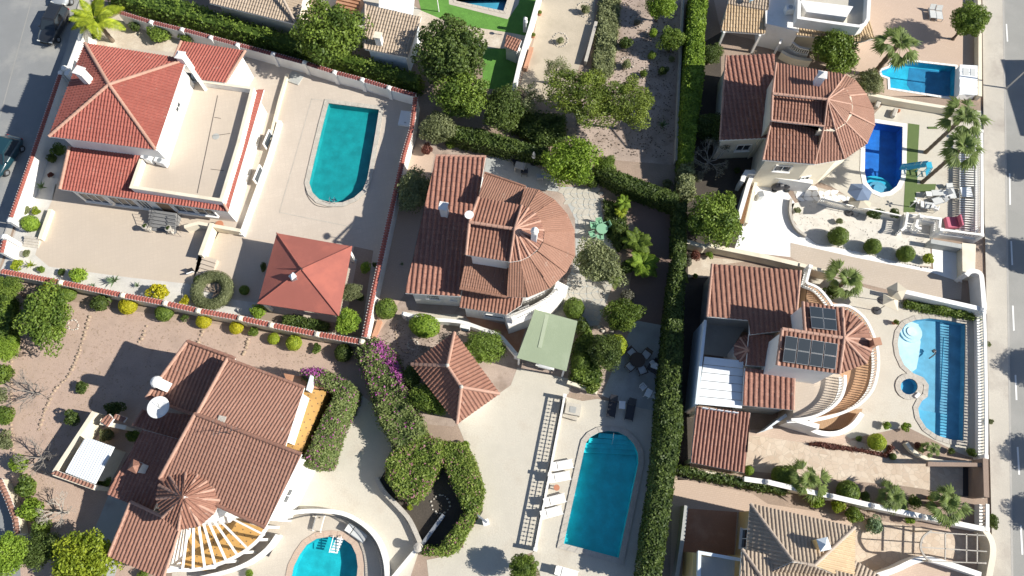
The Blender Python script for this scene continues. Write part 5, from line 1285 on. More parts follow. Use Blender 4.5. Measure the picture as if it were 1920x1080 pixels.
# corrugated awning panels, one by one
L0, L1, R0, R1_ = (1321,668), (1308,758), (1394,676), (1391,766)
for i in range(6):
    f = lambda a, b, t: (a[0] + (b[0] - a[0]) * t, a[1] + (b[1] - a[1]) * t)
    a, b, c, d = f(L0, L1, i / 6 + .006), f(R0, R1_, i / 6 + .006), f(R0, R1_, (i + 1) / 6 - .006), f(L0, L1, (i + 1) / 6 - .006)
    z = 3.45 - i * .02; MB().prism(ccw([W(*q, z) for q in (a, b, c, d)]), z - .05, z).build('awning_panel', 'sheet_white', h)
for i in range(5):
    x = 1316 + i * 14; pane = MB().beam(W(x, 765 + i * 2, 3.1), W(x + 11, 767 + i * 2, 3.1), .06, .5).build('glazing_panel', 'blue_white', h)
c5 = thing('carport', 'carport with dark clay tile roof below the solar panel villa', 'carport', W(1350, 820, 0))
P = slope(c5, [(1295,867),(1396,887),(1407,774),(1305,762)], 2.5, 5, 'tile_old', w=.27, c=.5, A=.08)
for x, y in ((1300,862),(1392,880),(1402,780),(1310,770)): a = W(x, y, 2.4); MB().box((a.x, a.y, 1.2), .25, .25, 2.4).build('post', 'cream_paint', c5)

# ================================================================== VILLA 6: beige roofs at the bottom
h = thing('villa', 'yellow villa with beige tile hip roof at the bottom edge', 'house', W(1500, 1030, 0))
A_, B_ = (1407,945,3.6), (1602,989,3.6); R1 = (1487,1053,5.2); R2 = (1526,1060,5.2)
slope(h, [B_, A_, R1, R2[:2]], mat='tile_beige', w=.27, c=.38); slope(h, [A_, (1394,1092,3.6), R1], mat='tile_beige', w=.27, c=.38)
slope(h, [(1600,1092,3.6), B_, R2], mat='tile_sand', w=.27, c=.38)
slope(h, [(1394,1092,3.6), (1600,1092,3.6), R2, R1[:2]], mat='tile_beige', w=.27, c=.38)
ridge(h, W(*A_), W(*R1), 'ridge_beige', .13); ridge(h, W(*B_), W(*R2), 'ridge_beige', .13); ridge(h, W(*R1), W(*R2), 'ridge_beige', .13)
y6 = body(h, [A_, (1394,1092,3.6), (1600,1092,3.6), B_], 3.6, .35, mat='yellow_paint')
slope(h, [(1600,1078,4.3), (1391,1030,4.3), (1385,1110,5.3)], mat='tile_beige', w=.27, c=.38)
slope(h, [(1600,1078,4.3), (1391,1030,4.3), (1400,1140,5.6), (1600,1160)], mat='tile_beige', w=.27, c=.38)
ridge(h, W(1391, 1030, 4.35), W(1440, 1100, 5.2), 'ridge_beige', .13)
body(h, [(1391,1032),(1600,1080),(1600,1160),(1380,1150)], 4.2, .3, mat='yellow_paint')
chimney(h, (1530,1020), 4.3, 5.7, .6, cap='blue_white', kind='hat', mat='yellow_paint', rz=.2)
slope(h, [(1602,1050),(1650,1080),(1630,1110),(1590,1100)], 3.4, 8, 'tile_beige', w=.27, c=.38)
an = [(1300,1036),(1392,1048),(1388,1200),(1292,1200)]
slab(h, an, 0, 3.0, 'yellow_paint', 'flat_roof_wing'); slab(h, [(1312,1042),(1378,1050),(1372,1190),(1308,1190)], 3.0, 3.06, 'concrete_grey', 'flat_roof')
wall('', [(1308,1200),(1312,1036),(1391,1050)], 3.5, .14, 'blue_white', 'flat', parent=h, name='roof_rail', z0=3.0)
wopen(h, y6, 1396, 1010, 2.0, 1.3, 1.2, bars=1)
# far neighbours along the top edge
h = thing('villa', 'villa with beige ribbed hip roof behind the hedge at the top left', 'house', W(470, 0, 0))
slope(h, [(393,6),(556,46),(530,-5),(500,-60),(400,-60)], 3.2, 14, 'tile_beige', w=.27, c=.38)
slope(h, [(556,46),(576,-30),(530,-6)], 3.2, 16, 'tile_beige', w=.27, c=.38); ridge(h, W(556, 46, 3.3), W(526, -10, 4.3), 'ridge_beige', .14)
body(h, [(393,2),(556,44),(580,-60),(400,-80)], 3.2, .5, mat='cream_paint')
h = thing('pavilion', 'outbuilding with beige ribbed tile roof and chimney between two round trees', 'pavilion', W(730, 60, 0))
slope(h, [(684,92),(764,108),(790,32),(685,9)], 2.9, 11, 'tile_beige', w=.27, c=.38); body(h, [(684,92),(764,108),(790,32),(685,9)], 2.9, .3, mat='blue_white')
ridge(h, W(684, 92, 3.0), W(685, 9, 3.9), 'ridge_beige', .12); chimney(h, (712,80), 3.2, 4.3, .55, cap='cream_paint', kind='flat')
wb = thing('awning', 'white awning sheet with seams beside the beige outbuilding at the top', 'awning', W(745, 5, 0))
for i in range(4):
    MB().prism(ccw([W(x, y, 2.5) for x, y in ((712 + i * 17,-30 + i * 3),(728 + i * 17,-27 + i * 3),(726 + i * 16,20 + i * 3),(710 + i * 16,17 + i * 3))]), 2.45, 2.5).build('awning_panel', 'sheet_white', wb)
for x, y in ((712,16),(772,28)): a = W(x, y, 2.4); MB().box((a.x, a.y, 1.2), .1, .1, 2.4).build('post', 'metal_grey', wb)
stairs('curved terracotta steps at the top edge behind the large round tree', (625,32), (668,42), (672,-10), 8, 0, 1.2, 'terracotta_floor')

# ================================================================== WALLS AND RAILINGS OF THE OTHER LOTS
wall('rough stone kerb wall dividing the two terracotta gardens beside the magenta bougainvillea', [(700,634),(712,600)], .5, .3, 'terracotta', name='garden_wall')
wall('white wall with red plinth along the lawn and dirt track', [(1014,-20),(992,58),(976,110),(962,172)], 1.6, .25, 'white_paint', posts=((985,35),(972,92)))
wall('narrow red brick kerb along the dirt track', [(997,88),(985,128)], .5, .3, 'terracotta', name='garden_wall')
wall('low stone wall along the east side of the dirt track', [(1118,40),(1098,115)], .6, .22, 'stone_pale', name='garden_wall')
wall('thin wire-topped wall along the tall bright hedge', [(1282,-10),(1274,150),(1268,300)], .9, .1, 'stone_pale', name='garden_wall')
wall('cream wall stepping down beside the white driveway, ending at the olive bush', [(1286,452),(1320,462),(1330,460),(1440,482),(1500,496)], 1.2, .3, 'cream_paint', posts=((1330,460),))
wall('long cream wall dividing the white driveway from the solar panel villa', [(1500,496),(1560,512)], 1.3, .25, 'cream_paint')
wall('white garden wall between the beige driveway and the shelf pool', [(1690,545),(1760,561),(1844,580)], 1.3, .3, 'white_paint', posts=((1844,580),))
wall('white curved kerb wall round the gravel bed with clipped balls', smooth_path([(1484,372),(1482,398),(1492,426),(1512,442)], 3), .35, .14, 'stone_pale', name='garden_wall')
wall('long white wall with posts between the crazy paving and the bottom villa', [(1396,898),(1440,904),(1500,918),(1562,931),(1640,949),(1720,966),(1846,992)], 1.6, .28, 'white_paint', posts=((1440,904),(1562,931),(1640,949),(1735,970)))
wall('low cream wall under the creeper left of the white wall', [(1270,880),(1330,888),(1400,900)], 1.0, .25, 'cream_paint', name='garden_wall')
wall('tall thin wall between the dark yard and the long hedge', [(1287,948),(1280,1010),(1268,1090)], 1.2, .2, 'concrete_grey')
wall('curving white wall at the bottom right sweeping to the arched terrace', smooth_path([(1645,1080),(1680,1068),(1715,1052),(1740,1048),(1780,1058),(1840,1078)], 4), 1.2, .3, 'white_paint')
wall('curved yellow-cream street wall at the bottom right corner', smooth_path([(1848,995),(1860,1015),(1862,1040),(1856,1075),(1850,1120)], 4), 1.2, .35, 'cream_paint')
wall('curved retaining kerb along the drive beside the dark sunken court', smooth_path([(705,895),(718,920),(745,948),(768,975),(788,1018)], 4), .5, .25, 'stone_pale', name='garden_wall')
wall('long grey sloping rail across the dark sunken court', [(792,1020),(832,965)], .5, .2, 'metal_grey', name='garden_wall')
wall('white rail wall running from the gate pillar to the bottom edge', [(784,1026),(735,1085)], .7, .2, 'white_paint', posts=((788,1024),), name='garden_wall')
wall('curved white wall round the oval pool terrace', smooth_path([(540,962),(585,958),(640,962),(680,982),(708,1012),(722,1050),(726,1090)], 4), 1.0, .22, 'white_paint', name='garden_wall')
g = thing('railing', 'curved dark metal railing inside the wall round the oval pool', 'railing', W(640, 975, 0))
rp = smooth_path([(536,975),(580,966),(636,970),(674,990),(700,1018),(713,1052),(716,1090)], 4); rw = [W(x, y, 1.0) for x, y in rp]
MB().tube(rw, .03, 5).build('top_rail', 'metal_dark', g); m = MB()
for a, b in zip(rw, rw[1:]):
    for k in range(3): q = a.lerp(b, k / 3); m.beam(q, q - Vector((0, 0, .9)), .025)
m.build('bars', 'metal_dark', g, kind='stuff')
balustrade('curved white lattice fence south of the blue parasols', smooth_path([(1540,372),(1580,382),(1640,394),(1690,404)], 3), .9, .8, 0, zbase=0, sp=.16, pw=.12)
# perforated block wall by the loungers
bl = thing('block_screen_wall', 'long low perforated block wall between the driveway and the lounger deck', 'wall', W(1030, 890, 0))
A, B = W(1059, 742, .95), W(1004, 1030, .95); d = (B - A); L = d.length; u = d.normalized(); sd = Vector((-u.y, u.x, 0)); rz = math.atan2(u.y, u.x)
MB().box((A + B) / 2 - Vector((0, 0, .03)), L, .16, .06, rz).build('coping', 'white_paint', bl); MB().box(Vector(((A.x + B.x) / 2, (A.y + B.y) / 2, .08)), L, .16, .16, rz).build('plinth', 'white_paint', bl)
m = MB(); n = int(L / .30)
for i in range(n):
    c = A + u * (i + .5) * L / n; m.box((c.x, c.y, .52), .04, .05, .76, rz)
    for zz in (.34, .70): m.box((c.x, c.y, zz), .12, .05, .035, rz)
m.box(Vector(((A.x + B.x) / 2, (A.y + B.y) / 2, .53)), L, .05, .035, rz); m.build('open_blocks', 'white_paint', bl, kind='stuff')
for t_ in (0, .53, 1): c = A + d * t_; MB().box((c.x, c.y, .52), .28, .28, 1.04, rz).build('pillar', 'white_paint', bl)
stairs('white steps with side walls between the driveway and the pool deck', (1063,748), (1090,756), (1092,792), 4, 0, .3, 'concrete_cream')
wall('low cream wall along the bed between the carport and the patio', [(1064,716),(1100,728),(1120,736)], .6, .2, 'cream_paint', name='garden_wall')
bx = thing('planter_box', 'small cream box wall with sunken square beside the steps to the pool deck', 'planter', W(1074, 772, 0)); MB().box(W(1074, 768, .35), 1.2, .9, .7, -.2).build('box_wall', 'concrete_cream', bx); MB().box(W(1074, 768, .7), .5, .5, .05, -.2).build('box_lid', 'concrete_grey', bx)
# street balustrades on the right
balustrade('upper long white street balustrade beside the palm and slide terrace', [(1841,245),(1842,330),(1842,440)], 1.35, .85, 0, zbase=0, sp=.24, posts=((1841,245),(1842,440)), pw=.24, group=None)
balustrade('long white street balustrade beside the large shelf pool', [(1846,585),(1848,640),(1850,760),(1850,856)], 1.25, .9, 0, zbase=0, sp=.24, posts=((1846,585),(1850,856)), pw=.24)
balustrade('short white street balustrade below the dark gateway', [(1852,945),(1852,992)], 1.35, .85, 0, zbase=0, sp=.24, posts=((1852,992),), pw=.24)
balustrade('white balustrade over the sunken ramp beside the pink cushion', [(1766,430),(1842,440)], 1.5, .85, 0, zbase=0, sp=.22, posts=((1766,430),))
balustrade('short white balustrade corner left of the pink cushion', [(1728,405),(1764,410),(1762,428)], 1.3, .85, 0, zbase=0, sp=.2, posts=((1728,405),))
balustrade('left white balustrade of the steps going down from the green turf', smooth_path([(1702,398),(1698,424),(1690,432)], 2), 1.0, .8, 0, zbase=0, sp=.2)
balustrade('right white balustrade of the steps going down from the green turf', smooth_path([(1725,400),(1718,424),(1728,428)], 2), 1.0, .8, 0, zbase=0, sp=.2)
stairs('white curved steps between two short balustrades below the green turf', (1692,434), (1722,436), (1722,402), 5, 0, .6, 'white_paint')
wall('white street wall beside the round-cornered gateway', smooth_path([(1812,516),(1822,508),(1838,512),(1842,530),(1846,578)], 3), 1.5, .3, 'white_paint')
wall('cream street wall beside the two lounge chairs at the top right', [(1836,-30),(1838,60),(1838,180)], .7, .25, 'cream_paint')
wall('white wall behind the rectangular pool ending at the white cabin', [(1628,176),(1680,186),(1790,204),(1812,210)], .9, .25, 'cream_paint', name='garden_wall')
wall('dark-sided tall gate wall at the crazy paved entrance', [(1848,860),(1850,932)], 1.9, .3, 'brown_wall')
wall('low cream kerb at the planting island by the driveway gate', smooth_path([(1700,830),(1712,845),(1735,858),(1770,866),(1836,868)], 3), .5, .2, 'cream_paint', name='garden_wall')
fr = thing('gate_canopy', 'square frame of pale beams with an arched end over the bottom right terrace', 'pergola', W(1780, 1020, 0))
for a, b in (((1738,998),(1848,1004)), ((1728,1026),(1850,1034)), ((1740,1052),(1848,1056)), ((1772,998),(1772,1050)), ((1812,1000),(1812,1054)), ((1832,1000),(1832,1056))): MB().beam(W(*a, 2.2), W(*b, 2.2), .07, .08).build('beam', 'stone_pale', fr)
cv = smooth_path([(1745,996),(1730,1008),(1726,1028),(1736,1046),(1746,1052)], 4)
for a, b in zip(cv, cv[1:]): MB().beam(W(*a, 2.2), W(*b, 2.2), .12, .12).build('arch_beam', 'stone_pale', fr)
for x, y in ((1746,996),(1848,1004),(1746,1052),(1848,1056)): a = W(x, y, 2.2); MB().box((a.x, a.y, 1.1), .12, .12, 2.2).build('post', 'stone_pale', fr)
pr = thing('lit_gap_slats', 'white slats standing in for sunlit gaps in the street balustrade shadow, with a pale panel', 'pergola', W(1812, 350, 0))  # added slats shaped as the sunlit stripes in the balustrade's shadow
for k in range(34):
    y = 290 + k * 4.4
    if not 348 < y < 372: MB().beam(W(1799, y, .5), W(1827, y + 1, .5), .10, .05).build('lit_slat', 'white_paint', pr)
MB().box(W(1812, 360, .55), .95, .95, .06).build('panel', 'sheet_white', pr)
for a, b in (((1800,288),(1799,440)), ((1828,288),(1827,440))): MB().beam(W(*a, .44), W(*b, .44), .06, .08).build('rail', 'white_paint', pr)
for x, y in ((1800,290),(1799,360),(1799,436),(1828,290),(1827,436)): q = W(x, y, .42); MB().box((q.x, q.y, .21), .07, .07, .42).build('leg', 'white_paint', pr)
# garage ramp
gr = thing('garage_door_frame', 'dark garage opening at the foot of the white ramp below the balustrade', 'garage', W(1775, 452, 0))
slab(gr, [(1746,448),(1804,458),(1803,466),(1745,456)], 0, .9, 'concrete_grey', 'lintel'); slab(gr, [(1804,455),(1830,458),(1828,520),(1805,518)], 0, .8, 'cream_paint', 'side_block')
gt = thing('gateway', 'dark open gateway with brown frame on the street by the crazy paving', 'gate', W(1820, 900, 0))
slab(gt, [(1806,872),(1832,873),(1832,930),(1806,930)], 0, .05, 'metal_dark', 'mat'); slab(gt, [(1832,873),(1848,873),(1848,930),(1832,930)], 0, .5, 'crazy_pave', 'brick_pier')
slab(gt, [(1740,866),(1850,868),(1850,875),(1740,874)], 1.4, 1.7, 'brown_wall', 'beam')

# ================================================================== TREES
tree('large round dense dark green tree between the lawn and the beige outbuilding', 845, 97, 72, 3.6, 'dense', 'leaf_dark', .85)
tree('big leafy bright green tree left of the beige outbuilding', 618, 62, 66, 3.6, 'tree', 'leaf_mid', .8, ax=1.05)
tree('pine with two pale trunks, left of the pair in the orchard', 1090, 178, 62, 4.0, 'pine', 'leaf_pine', .7, bark='bark_pale')
tree('pine on the right of the orchard pair, yellower crown', 1172, 192, 56, 4.0, 'pine', 'leaf_pine', .7, bark='bark_pale')
tree('grey-green olive tree at the top of the pine pair', 1044, 130, 30, 2.2, 'sparse', 'leaf_olive', .8)
tree('lime green tree at the corner terrace north of the half-round brown roof', 1071, 303, 52, 2.6, 'tree', 'leaf_bright', .8)
tree('small dark tree under the lime green tree, beside the hedge', 1135, 310, 22, 1.6, 'tree', 'leaf_mid', .8)
tree('wide dark tree mass below the round dense tree', 868, 178, 52, 3.0, 'tree', 'leaf_mid', .75)
tree('dark tree in the corner south of the lawn', 945, 205, 44, 2.6, 'tree', 'leaf_dark', .8)
tree('grey-green tree beside the end of the white lawn wall', 990, 185, 34, 2.6, 'sparse', 'leaf_olive', .8)
tree('loose olive-coloured tree just outside the pool yard corner', 822, 240, 34, 1.8, 'tree', 'leaf_olive', .8)
tree('pale olive bush tree between the east wall and the ribbed brown roof', 776, 357, 40, 1.6, 'tree', 'leaf_olive', .85, ax=.85)
tree('olive tree with a pink hammock under it by the flagged terrace', 1122, 492, 46, 2.8, 'tree', 'leaf_olive', .75, ax=1.1)
tree('bushy dark tree with reddish tips west of the white driveway', 1340, 412, 54, 2.6, 'tree', 'leaf_mid', .8)
tree('round bright green tree beside the curved cream stair at the top', 1570, 97, 46, 2.6, 'tree', 'leaf_mid', .75)
tree('round dark tree at the street edge beside the two lounge chairs', 1818, 38, 36, 2.6, 'dense', 'leaf_mid', .9)
tree('grey leafy tree filling the bed between the magenta hedge and the tiled pavilion', 806, 748, 36, 1.9, 'tree', 'leaf_mid', .7, ax=.8)
tree('small dark tree between the bougainvillea and the pavilion roof', 772, 705, 20, 1.7, 'tree', 'leaf_dark', .8)
tree('bright yellow-green tree at the bottom left under the tiled wing', 155, 1052, 62, 2.6, 'tree', 'leaf_lime', .7)
tree('pale green tree in the bottom left corner', 12, 1040, 42, 2.6, 'tree', 'leaf_bright', .8)
tree('dark tree between the two bright trees at the bottom left', 78, 1030, 36, 2.0, 'tree', 'leaf_dark', .8)
tree('spreading green tree left of the stone rings in the reddish yard', 82, 592, 56, 2.4, 'tree', 'leaf_mid', .6, ax=1.15)
tree('small green tree at the left edge above the reddish yard', 14, 540, 26, 2.2, 'tree', 'leaf_mid', .8)
tree('shrubby tree by the left edge halfway down the reddish yard', 10, 655, 24, 1.8, 'tree', 'leaf_bright', .8)
tree('tall shrub tree with grey shade east of the flagged terrace', 1168, 590, 36, 1.9, 'tree', 'leaf_mid', .8)
tree('tall dark shrub tree beside the two cone-shaped shrubs', 1136, 660, 34, 1.9, 'tree', 'leaf_dark', .8)
tree('large dark bush tree under the crown of the white carport car', 912, 650, 34, 1.3, 'tree', 'leaf_mid', .6, ax=1.2)
tree('light green tree at the bottom of the patio by the large pool', 1212, 1068, 26, 2.0, 'shrub', 'leaf_olive', .9)
tree('round green tree at the bottom between the drive and the pool deck', 982, 1066, 30, 1.8, 'dense', 'leaf_mid', .85)
tree('green tree at the top of the orchard', 1238, 8, 30, 2.2, 'tree', 'leaf_bright', .8)
tree('feathery green shrub tree in the orchard beside the hedge', 1260, 72, 26, 1.8, 'tree', 'leaf_mid', .9)
tree('pale green bush tree below the red gazebo', 652, 603, 25, 1.5, 'tree', 'leaf_bright', .8)
tree('olive bush above the pale tree right of the red gazebo', 655, 548, 22, 1.4, 'tree', 'leaf_olive', .9, ax=.75)
tree('leafy shrub tree at the foot of the leaning palm by the rectangular pool', 1632, 152, 27, 1.4, 'tree', 'leaf_olive', .8)
tree('dark shrub tree in the shaded strip beside the cream villa', 1335, 240, 32, 1.6, 'tree', 'leaf_dark', .8)
tree('thin shaded shrub tree north-west of the ribbed dark roof', 1335, 100, 22, 1.5, 'tree', 'leaf_dark', .8)
bare_tree('grey leafless shrub in the reddish yard near the curved stone row', 62, 735, 42, 1.6, 'bark_grey', 3)
bare_tree('spreading bare grey tree left of the walled yard', 76, 858, 38, 2.0, 'bark_grey', 5)
bare_tree('bare pale-branched tree in the deep shade at the lower left', 112, 960, 34, 2.0, 'bark_pale', 8)
bare_tree('half-bare pale tree north of the white driveway', 1330, 300, 36, 2.4, 'bark_pale', 12, tufts='leaf_grey')
# ================================================================== HEDGES
hedge('long bright green hedge running down from the top edge', [(1300,-30),(1333,-30),(1322,60),(1322,140),(1306,250),(1300,300),(1278,300),(1280,200),(1290,80)], 2.3, 'leaf_bright', leaf=.12)
hedge('grey dry end of the long bright hedge', [(1278,296),(1302,296),(1304,360),(1270,372)], 1.8, 'leaf_olive', leaf=.12, rough=.18)
hedge('long dark green hedge down the middle to the bottom edge', [(1270,470),(1288,470),(1284,560),(1282,640),(1278,720),(1282,800),(1272,860),(1262,930),(1252,1000),(1240,1090),(1202,1090),(1212,1000),(1224,930),(1234,840),(1240,740),(1252,610),(1262,520)], 2.9, 'leaf_dark', leaf=.12)
hedge('dark hedge running from the lime tree down to the paved yard corner', [(1122,292),(1160,318),(1276,362),(1272,388),(1160,345),(1118,322)], 1.9, 'leaf_dark', leaf=.12)
hedge('dark hedge strip beside the east side of the brown paved yard', [(1266,380),(1290,372),(1288,470),(1264,470)], 1.9, 'leaf_dark', leaf=.12)
hedge('tall conifer hedge behind the stepped north wall', [(190,-20),(330,-6),(470,42),(560,66),(690,108),(790,138),(786,156),(690,128),(560,90),(440,55),(350,32),(240,4)], 1.9, 'leaf_mid', leaf=.14, rough=.3)
hedge('dark hedge along the north side of the half-round roofed garden', [(835,232),(905,240),(975,262),(1030,275),(1026,292),(960,282),(880,264),(834,254)], 1.8, 'leaf_dark', leaf=.12, rough=.15)
hedge('magenta bougainvillea hedge with bright purple edge', [(664,655),(702,630),(738,660),(756,705),(766,738),(702,758),(684,705)], 1.9, 'leaf_bouga', leaf=.10, rough=.24, flower=.12, fzone=(712,648,750,708,.42))
hedge('bright green hedge joining on to the magenta bougainvillea', [(696,748),(764,736),(786,785),(800,815),(745,845),(712,792)], 1.9, 'leaf_bouga', leaf=.10, rough=.26, flower=.04)
hedge('rounded clipped hedge mound with pink flowers and yellow-green edge', [(745,832),(790,812),(828,826),(832,860),(800,920),(775,944),(745,930),(722,895),(722,862)], 1.8, 'leaf_flower', leaf=.10, rough=.14, flower=.10)
hedge('clipped hedge with pale flowers bending along the drive to the rail gate', [(828,826),(872,832),(890,862),(908,920),(902,950),(860,1030),(840,1042),(790,1040),(796,1024),(822,1028),(872,960),(845,905),(832,870)], 1.5, 'leaf_flower', leaf=.09, rough=.12, flower=.05)
hedge('L-shaped clipped hedge with pink tips round the ochre balcony', [(562,690),(600,688),(648,712),(659,722),(655,746),(628,800),(604,873),(568,873),(570,852),(600,790),(626,738),(600,722),(562,708)], 3.7, 'leaf_bouga', leaf=.09, rough=.12, flower=.06, fzone=(570,690,592,694,.5), z0=0)
hedge('green creeper strip along the wall below the dark tiled carport', [(1274,872),(1330,884),(1400,896),(1480,912),(1478,926),(1400,912),(1330,898),(1272,886)], 1.3, 'leaf_dark', leaf=.11, rough=.15)
for x, y, r, k_, m_, l in ((4,700,24,'shrub','leaf_mid','green scrub bush at the left edge beside the bare grey shrub'),(-2,742,20,'flat','leaf_olive','greyish scrub low down the left edge, above the stones'),(8,782,24,'shrub','leaf_mid','scrub bush at the left edge level with the walled yard top'),
    (10,828,22,'flat','leaf_olive','dry olive scrub at the left edge by the spreading bare tree'),(34,872,22,'shrub','leaf_bright','bright scrub bush below the spreading bare tree'),(48,912,26,'shrub','leaf_mid','leafy scrub bush beside the tiled kerb wall at the lower left'),
    (60,956,28,'shrub','leaf_bright','bright leafy scrub right of the tiled kerb wall at the lower left'),(74,992,24,'shrub','leaf_mid','scrub bush just above the dark tree at the lower left'),(24,640,18,'flat','leaf_bright','low green clump at the left edge under the corner scrub')):
    bush(l, x, y, r, k_, m_, h=.8, group='scrub bushes down the left edge')
wall('red tiled kerb wall beside the dark road at the lower left', [(-2,900),(14,935),(28,972),(32,1002)], 1.0, .3, 'cream_paint', 'tiles', 'tile_salmon', name='garden_wall')
hedge('ragged scrub along the left edge beside the reddish yard', [(-20,540),(20,556),(18,600),(14,640),(-20,650)], 1.2, 'leaf_mid', leaf=.13, rough=.3)
hedge('dark undergrowth beneath the pines', [(965,200),(1060,215),(1060,262),(1010,270),(960,240)], .9, 'leaf_dark', leaf=.12, rough=.2)
hedge('scrubby strip between the dirt track and the orchard', [(1128,-20),(1165,-20),(1158,60),(1150,130),(1130,150),(1112,120),(1120,50)], .7, 'leaf_olive', leaf=.10, rough=.2)
hedge('dense green planting west of the carport drive', [(1078,640),(1104,612),(1118,640),(1130,700),(1124,724),(1072,708)], 1.1, 'leaf_mid', leaf=.11, rough=.2)
hedge('shaded planting between the flagged terrace and the brown paved yard', [(1132,372),(1170,380),(1180,440),(1160,470),(1140,440)], .5, 'leaf_dark', leaf=.10, rough=.16)
hedge('long flower bed hedge below the red gazebo', [(530,590),(560,590),(615,604),(612,618),(560,612),(528,606)], .7, 'leaf_dark', leaf=.09, rough=.14)
hedge('low red-leaved row beside the crazy paving', [(1520,832),(1560,840),(1620,846),(1668,856),(1680,838),(1672,834),(1664,850),(1600,838),(1540,828)], .45, 'leaf_red', leaf=.07, rough=.1)
hedge('green and red planting strip behind the shelf pool', [(1700,562),(1760,570),(1842,586),(1842,598),(1800,592),(1740,582),(1702,574)], .6, 'leaf_mid', leaf=.08, rough=.14)
# ================================================================== SHRUBS
B = bush
rg_ = 'round clipped shrubs on the gravel bed'
B('first clipped ball on the gravel bed, the largest, farthest from the street', 1572, 443, 19, 'ball', 'leaf_mid', group=rg_); B('second clipped ball on the gravel bed', 1636, 462, 16, 'ball', 'leaf_mid', group=rg_)
B('third clipped ball on the gravel bed, nearest the street', 1698, 476, 17, 'ball', 'leaf_mid', group=rg_); B('yellow-tipped shrub at the corner of the gravel bed by the ramp', 1740, 484, 13, 'shrub', 'leaf_lime')
B('small tuft alone on the gravel bed', 1574, 415, 8, 'flat', 'leaf_olive'); B('low tuft near the curved kerb of the gravel bed', 1496, 395, 8, 'flat', 'leaf_olive')
B('dark planting along the lattice fence', 1640, 402, 15, 'flat', 'leaf_dark', ax=1.5, rz=0); B('dark clipped block beside the turf steps', 1678, 400, 13, 'flat', 'leaf_dark')
g2 = 'clipped shrubs along the white south wall'
for x, y, r, k, m_, l in ((92,544,15,'ball','leaf_yellow','yellow clipped ball, leftmost under the white south wall'),(127,552,16,'ball','leaf_mid','flat green clipped shrub between the leftmost yellow ball and the square shrub'),(190,568,23,'shrub','leaf_dark','wide square-clipped green shrub under the white south wall'),
    (240,573,18,'ball','leaf_yellow','yellow clipped shrub right of the square green one'),(308,586,18,'ball','leaf_mid','dark green clipped shrub near the second wall post'),(382,602,15,'ball','leaf_yellow','yellow clipped ball just right of the fifth wall post'),
    (443,614,14,'ball','leaf_yellow','yellow clipped ball between the sixth and seventh wall posts'),(476,622,12,'shrub','leaf_mid','loose green bush left of the pair of dull yellow balls'),(513,635,12,'ball','leaf_lime','small dull yellow ball in shade under the wall'),
    (551,643,16,'ball','leaf_lime','larger dull yellow ball under the wall near its right end'),(594,652,12,'flat','leaf_mid','flat spiky shrub left of the black-green ball'),(644,662,18,'ball','leaf_dark','very dark round shrub at the right end of the south wall'),
    (345,596,9,'flat','leaf_dark','small dark shrub between two yellow ones under the wall')):
    B(l, x, y, r, k, m_, sz=.8, group=g2)
B('pale bush in the white gravel near the street steps', 57, 419, 16, 'ball', 'leaf_bright'); B('bright green bush by the middle of the tiled south wall', 147, 517, 20, 'shrub', 'leaf_bright')
B('dark bush right against the west wall of the red-roofed villa', 110, 282, 16, 'shrub', 'leaf_mid'); B('small dark bush left of that, in the white gravel', 97, 296, 11, 'shrub', 'leaf_dark'); B('reddish tuft in the white gravel by the villa', 95, 328, 7, 'flat', 'leaf_red')
B('yellow-grey tuft on the white gravel left of the forecourt', 48, 392, 12, 'flat', 'leaf_olive'); B('sparse yellow plant beside the cream kerb', 68, 396, 11, 'flat', 'leaf_lime'); B('brown tuft below the street steps', 50, 475, 9, 'flat', 'leaf_olive')
B('spiky yellow-green plant near the left end of the tiled wall', 30, 497, 14, 'flat', 'leaf_lime'); B('small plant in gravel left of the bright bush', 76, 505, 9, 'flat', 'leaf_bright'); B('dark rosette in gravel near the tiled wall', 116, 510, 9, 'flat', 'leaf_dark')
B('yellow ground cover along the gravel left of the ring hedge', 298, 546, 22, 'flat', 'leaf_yellow', ax=1.25, rz=0); B('yellow low shrub between the ground cover and the ring hedge', 347, 562, 12, 'flat', 'leaf_yellow'); B('dark clipped block at the upper left of the ring hedge', 374, 526, 11, 'ball', 'leaf_dark')
B('small green ball between the ring hedge and the gazebo', 458, 544, 10, 'ball', 'leaf_mid'); B('leafy bush right below the small green ball', 484, 583, 18, 'shrub', 'leaf_bright'); B('yellow bush right of the red gazebo at the wall', 684, 502, 14, 'shrub', 'leaf_bright')
B('dark little bush beside the yellow one near the east wall', 703, 497, 7, 'shrub', 'leaf_dark'); B('narrow hedge clump left of the red gazebo', 494, 500, 10, 'shrub', 'leaf_dark', ax=.6, rz=0); B('dark rosette plant in the strip right of the gazebo', 676, 558, 9, 'flat', 'leaf_dark')
B('dark bush against the stepped north wall, leftmost', 254, 50, 13, 'shrub', 'leaf_dark'); B('wide clipped bush against the stepped north wall', 299, 62, 25, 'shrub', 'leaf_mid', sz=.6, ax=1.2, rz=-.2); B('low clipped bush by the upper edge of the red annex roof', 348, 70, 14, 'shrub', 'leaf_mid', ax=1.3, rz=-.2)
B('green bush at the foot of the bright palm', 170, 67, 14, 'shrub', 'leaf_mid')
B('round clipped bush beside the front path of the round-roofed villa', 724, 579, 21, 'ball', 'leaf_mid'); B('oval clipped bush beside the front wall of the round-roofed villa', 796, 611, 26, 'ball', 'leaf_bright', sz=.8, ax=1.2, rz=-.25)
B('green grass clump under the big bush near the pavilion', 905, 665, 18, 'flat', 'leaf_bright'); B('dark ball shrub right of the carport', 1076, 578, 21, 'ball', 'leaf_mid'); B('dark lower shrub behind the carport', 1092, 610, 20, 'shrub', 'leaf_dark')
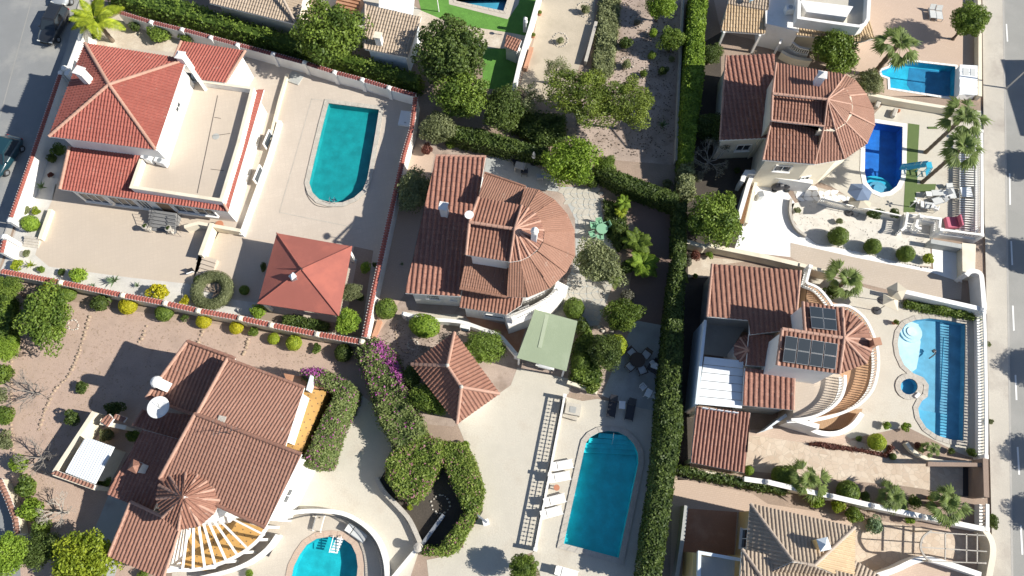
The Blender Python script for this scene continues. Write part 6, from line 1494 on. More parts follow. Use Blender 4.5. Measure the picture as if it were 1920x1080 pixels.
B('olive cone-shaped shrub at the carport side, left one', 1090, 680, 19, 'ball', 'leaf_mid', sz=1.2); B('bright yellow-green round shrub beside the patio', 1155, 648, 22, 'ball', 'leaf_lime'); B('green bush left of the yellow-green round shrub', 1165, 600, 22, 'shrub', 'leaf_mid')
B('rusty low bush at the bottom of the patio bed', 1108, 722, 18, 'flat', 'leaf_flower', ax=1.3, rz=-.3); B('blue-green bush below the lime tree', 1110, 342, 15, 'shrub', 'leaf_dark')
B('dark bush cluster right of the flagged terrace', 1160, 432, 17, 'shrub', 'leaf_dark'); B('dark bush at the lower flagged terrace bed', 1176, 500, 18, 'shrub', 'leaf_dark'); B('brown dry bush above the tall shrub tree', 1178, 556, 18, 'shrub', 'leaf_grey')
B('red-leaved bush beside the cream stepped wall', 1304, 480, 13, 'shrub', 'leaf_red'); B('pale pinkish bush on the sand by the hedge end', 1290, 492, 10, 'shrub', 'leaf_grey'); B('green tuft at the bend of the cream stepped wall', 1330, 478, 9, 'flat', 'leaf_bright')
B('clipped box shrub below the crazy paving, leftmost', 1466, 892, 20, 'ball', 'leaf_mid'); B('square-topped clipped shrub beside the white wall', 1590, 922, 22, 'ball', 'leaf_mid', sz=.9); B('small ball shrub at the corner of the dark tiled carport', 1404, 882, 10, 'ball', 'leaf_bright')
B('round shrub on the planting island left of the gate', 1644, 829, 17, 'ball', 'leaf_lime'); B('small shrub left of the round one on the planting island', 1610, 823, 8, 'shrub', 'leaf_mid'); B('dark low shrub on the strip between clipped shrubs', 1622, 930, 12, 'shrub', 'leaf_dark')
B('dark rounded cactus clump below the white wall', 1642, 984, 22, 'shrub', 'leaf_agave', sz=.6); B('yellow-green bush below the white wall beside the beige roof', 1572, 948, 19, 'shrub', 'leaf_lime'); B('larger green bush right of the yellow-green one by the beige roof', 1600, 964, 20, 'shrub', 'leaf_mid')
B('leafy bush against the south side of the white wall', 1530, 940, 17, 'shrub', 'leaf_bright'); B('small leafy plant right of the cactus clump', 1708, 972, 13, 'flat', 'leaf_bright'); B('shaggy hedge bush outside the street wall at the bottom right', 1862, 976, 15, 'shrub', 'leaf_dark', ax=.7, rz=0)
B('dark leafy shrub left of the big fan palm at the bottom right', 1716, 940, 16, 'shrub', 'leaf_mid'); B('small street shrub outside the balustrade, upper', 1853, 646, 7, 'flat', 'leaf_olive'); B('small street shrub outside the balustrade, lower', 1857, 790, 8, 'flat', 'leaf_olive')
B('small shrub outside the terrace near the spa pool', 1663, 798, 10, 'flat', 'leaf_bright'); B('second small shrub outside the terrace near the spa pool', 1697, 800, 11, 'flat', 'leaf_bright'); B('dark pot shrub at the end of the red-leaved row', 1674, 856, 7, 'ball', 'leaf_dark')
B('dark clump at the end of the shelf pool', 1784, 846, 8, 'flat', 'leaf_dark'); B('green bush at the bottom right corner of the shelf pool', 1822, 848, 11, 'shrub', 'leaf_mid'); B('brown shrub left of the palm by the gateway', 1722, 836, 10, 'shrub', 'leaf_red')
B('dark bush in the reddish yard left of the shadow of the gable', 152, 727, 15, 'flat', 'leaf_dark'); B('round dark bush in the house shadow', 134, 784, 19, 'shrub', 'leaf_dark'); B('bushes against the north wall of the small tiled wing', 214, 768, 20, 'flat', 'leaf_dark', ax=1.4, rz=-.3)
B('dark bush at the corner between the yard and the dark roof', 250, 818, 16, 'shrub', 'leaf_mid'); B('green bush at the lower corner of the walled yard', 196, 905, 15, 'shrub', 'leaf_mid'); B('grey bush over the top edge of the tin shed', 200, 815, 16, 'shrub', 'leaf_olive')
B('yellow tuft along the wall of the tin shed', 122, 868, 9, 'flat', 'leaf_lime'); B('bush at the bottom edge under the fan pergola', 468, 1076, 10, 'shrub', 'leaf_bright'); B('green bush below the tiled wing at the bottom', 268, 1078, 12, 'shrub', 'leaf_mid')
B('spiky plant at the corner of the drive and the pink paving', 872, 838, 14, 'flat', 'leaf_bright'); B('small green weed at the kerb of the dark court', 768, 952, 7, 'flat', 'leaf_lime'); B('dark red bush in the corner outside the pool yard', 800, 280, 14, 'shrub', 'leaf_red')
B('scrubby bush above the ribbed brown roof', 845, 270, 12, 'shrub', 'leaf_mid'); B('pair of garden plants behind the north terrace', 884, 276, 10, 'flat', 'leaf_olive'); B('pale bush at the left of the dark hedge', 1310, 330, 14, 'shrub', 'leaf_grey')
B('blue-grey bush inside the shaded corner under the hedge', 1252, 345, 12, 'flat', 'leaf_olive'); B('dark pot plant beside the white driveway entrance', 1382, 320, 8, 'shrub', 'leaf_dark'); B('bushes at the foot of the fan palm by the beige driveway', 1560, 545, 20, 'flat', 'leaf_dark')
g3 = 'shrubs in the stone rings of the orchard'
for x, y, r, m_, l in ((1050,75,9,'leaf_olive','shrub in the left stone ring of the dirt track'),(1097,18,11,'leaf_olive','shrub in the upper stone ring of the dirt track'),(1194,42,8,'leaf_grey','dry shrub in the topmost ring of the orchard'),(1224,62,11,'leaf_bright','green shrub in the ring below the topmost'),
    (1174,80,16,'leaf_dark','dark bush between the rings on the left of the orchard'),(1222,104,10,'leaf_mid','shrub in the middle ring of the orchard'),(1176,120,12,'leaf_olive','olive shrub left of the middle ring'),(1244,132,12,'leaf_dark','small dark bush casting a round shadow'),(1207,138,9,'leaf_mid','low shrub in the lowest ring'),(1260,110,8,'leaf_olive','tuft beside the hedge path in the orchard')):
    B(l, x, y, r, 'shrub', m_, group=g3)
# ring hedge with pale sculpture stones
rh = thing('ring_hedge', 'ring-shaped clipped hedge round a white gravel circle', 'hedge', W(402, 548, 0)); cz = W(402, 547, .9); Pp = []; Nn_ = []
n = 5200; th_ = npr.uniform(0, 2 * math.pi, n); ph = npr.uniform(-.6, math.pi + .6, n); Rr, rr = 1.28, .50
Pp = np.stack([np.cos(th_) * (Rr + rr * np.cos(ph)), np.sin(th_) * (Rr + rr * np.cos(ph)), .45 + .5 * np.sin(ph)], 1); Nn_ = np.stack([np.cos(th_) * np.cos(ph), np.sin(th_) * np.cos(ph), np.sin(ph)], 1)
a, b = leafdirs(Nn_, .4, npr); me = quads_mesh('foliage', Pp, a, b, .055 * npr.uniform(.6, 1.3, n), npr.random(n) * .8, np.zeros(n)); me.materials.append(M['leaf_olive']); o = bpy.data.objects.new('foliage', me); C.objects.link(o); o.parent = rh
tm = MB(); 
for i in range(28):
    for j in range(8):
        a0 = i / 28 * 2 * math.pi; b0 = j / 8 * 2 * math.pi; tm.v.append((cz.x * 0 + math.cos(a0) * (Rr + .42 * math.cos(b0)) + ORG[rh].x, math.sin(a0) * (Rr + .42 * math.cos(b0)) + ORG[rh].y, .45 + .42 * math.sin(b0)))
tm.f = [(i * 8 + j, ((i + 1) % 28) * 8 + j, ((i + 1) % 28) * 8 + (j + 1) % 8, i * 8 + (j + 1) % 8) for i in range(28) for j in range(8)]; tm.uv = [(.1, 0)] * len(tm.f); tm.build('inner_growth', 'leaf_olive', rh)
bare_tree('low bare dwarf tree in the centre of the ring hedge', 404, 546, 12, .9, 'bark', 4)
# ================================================================== PALMS
palm('tall leaning fan palm with its foot by the rectangular pool', 1636, 142, 4.4, 50, 26, tr=.24, lean=(.3,.2))
palm('tall fan palm by the blue slide, lower of the street pair', 1729, 342, 6.0, 50, 26, tr=.17)
palm('tall fan palm with its crown just below the white cabin', 1735, 286, 5.8, 50, 26, tr=.17)
palm('fan palm beside the beige driveway and the curved balcony', 1590, 524, 2.2, 48, 20, at='crown', tr=.17)
palm('fan palm growing among the shrubs below the crazy paving', 1516, 900, 1.9, 44, 18, at='crown', tr=.16)
palm('dense spiky fan palm between the clipped shrub and the big palm', 1676, 932, 1.7, 36, 28, at='crown', tr=.2)
palm('large bright fan palm at the bottom right by the white wall', 1778, 944, 2.4, 46, 24, at='crown', tr=.2)
palm('small palm with broad leaves by the gateway', 1745, 842, 1.2, 22, 16, at='crown', tr=.1)
palm('bright yellow-green feather palm at the top left street corner', 178, 36, 3.0, 52, 18, 'feather', 'leaf_lime', at='crown', tr=.2)
palm('sago palm in the bed between the paved yard and the olive tree', 1195, 455, 1.0, 30, 34, 'feather', 'leaf_mid', at='crown', tr=.2)
palm('second sago palm just below the first beside the paved yard', 1206, 495, 1.1, 32, 34, 'feather', 'leaf_bright', at='crown', tr=.2)
palm('small bright palm at the top of the paved yard bed', 1170, 378, 1.0, 18, 20, 'feather', 'leaf_bright', at='crown', tr=.12)
palm('smaller yellow palm below the small bright one', 1164, 398, .8, 14, 18, 'feather', 'leaf_lime', at='crown', tr=.12)
palm('green palm bush in the lower right of the garden bed', 1150, 520, .9, 20, 18, 'feather', 'leaf_mid', at='crown', tr=.12)
palm('spiky plant on the hedge end by the paved yard', 1278, 520, 1.6, 15, 22, 'feather', 'leaf_mid', at='crown', tr=.08)
for x, y, r, m_, l in ((1242,236,15,'leaf_agave','pale agave rosette in the orchard path'),(215,527,16,'leaf_agave','spiky agave by the tiled south wall'),(80,352,13,'leaf_agave','dark branching succulent on the white gravel'),(754,496,6,'leaf_agave','tiny rosette in the side path of the round-roofed villa'),
    (60,498,12,'leaf_lime','yellow-green spiky rosette at the left of the tiled wall'),(158,510,10,'leaf_bright','thin spiky rosette above the bright bush'),(1152,62,9,'leaf_agave','grey rosette at the left of the orchard'),(258,536,9,'leaf_agave','small rosette on the gravel near the tiled wall'),
    (176,536,8,'leaf_agave','rosette between the agave and the bright bush'),(990,250,9,'leaf_agave','shaded rosette under the grey-green tree')):
    palm(l, x, y, .25, r, 20, 'blade', m_, at='crown', name='agave', cat='agave')
# ================================================================== STONE ROWS AND RINGS
def stones(label, px, size=.22, step=.26, mat='stone', z=0, closed=False):
    P = [W(x, y, z) for x, y in px]; t = thing('stone_row', label, 'stone edging', P[0]); m = MB(); segs = list(zip(P, P[1:] + ([P[0]] if closed else [])))
    if not closed: segs = segs[:len(P) - 1]
    for a, b in segs:
        k = max(1, int((b - a).length / step))
        for i in range(k):
            c = a.lerp(b, (i + .5) / k) + Vector((rnd.uniform(-.05, .05), rnd.uniform(-.05, .05), 0)); s = size * rnd.uniform(.7, 1.3); v, f = ico(1, 1)
            m.add([(c.x + q[0] * s * .6 * (1 + .2 * math.sin(q[1] * 5 + i)), c.y + q[1] * s * .5, z + .03 + q[2] * s * .45) for q in v], f)
    m.build('stones', mat, t, kind='stuff')
stones('long curved row of pale stones across the reddish yard, leftmost', smooth_path([(170,590),(155,640),(138,690),(120,715),(100,735),(85,770),(72,808)], 2))
stones('short stone row at the corner of the house shadow', smooth_path([(277,606),(268,630),(258,645)], 2)); stones('third stone row running up from the small gable', [(382,618),(370,645)])
stones('fourth stone row just above the salmon ridge', [(468,632),(455,668)]); stones('stone row along the left edge scrub', [(24,620),(20,700),(22,800),(26,860)], .2)
circ = lambda x, y, r, k=14: [(x + r * math.cos(i * 2 * math.pi / k), y + r * .95 * math.sin(i * 2 * math.pi / k)) for i in range(k)]
for x, y, r, l in ((138,610,10,'half ring of pale stones at the right of the spreading tree'),(1050,75,14,'stone ring on the left of the dirt track'),(1096,18,15,'stone ring at the top of the dirt track'),(1194,42,11,'topmost stone ring in the orchard'),(1224,62,12,'stone ring holding the green shrub'),
    (1222,104,12,'stone ring in the middle of the orchard'),(1176,118,12,'stone ring beside the scrub strip'),(1207,138,11,'lowest stone ring in the orchard'),(774,647,10,'small stone ring in the bed above the pavilion'),(826,945,18,'dark stone ring in the sunken court'),(1605,400,6,'dark tyre-like ring under the lattice fence')):
    stones(l, circ(x, y, r), .13, .16, 'stone_pale', closed=True)
stones('stone edging round the bed left of the oval clipped bush', smooth_path([(745,596),(742,625),(752,655),(775,665)], 3), .15, .2)
stones('rockery stones east of the flagged terrace', smooth_path([(1126,360),(1132,390),(1150,410),(1152,440)], 3), .35, .4, 'stone_pale'); stones('white stones at the lower bed by the flagged terrace', smooth_path([(1120,612),(1140,630),(1150,615)], 3), .3, .3, 'stone_pale')
stones('white pebble edge in front of the three clipped balls', [(1570,462),(1640,480),(1720,500),(1744,502)], .13, .22, 'white_gravel')
# scattered bits of gravel and dry leaves on the gravel bed
m = MB(); poly = [tuple(W(x, y, 0))[:2] for x, y in ((1490,384),(1530,376),(1640,392),(1740,420),(1742,492),(1700,490),(1600,464),(1530,450),(1500,426))]
while len(m.f) < 20 * 260:
    x, y = rnd.uniform(min(p[0] for p in poly), max(p[0] for p in poly)), rnd.uniform(min(p[1] for p in poly), max(p[1] for p in poly))
    if inside((x, y), poly): v, f = ico(0, 1); s = rnd.uniform(.02, .06); m.add([(x + q[0] * s, y + q[1] * s, .02 + q[2] * s * .6) for q in v], f)
props(m.build('pebbles', 'stone_pale'), 'loose pebbles scattered over the gravel bed with clipped balls', 'pebbles', kind='stuff')

# ================================================================== VEHICLES
def car(name, label, paint, loc, rz, L=4.3, Wd=1.78, Hh=1.48, wagon=False):
    t = thing(name, label, 'car', (0, 0, 0)); st_ = [(-.5, .55, .70, .55), (-.485, .80, .86, .45), (-.40, .93, .93, .34), (-.2, .99, .96, .28), (0, 1, .96, .26), (.2, .99, .94, .28), (.36, .95, .86, .34), (.47, .82, .74, .42), (.5, .6, .62, .5)]
    m = MB(); n = 10; vs_ = []
    for x, w, zt, zb in st_:
        hw = Wd / 2 * w
        for y, z in ((-hw * .92, zb), (-hw, zb + .15), (-hw, zt - .14), (-hw * .93, zt - .03), (-hw * .6, zt + .015), (hw * .6, zt + .015), (hw * .93, zt - .03), (hw, zt - .14), (hw, zb + .15), (hw * .92, zb)): vs_.append((x * L, y, z))
    k = len(st_); fs = [(i * n + j, (i + 1) * n + j, (i + 1) * n + (j + 1) % n, i * n + (j + 1) % n) for i in range(k - 1) for j in range(n)] + [tuple(range(n)), tuple(range((k - 1) * n, k * n))[::-1]]
    m.add(vs_, [f[::-1] for f in fs]); m.build('body', paint, t, True)
    r0, r1 = (-.44 if wagon else -.34), .02; g0, g1 = (-.48 if wagon else -.43), .22; zb = .93; zt = Hh
    low = [(g0 * L, -Wd * .45), (g1 * L, -Wd * .45), (g1 * L, Wd * .45), (g0 * L, Wd * .45)]; top = [(r0 * L, -Wd * .37), (r1 * L, -Wd * .37), (r1 * L, Wd * .37), (r0 * L, Wd * .37)]
    V = [Vector((x, y, zb)) for x, y in low] + [Vector((x, y, zt)) for x, y in top]
    MB().add(V, [(0, 1, 5, 4), (1, 2, 6, 5), (2, 3, 7, 6), (3, 0, 4, 7), (4, 5, 6, 7)]).build('roof_frame', paint, t)
    def pane(nm, ids, e=.1):
        c = sum((V[i] for i in ids), Vector()) / 4; q = [c + (V[i] - c) * (1 - e) for i in ids]; nn = (q[1] - q[0]).cross(q[2] - q[0]).normalized(); nn = nn if nn.dot(c - Vector((0, 0, 1))) > 0 else -nn
        MB().add([p + nn * .012 for p in q], [(0, 1, 2, 3)]).build(nm, 'glass_dark', t)
    pane('windscreen', (1, 2, 6, 5)); pane('rear_window', (3, 0, 4, 7)); pane('side_window', (0, 1, 5, 4)); pane('side_window', (2, 3, 7, 6))
    MB().box((((r0 + r1) / 2) * L, 0, zt + .02), (r1 - r0) * L * .86, Wd * .64, .05).build('roof', paint, t, bevel=.02)
    for x in (-.3, .31):
        for s in (-1, 1):
            c = Vector((x * L, s * (Wd / 2 - .1), .32)); w_ = MB(); vv = []; kk = 16
            for o_ in (-.11, .11):
                for j in range(kk): a = 2 * math.pi * j / kk; vv.append((c.x + .32 * math.cos(a), c.y + o_, c.z + .32 * math.sin(a)))
            w_.add(vv, [(j, (j + 1) % kk, kk + (j + 1) % kk, kk + j) for j in range(kk)] + [tuple(range(kk))[::-1], tuple(range(kk, 2 * kk))]); wh = w_.build('wheel', 'rubber', t)
            MB().box((c.x, c.y + s * .115, c.z), .3, .02, .3, 0, 0, .78).build('rim', 'metal_grey', wh)
    for s in (-1, 1):
        MB().box((.475 * L, s * Wd * .34, .66), .12, .32, .13).build('headlight', 'light_clear', t, bevel=.03); MB().box((-.487 * L, s * Wd * .36, .74), .06, .26, .14).build('tail_light', 'light_red', t)
        MB().box((.14 * L, s * (Wd / 2 + .06), .98), .14, .18, .12).build('mirror', paint, t, bevel=.03)
    MB().box((.492 * L, 0, .5), .06, Wd * .6, .16).build('grille', 'black_plastic', t)
    t.location = loc; t.rotation_euler = (0, 0, rz); ORG[t] = Vector(loc); return t
car('parked_car', 'black hatchback parked by the white street wall', 'car_black', W(108, 56, 0), R(-101), 4.2, wagon=True)
car('parked_car', 'dark teal car parked lower down the left street', 'car_blue', W(16, 300, 0), R(-107), 4.2)
car('parked_car', 'pale silver car cut by the top edge behind the black hatchback', 'car_silver', W(133, -14, 0), R(-103), 4.2)
car('parked_car', 'white car with only its nose showing under the green carport', 'car_white', W(1031, 652, 0), R(-105), 3.9)

# ================================================================== FURNITURE
def lounger(label, px, py, rz, mat='white_plastic', cush='cloth_white', group=None, L=1.75, up=.35):
    t = thing('sun_lounger', label, 'sun lounger', (0, 0, 0), group)
    MB().box((-.2, 0, .33), L * .66, .58, .07).build('seat', cush, t, bevel=.02)
    MB().add([(L * .25, -.29, .30), (L * .25, .29, .30), (L * .5, .29, .30 + up), (L * .5, -.29, .30 + up), (L * .25, -.29, .37), (L * .25, .29, .37), (L * .5, .29, .37 + up), (L * .5, -.29, .37 + up)], [(3, 2, 1, 0), (4, 5, 6, 7), (0, 1, 5, 4), (1, 2, 6, 5), (2, 3, 7, 6), (3, 0, 4, 7)]).build('backrest', cush, t)
    m = MB()
    for s in (-1, 1): m.box((-.05, s * .31, .30), L * .92, .05, .07)
    m.build('frame', mat, t)
    for x in (-.7, .45):
        for s in (-1, 1): MB().box((x, s * .29, .14), .05, .05, .28).build('leg', mat, t)
    t.location = W(px, py, 0); t.rotation_euler = (0, 0, rz); return t
g4 = 'white loungers in a row beside the block wall'
lounger('white lounger nearest the house end of the pool row', 1054, 873, R(190), group=g4); lounger('second white lounger from the house end', 1049, 895, R(190), group=g4)
lounger('third white lounger, just below the round terracotta table', 1040, 938, R(194), group=g4); lounger('last white lounger toward the bottom of the photo', 1034, 961, R(194), group=g4)
lounger('black lounger left of the white side table on the patio', 1147, 764, R(78), 'metal_dark', 'black_plastic'); lounger('black lounger right of the white side table on the patio', 1181, 770, R(76), 'metal_dark', 'black_plastic')
lounger('grey striped lounger inside the curved railing of the oval pool', 671, 1000, R(148), 'metal_grey', 'cushion_grey', up=.2); lounger('white seat frame at the top of the oval pool terrace', 600, 978, R(80), 'white_plastic', 'pool_terrace', L=1.3, up=.3)
lounger('white lounger at the bottom edge of the large pool deck', 1062, 1074, R(165)); 
lounger('grey lounge chair at the top right, left one of two', 1745, 28, R(85), 'metal_grey', 'cushion_grey', L=1.4); lounger('grey lounge chair at the top right, right one of two', 1757, 30, R(85), 'metal_grey', 'cushion_grey', L=1.4)
def rtable(label, px, py, r, h=.72, mat='white_plastic', rz=0, name='round_table'):
    t = thing(name, label, 'table', W(px, py, 0)); c = ORG[t]
    MB().lathe(c, [(r * .96, h - .04), (r, h - .03), (r, h), (.02, h + .003)], 24).build('table_top', mat, t)
    for k in range(4): a = k * math.pi / 2 + .4 + rz; MB().tube([c + Vector((math.cos(a) * r * .7, math.sin(a) * r * .7, 0)), c + Vector((math.cos(a) * r * .6, math.sin(a) * r * .6, h - .04))], .022, 6).build('leg', mat, t)
    return t
def stable(label, px, py, w, d, rz, h=.7, mat='white_plastic'):
    t = thing('table', label, 'table', W(px, py, 0)); c = ORG[t]; MB().box(c + Vector((0, 0, h - .02)), w, d, .04, rz).build('table_top', mat, t, bevel=.01)
    for x in (-1, 1):
        for y in (-1, 1): q = Matrix.Rotation(rz, 3, 'Z') @ Vector((x * (w / 2 - .06), y * (d / 2 - .06), 0)); MB().box(c + q + Vector((0, 0, h / 2 - .02)), .05, .05, h - .04, rz).build('leg', mat, t)
    return t
def chair(label, px, py, rz, mat='white_plastic', cush=None, w=.52, arm=True, group=None, name='chair', sc=1):
    t = thing(name, label, 'chair', (0, 0, 0), group); MB().box((0, 0, .43), w, w, .05).build('seat', cush or mat, t, bevel=.02)
    MB().add([(-w / 2, -w / 2, .45), (-w / 2, w / 2, .45), (-w / 2 - .1, w / 2, .88), (-w / 2 - .1, -w / 2, .88), (-w / 2 + .05, -w / 2, .45), (-w / 2 + .05, w / 2, .45), (-w / 2 - .05, w / 2, .88), (-w / 2 - .05, -w / 2, .88)], [(0, 1, 2, 3), (7, 6, 5, 4), (3, 2, 6, 7), (0, 3, 7, 4), (1, 5, 6, 2), (0, 4, 5, 1)]).build('backrest', mat, t)
    for x in (-1, 1):
        for y in (-1, 1): MB().box((x * (w / 2 - .04), y * (w / 2 - .03), .2), .045, .045, .41).build('leg', mat, t)
    if arm:
        for y in (-1, 1): MB().box((.0, y * (w / 2 + .02), .64), w, .07, .04).build('armrest', mat, t); MB().box((w / 2 - .05, y * (w / 2 + .02), .43), .05, .05, .42).build('arm_post', mat, t)
    t.location = W(px, py, 0); t.rotation_euler = (0, 0, rz); t.scale = (sc,) * 3; return t
rtable('round dark rattan table between four armchairs on the shaded patio', 1193, 678, .62, .6, 'brown_rattan')
for x, y, a, l in ((1182,664,-50,'dark armchair with pale cushion, upper left of the round rattan table'),(1210,667,-130,'dark armchair with pale cushion, upper right of the round rattan table'),(1180,690,40,'dark armchair with pale cushion, lower left of the round rattan table'),(1202,697,110,'dark armchair with pale cushion, lower right of the round rattan table')):
    chair(l, x, y, R(a), 'brown_rattan', 'cushion_grey', .62, group='rattan armchairs round the dark table', name='armchair')
s = thing('daybed', 'black daybed with a crumpled pale cushion beside the hedge', 'daybed', W(1228, 690, 0)); c = ORG[s]
MB().box(c + Vector((0, 0, .2)), 1.1, .95, .36, R(-35)).build('base', 'black_plastic', s, bevel=.04); MB().box(c + Vector((-.1, .1, .45)), .6, .5, .16, R(-20)).build('cushion', 'cloth_white', s, bevel=.06); MB().box(c + Vector((-.3, .35, .5)), .4, .3, .14, R(30)).build('cushion', 'cushion_grey', s, bevel=.05)
MB().box(c + Vector((.35, .45, .4)), .9, .12, .4, R(-35)).build('backrest', 'black_plastic', s, bevel=.03)
stable('white square garden table between two white chairs on the patio', 1213, 740, .48, .66, R(-30)); chair('white garden chair left of the square white table', 1204, 728, R(-50), group='white garden chairs', sc=.8); chair('white garden chair right of the square white table', 1226, 744, R(150), group='white garden chairs', sc=.8)
stable('small white side table between the two black loungers', 1165, 761, .5, .62, R(-5), .45)
rtable('round terracotta table standing between the white loungers', 1043, 915, .23, .5, 'terracotta_pot')
rtable('round terracotta topped table by the porch of the red-roofed villa', 417, 427, .36, .7, 'terracotta_pot')
rtable('round pale green plastic table on the flagged terrace', 1127, 435, .5, .7, 'green_plastic')
for x, y, a, l in ((1112,428,0,'upper left'),(1110,444,20,'lower left'),(1122,422,-80,'upper'),(1124,449,90,'lower'),(1136,427,200,'right')): chair('pale green plastic chair at the %s side of the green terrace table' % l, x, y, R(a), 'green_plastic', group='green plastic chairs', sc=.95)
hm = thing('hammock', 'pink and white swing cushion seen through the olive tree', 'swing seat', W(1134, 498, 0)); c = W(1134, 495, 1.0)
MB().box(c + Vector((-.2, .35, 0)), .5, .9, .12, .3).build('cushion', 'pink_cloth', hm, bevel=.04); MB().box(c + Vector((.3, -.3, .05)), .8, .35, .1, -.5).build('cushion', 'pink_cloth', hm, bevel=.03); MB().box(c + Vector((0, .0, .08)), .3, .8, .08, .3).build('cover', 'cloth_white', hm); MB().tube([c + Vector((-.6, 0, -1)), c + Vector((-.6, 0, .3)), c + Vector((.6, 0, .3)), c + Vector((.6, 0, -1))], .04, 6).build('frame', 'metal_dark', hm)
# north terrace of villa 2
stable('pale table on the shaded north terrace with chairs', 975, 318, .9, .7, R(-15), .72, 'stone_pale')
chair('dark terrace chair right of the pale table', 983, 327, R(90), 'metal_dark'); chair('dark terrace chair left of the pale table', 966, 306, R(-60), 'metal_dark'); chair('grey terrace chair by the lime tree', 1012, 336, R(90), 'metal_grey')
ps = thing('folded_parasol', 'folded white parasol standing on the north terrace', 'parasol', W(1000, 306, 0)); c = ORG[ps]; MB().lathe(c, [(.3, 0), (.3, .08), (.04, .1), (.04, .12)], 12).build('base', 'metal_dark', ps); MB().tube([c, c + Vector((0, 0, 1.9))], .025, 6).build('pole', 'metal_grey', ps); MB().lathe(c, [(.10, .9), (.2, 1.1), (.13, 1.6), (.03, 1.95)], 10).build('canopy', 'cloth_white', ps)
# parasols
def parasol(label, px, py, rpx, zt, mat, sides=6, tilt=(0, 0), pole='metal_dark', rz=0):
    c = W(px, py, zt); r = rpx / PXM(px, py, zt); t = thing('parasol', label, 'parasol', (c.x, c.y, 0)); rim = []
    rm = Matrix.Rotation(tilt[0], 3, 'X') @ Matrix.Rotation(tilt[1], 3, 'Y')
    for j in range(sides): a = 2 * math.pi * j / sides + rz; rim.append(c + rm @ Vector((math.cos(a) * r, math.sin(a) * r, 0)))
    tp = c + rm @ Vector((0, 0, r * .38)); n = sides
    for j in range(n):
        a, b = rim[j], rim[(j + 1) % n]; m = MB(); nn = Vector((0, 0, .015)); m.add([a, b, tp, a - nn, b - nn, tp - nn], [(0, 1, 2), (5, 4, 3), (0, 3, 4, 1)]); m.build('canopy_panel', mat, t)
        if j % 2 == 0: MB().beam(tp - Vector((0, 0, .04)), a - Vector((0, 0, .04)), .025).build('rib', pole, t)
    MB().tube([Vector((c.x, c.y, 0)), tp + Vector((0, 0, .1))], .03, 7).build('pole', pole, t); MB().lathe((c.x, c.y, 0), [(.35, .02), (.35, .1), (.05, .12), (.05, .14)], 12).build('base', 'metal_dark', t); return t
parasol('blue-grey hexagonal parasol south of the royal blue pool', 1612, 360, 23, 2.3, 'umbrella_blue', 6, (-.2, 0))
parasol('cream hexagonal parasol just below the blue-grey one', 1612, 380, 22, 2.0, 'umbrella_cream', 6, (-.55, 0))
parasol('cream and dark parasol by the beige driveway, lower of two', 1670, 567, 21, 2.2, 'umbrella_cream', 4, (-.3, .2), rz=.4); parasol('dark parasol with cream underside by the beige driveway, upper of two', 1681, 547, 18, 2.2, 'umbrella_cream', 5, (.3, -.3), rz=.2)
# slide
sl = thing('pool_slide', 'bright cyan pool slide curving over the green turf into the royal blue pool', 'slide', W(1730, 318, 0)); m = MB(); pth = [W(1688, 314, .25), W(1700, 314, .6), W(1714, 312, 1.0), W(1726, 310, 1.4), W(1737, 309, 1.75)]
for a, b in zip(pth, pth[1:]):
    u = (b - a).normalized(); sd = u.cross(Vector((0, 0, 1))).normalized(); up = Vector((0, 0, 1)); pr_ = [(-.32, .22), (-.3, .02), (-.15, -.06), (.15, -.06), (.3, .02), (.32, .22)]
    for (o0, z0_), (o1, z1_) in zip(pr_, pr_[1:]): m.add([a + sd * o0 + up * z0_, a + sd * o1 + up * z1_, b + sd * o1 + up * z1_, b + sd * o0 + up * z0_], [(0, 1, 2, 3)])
m.build('chute', 'cyan_plastic', sl); c = W(1738, 309, 1.7); MB().box((c.x + .2, c.y, 1.66), .5, .6, .08).build('platform', 'cyan_plastic', sl)
for s in (-.28, .28):
    MB().tube([(c.x + .45, c.y + s, 1.7), (c.x + .9, c.y + s, 0)], .03, 6).build('ladder_rail', 'cyan_plastic', sl); MB().tube([(c.x, c.y + s, 0), (c.x, c.y + s, 1.7)], .03, 6).build('support', 'cyan_plastic', sl)
for k in range(5): MB().box((c.x + .45 + .09 * k, c.y, 1.4 - .3 * k), .1, .56, .04).build('ladder_step', 'cyan_plastic', sl)
# white cabin, furniture on the pool terrace of villa 4
cb = thing('cabin', 'white ribbed garden cabin at the end of the rectangular pool', 'cabin', W(1812, 150, 0)); P = ccw([W(*q, .8) for q in ((1801,121),(1832,124),(1832,176),(1798,178))]); MB().prism(P, 0, .8).build('wall', 'white_plastic', cb)
for k in range(4):
    y0 = 121 + k * 14; MB().prism(ccw([W(*q, .86) for q in ((1800,y0),(1833,y0 + 2),(1833,y0 + 15),(1799,y0 + 13))]), .8, .86).build('roof_panel', 'sheet_white', cb)
MB().prism(ccw([W(*q, .9) for q in ((1806,127),(1817,128),(1817,141),(1806,140))]), .86, .89).build('skylight', 'cushion_grey', cb); MB().prism(ccw([W(*q, .9) for q in ((1820,128),(1829,129),(1829,142),(1820,141))]), .86, .89).build('skylight', 'cushion_grey', cb)
stable('grey-topped low table on the terrace above the pink cushion', 1752, 366, 1.0, .55, R(3), .5, 'cushion_grey'); stable('white low table left of the grey-topped one', 1736, 368, .5, .45, 0, .5)
lounger('grey lounger right of the grey-topped table', 1779, 362, R(95), 'metal_grey', 'cushion_grey', L=1.5, up=.1); lounger('grey lounger slanting below the grey-topped table', 1758, 378, R(18), 'metal_grey', 'cushion_grey', L=1.4, up=.1)
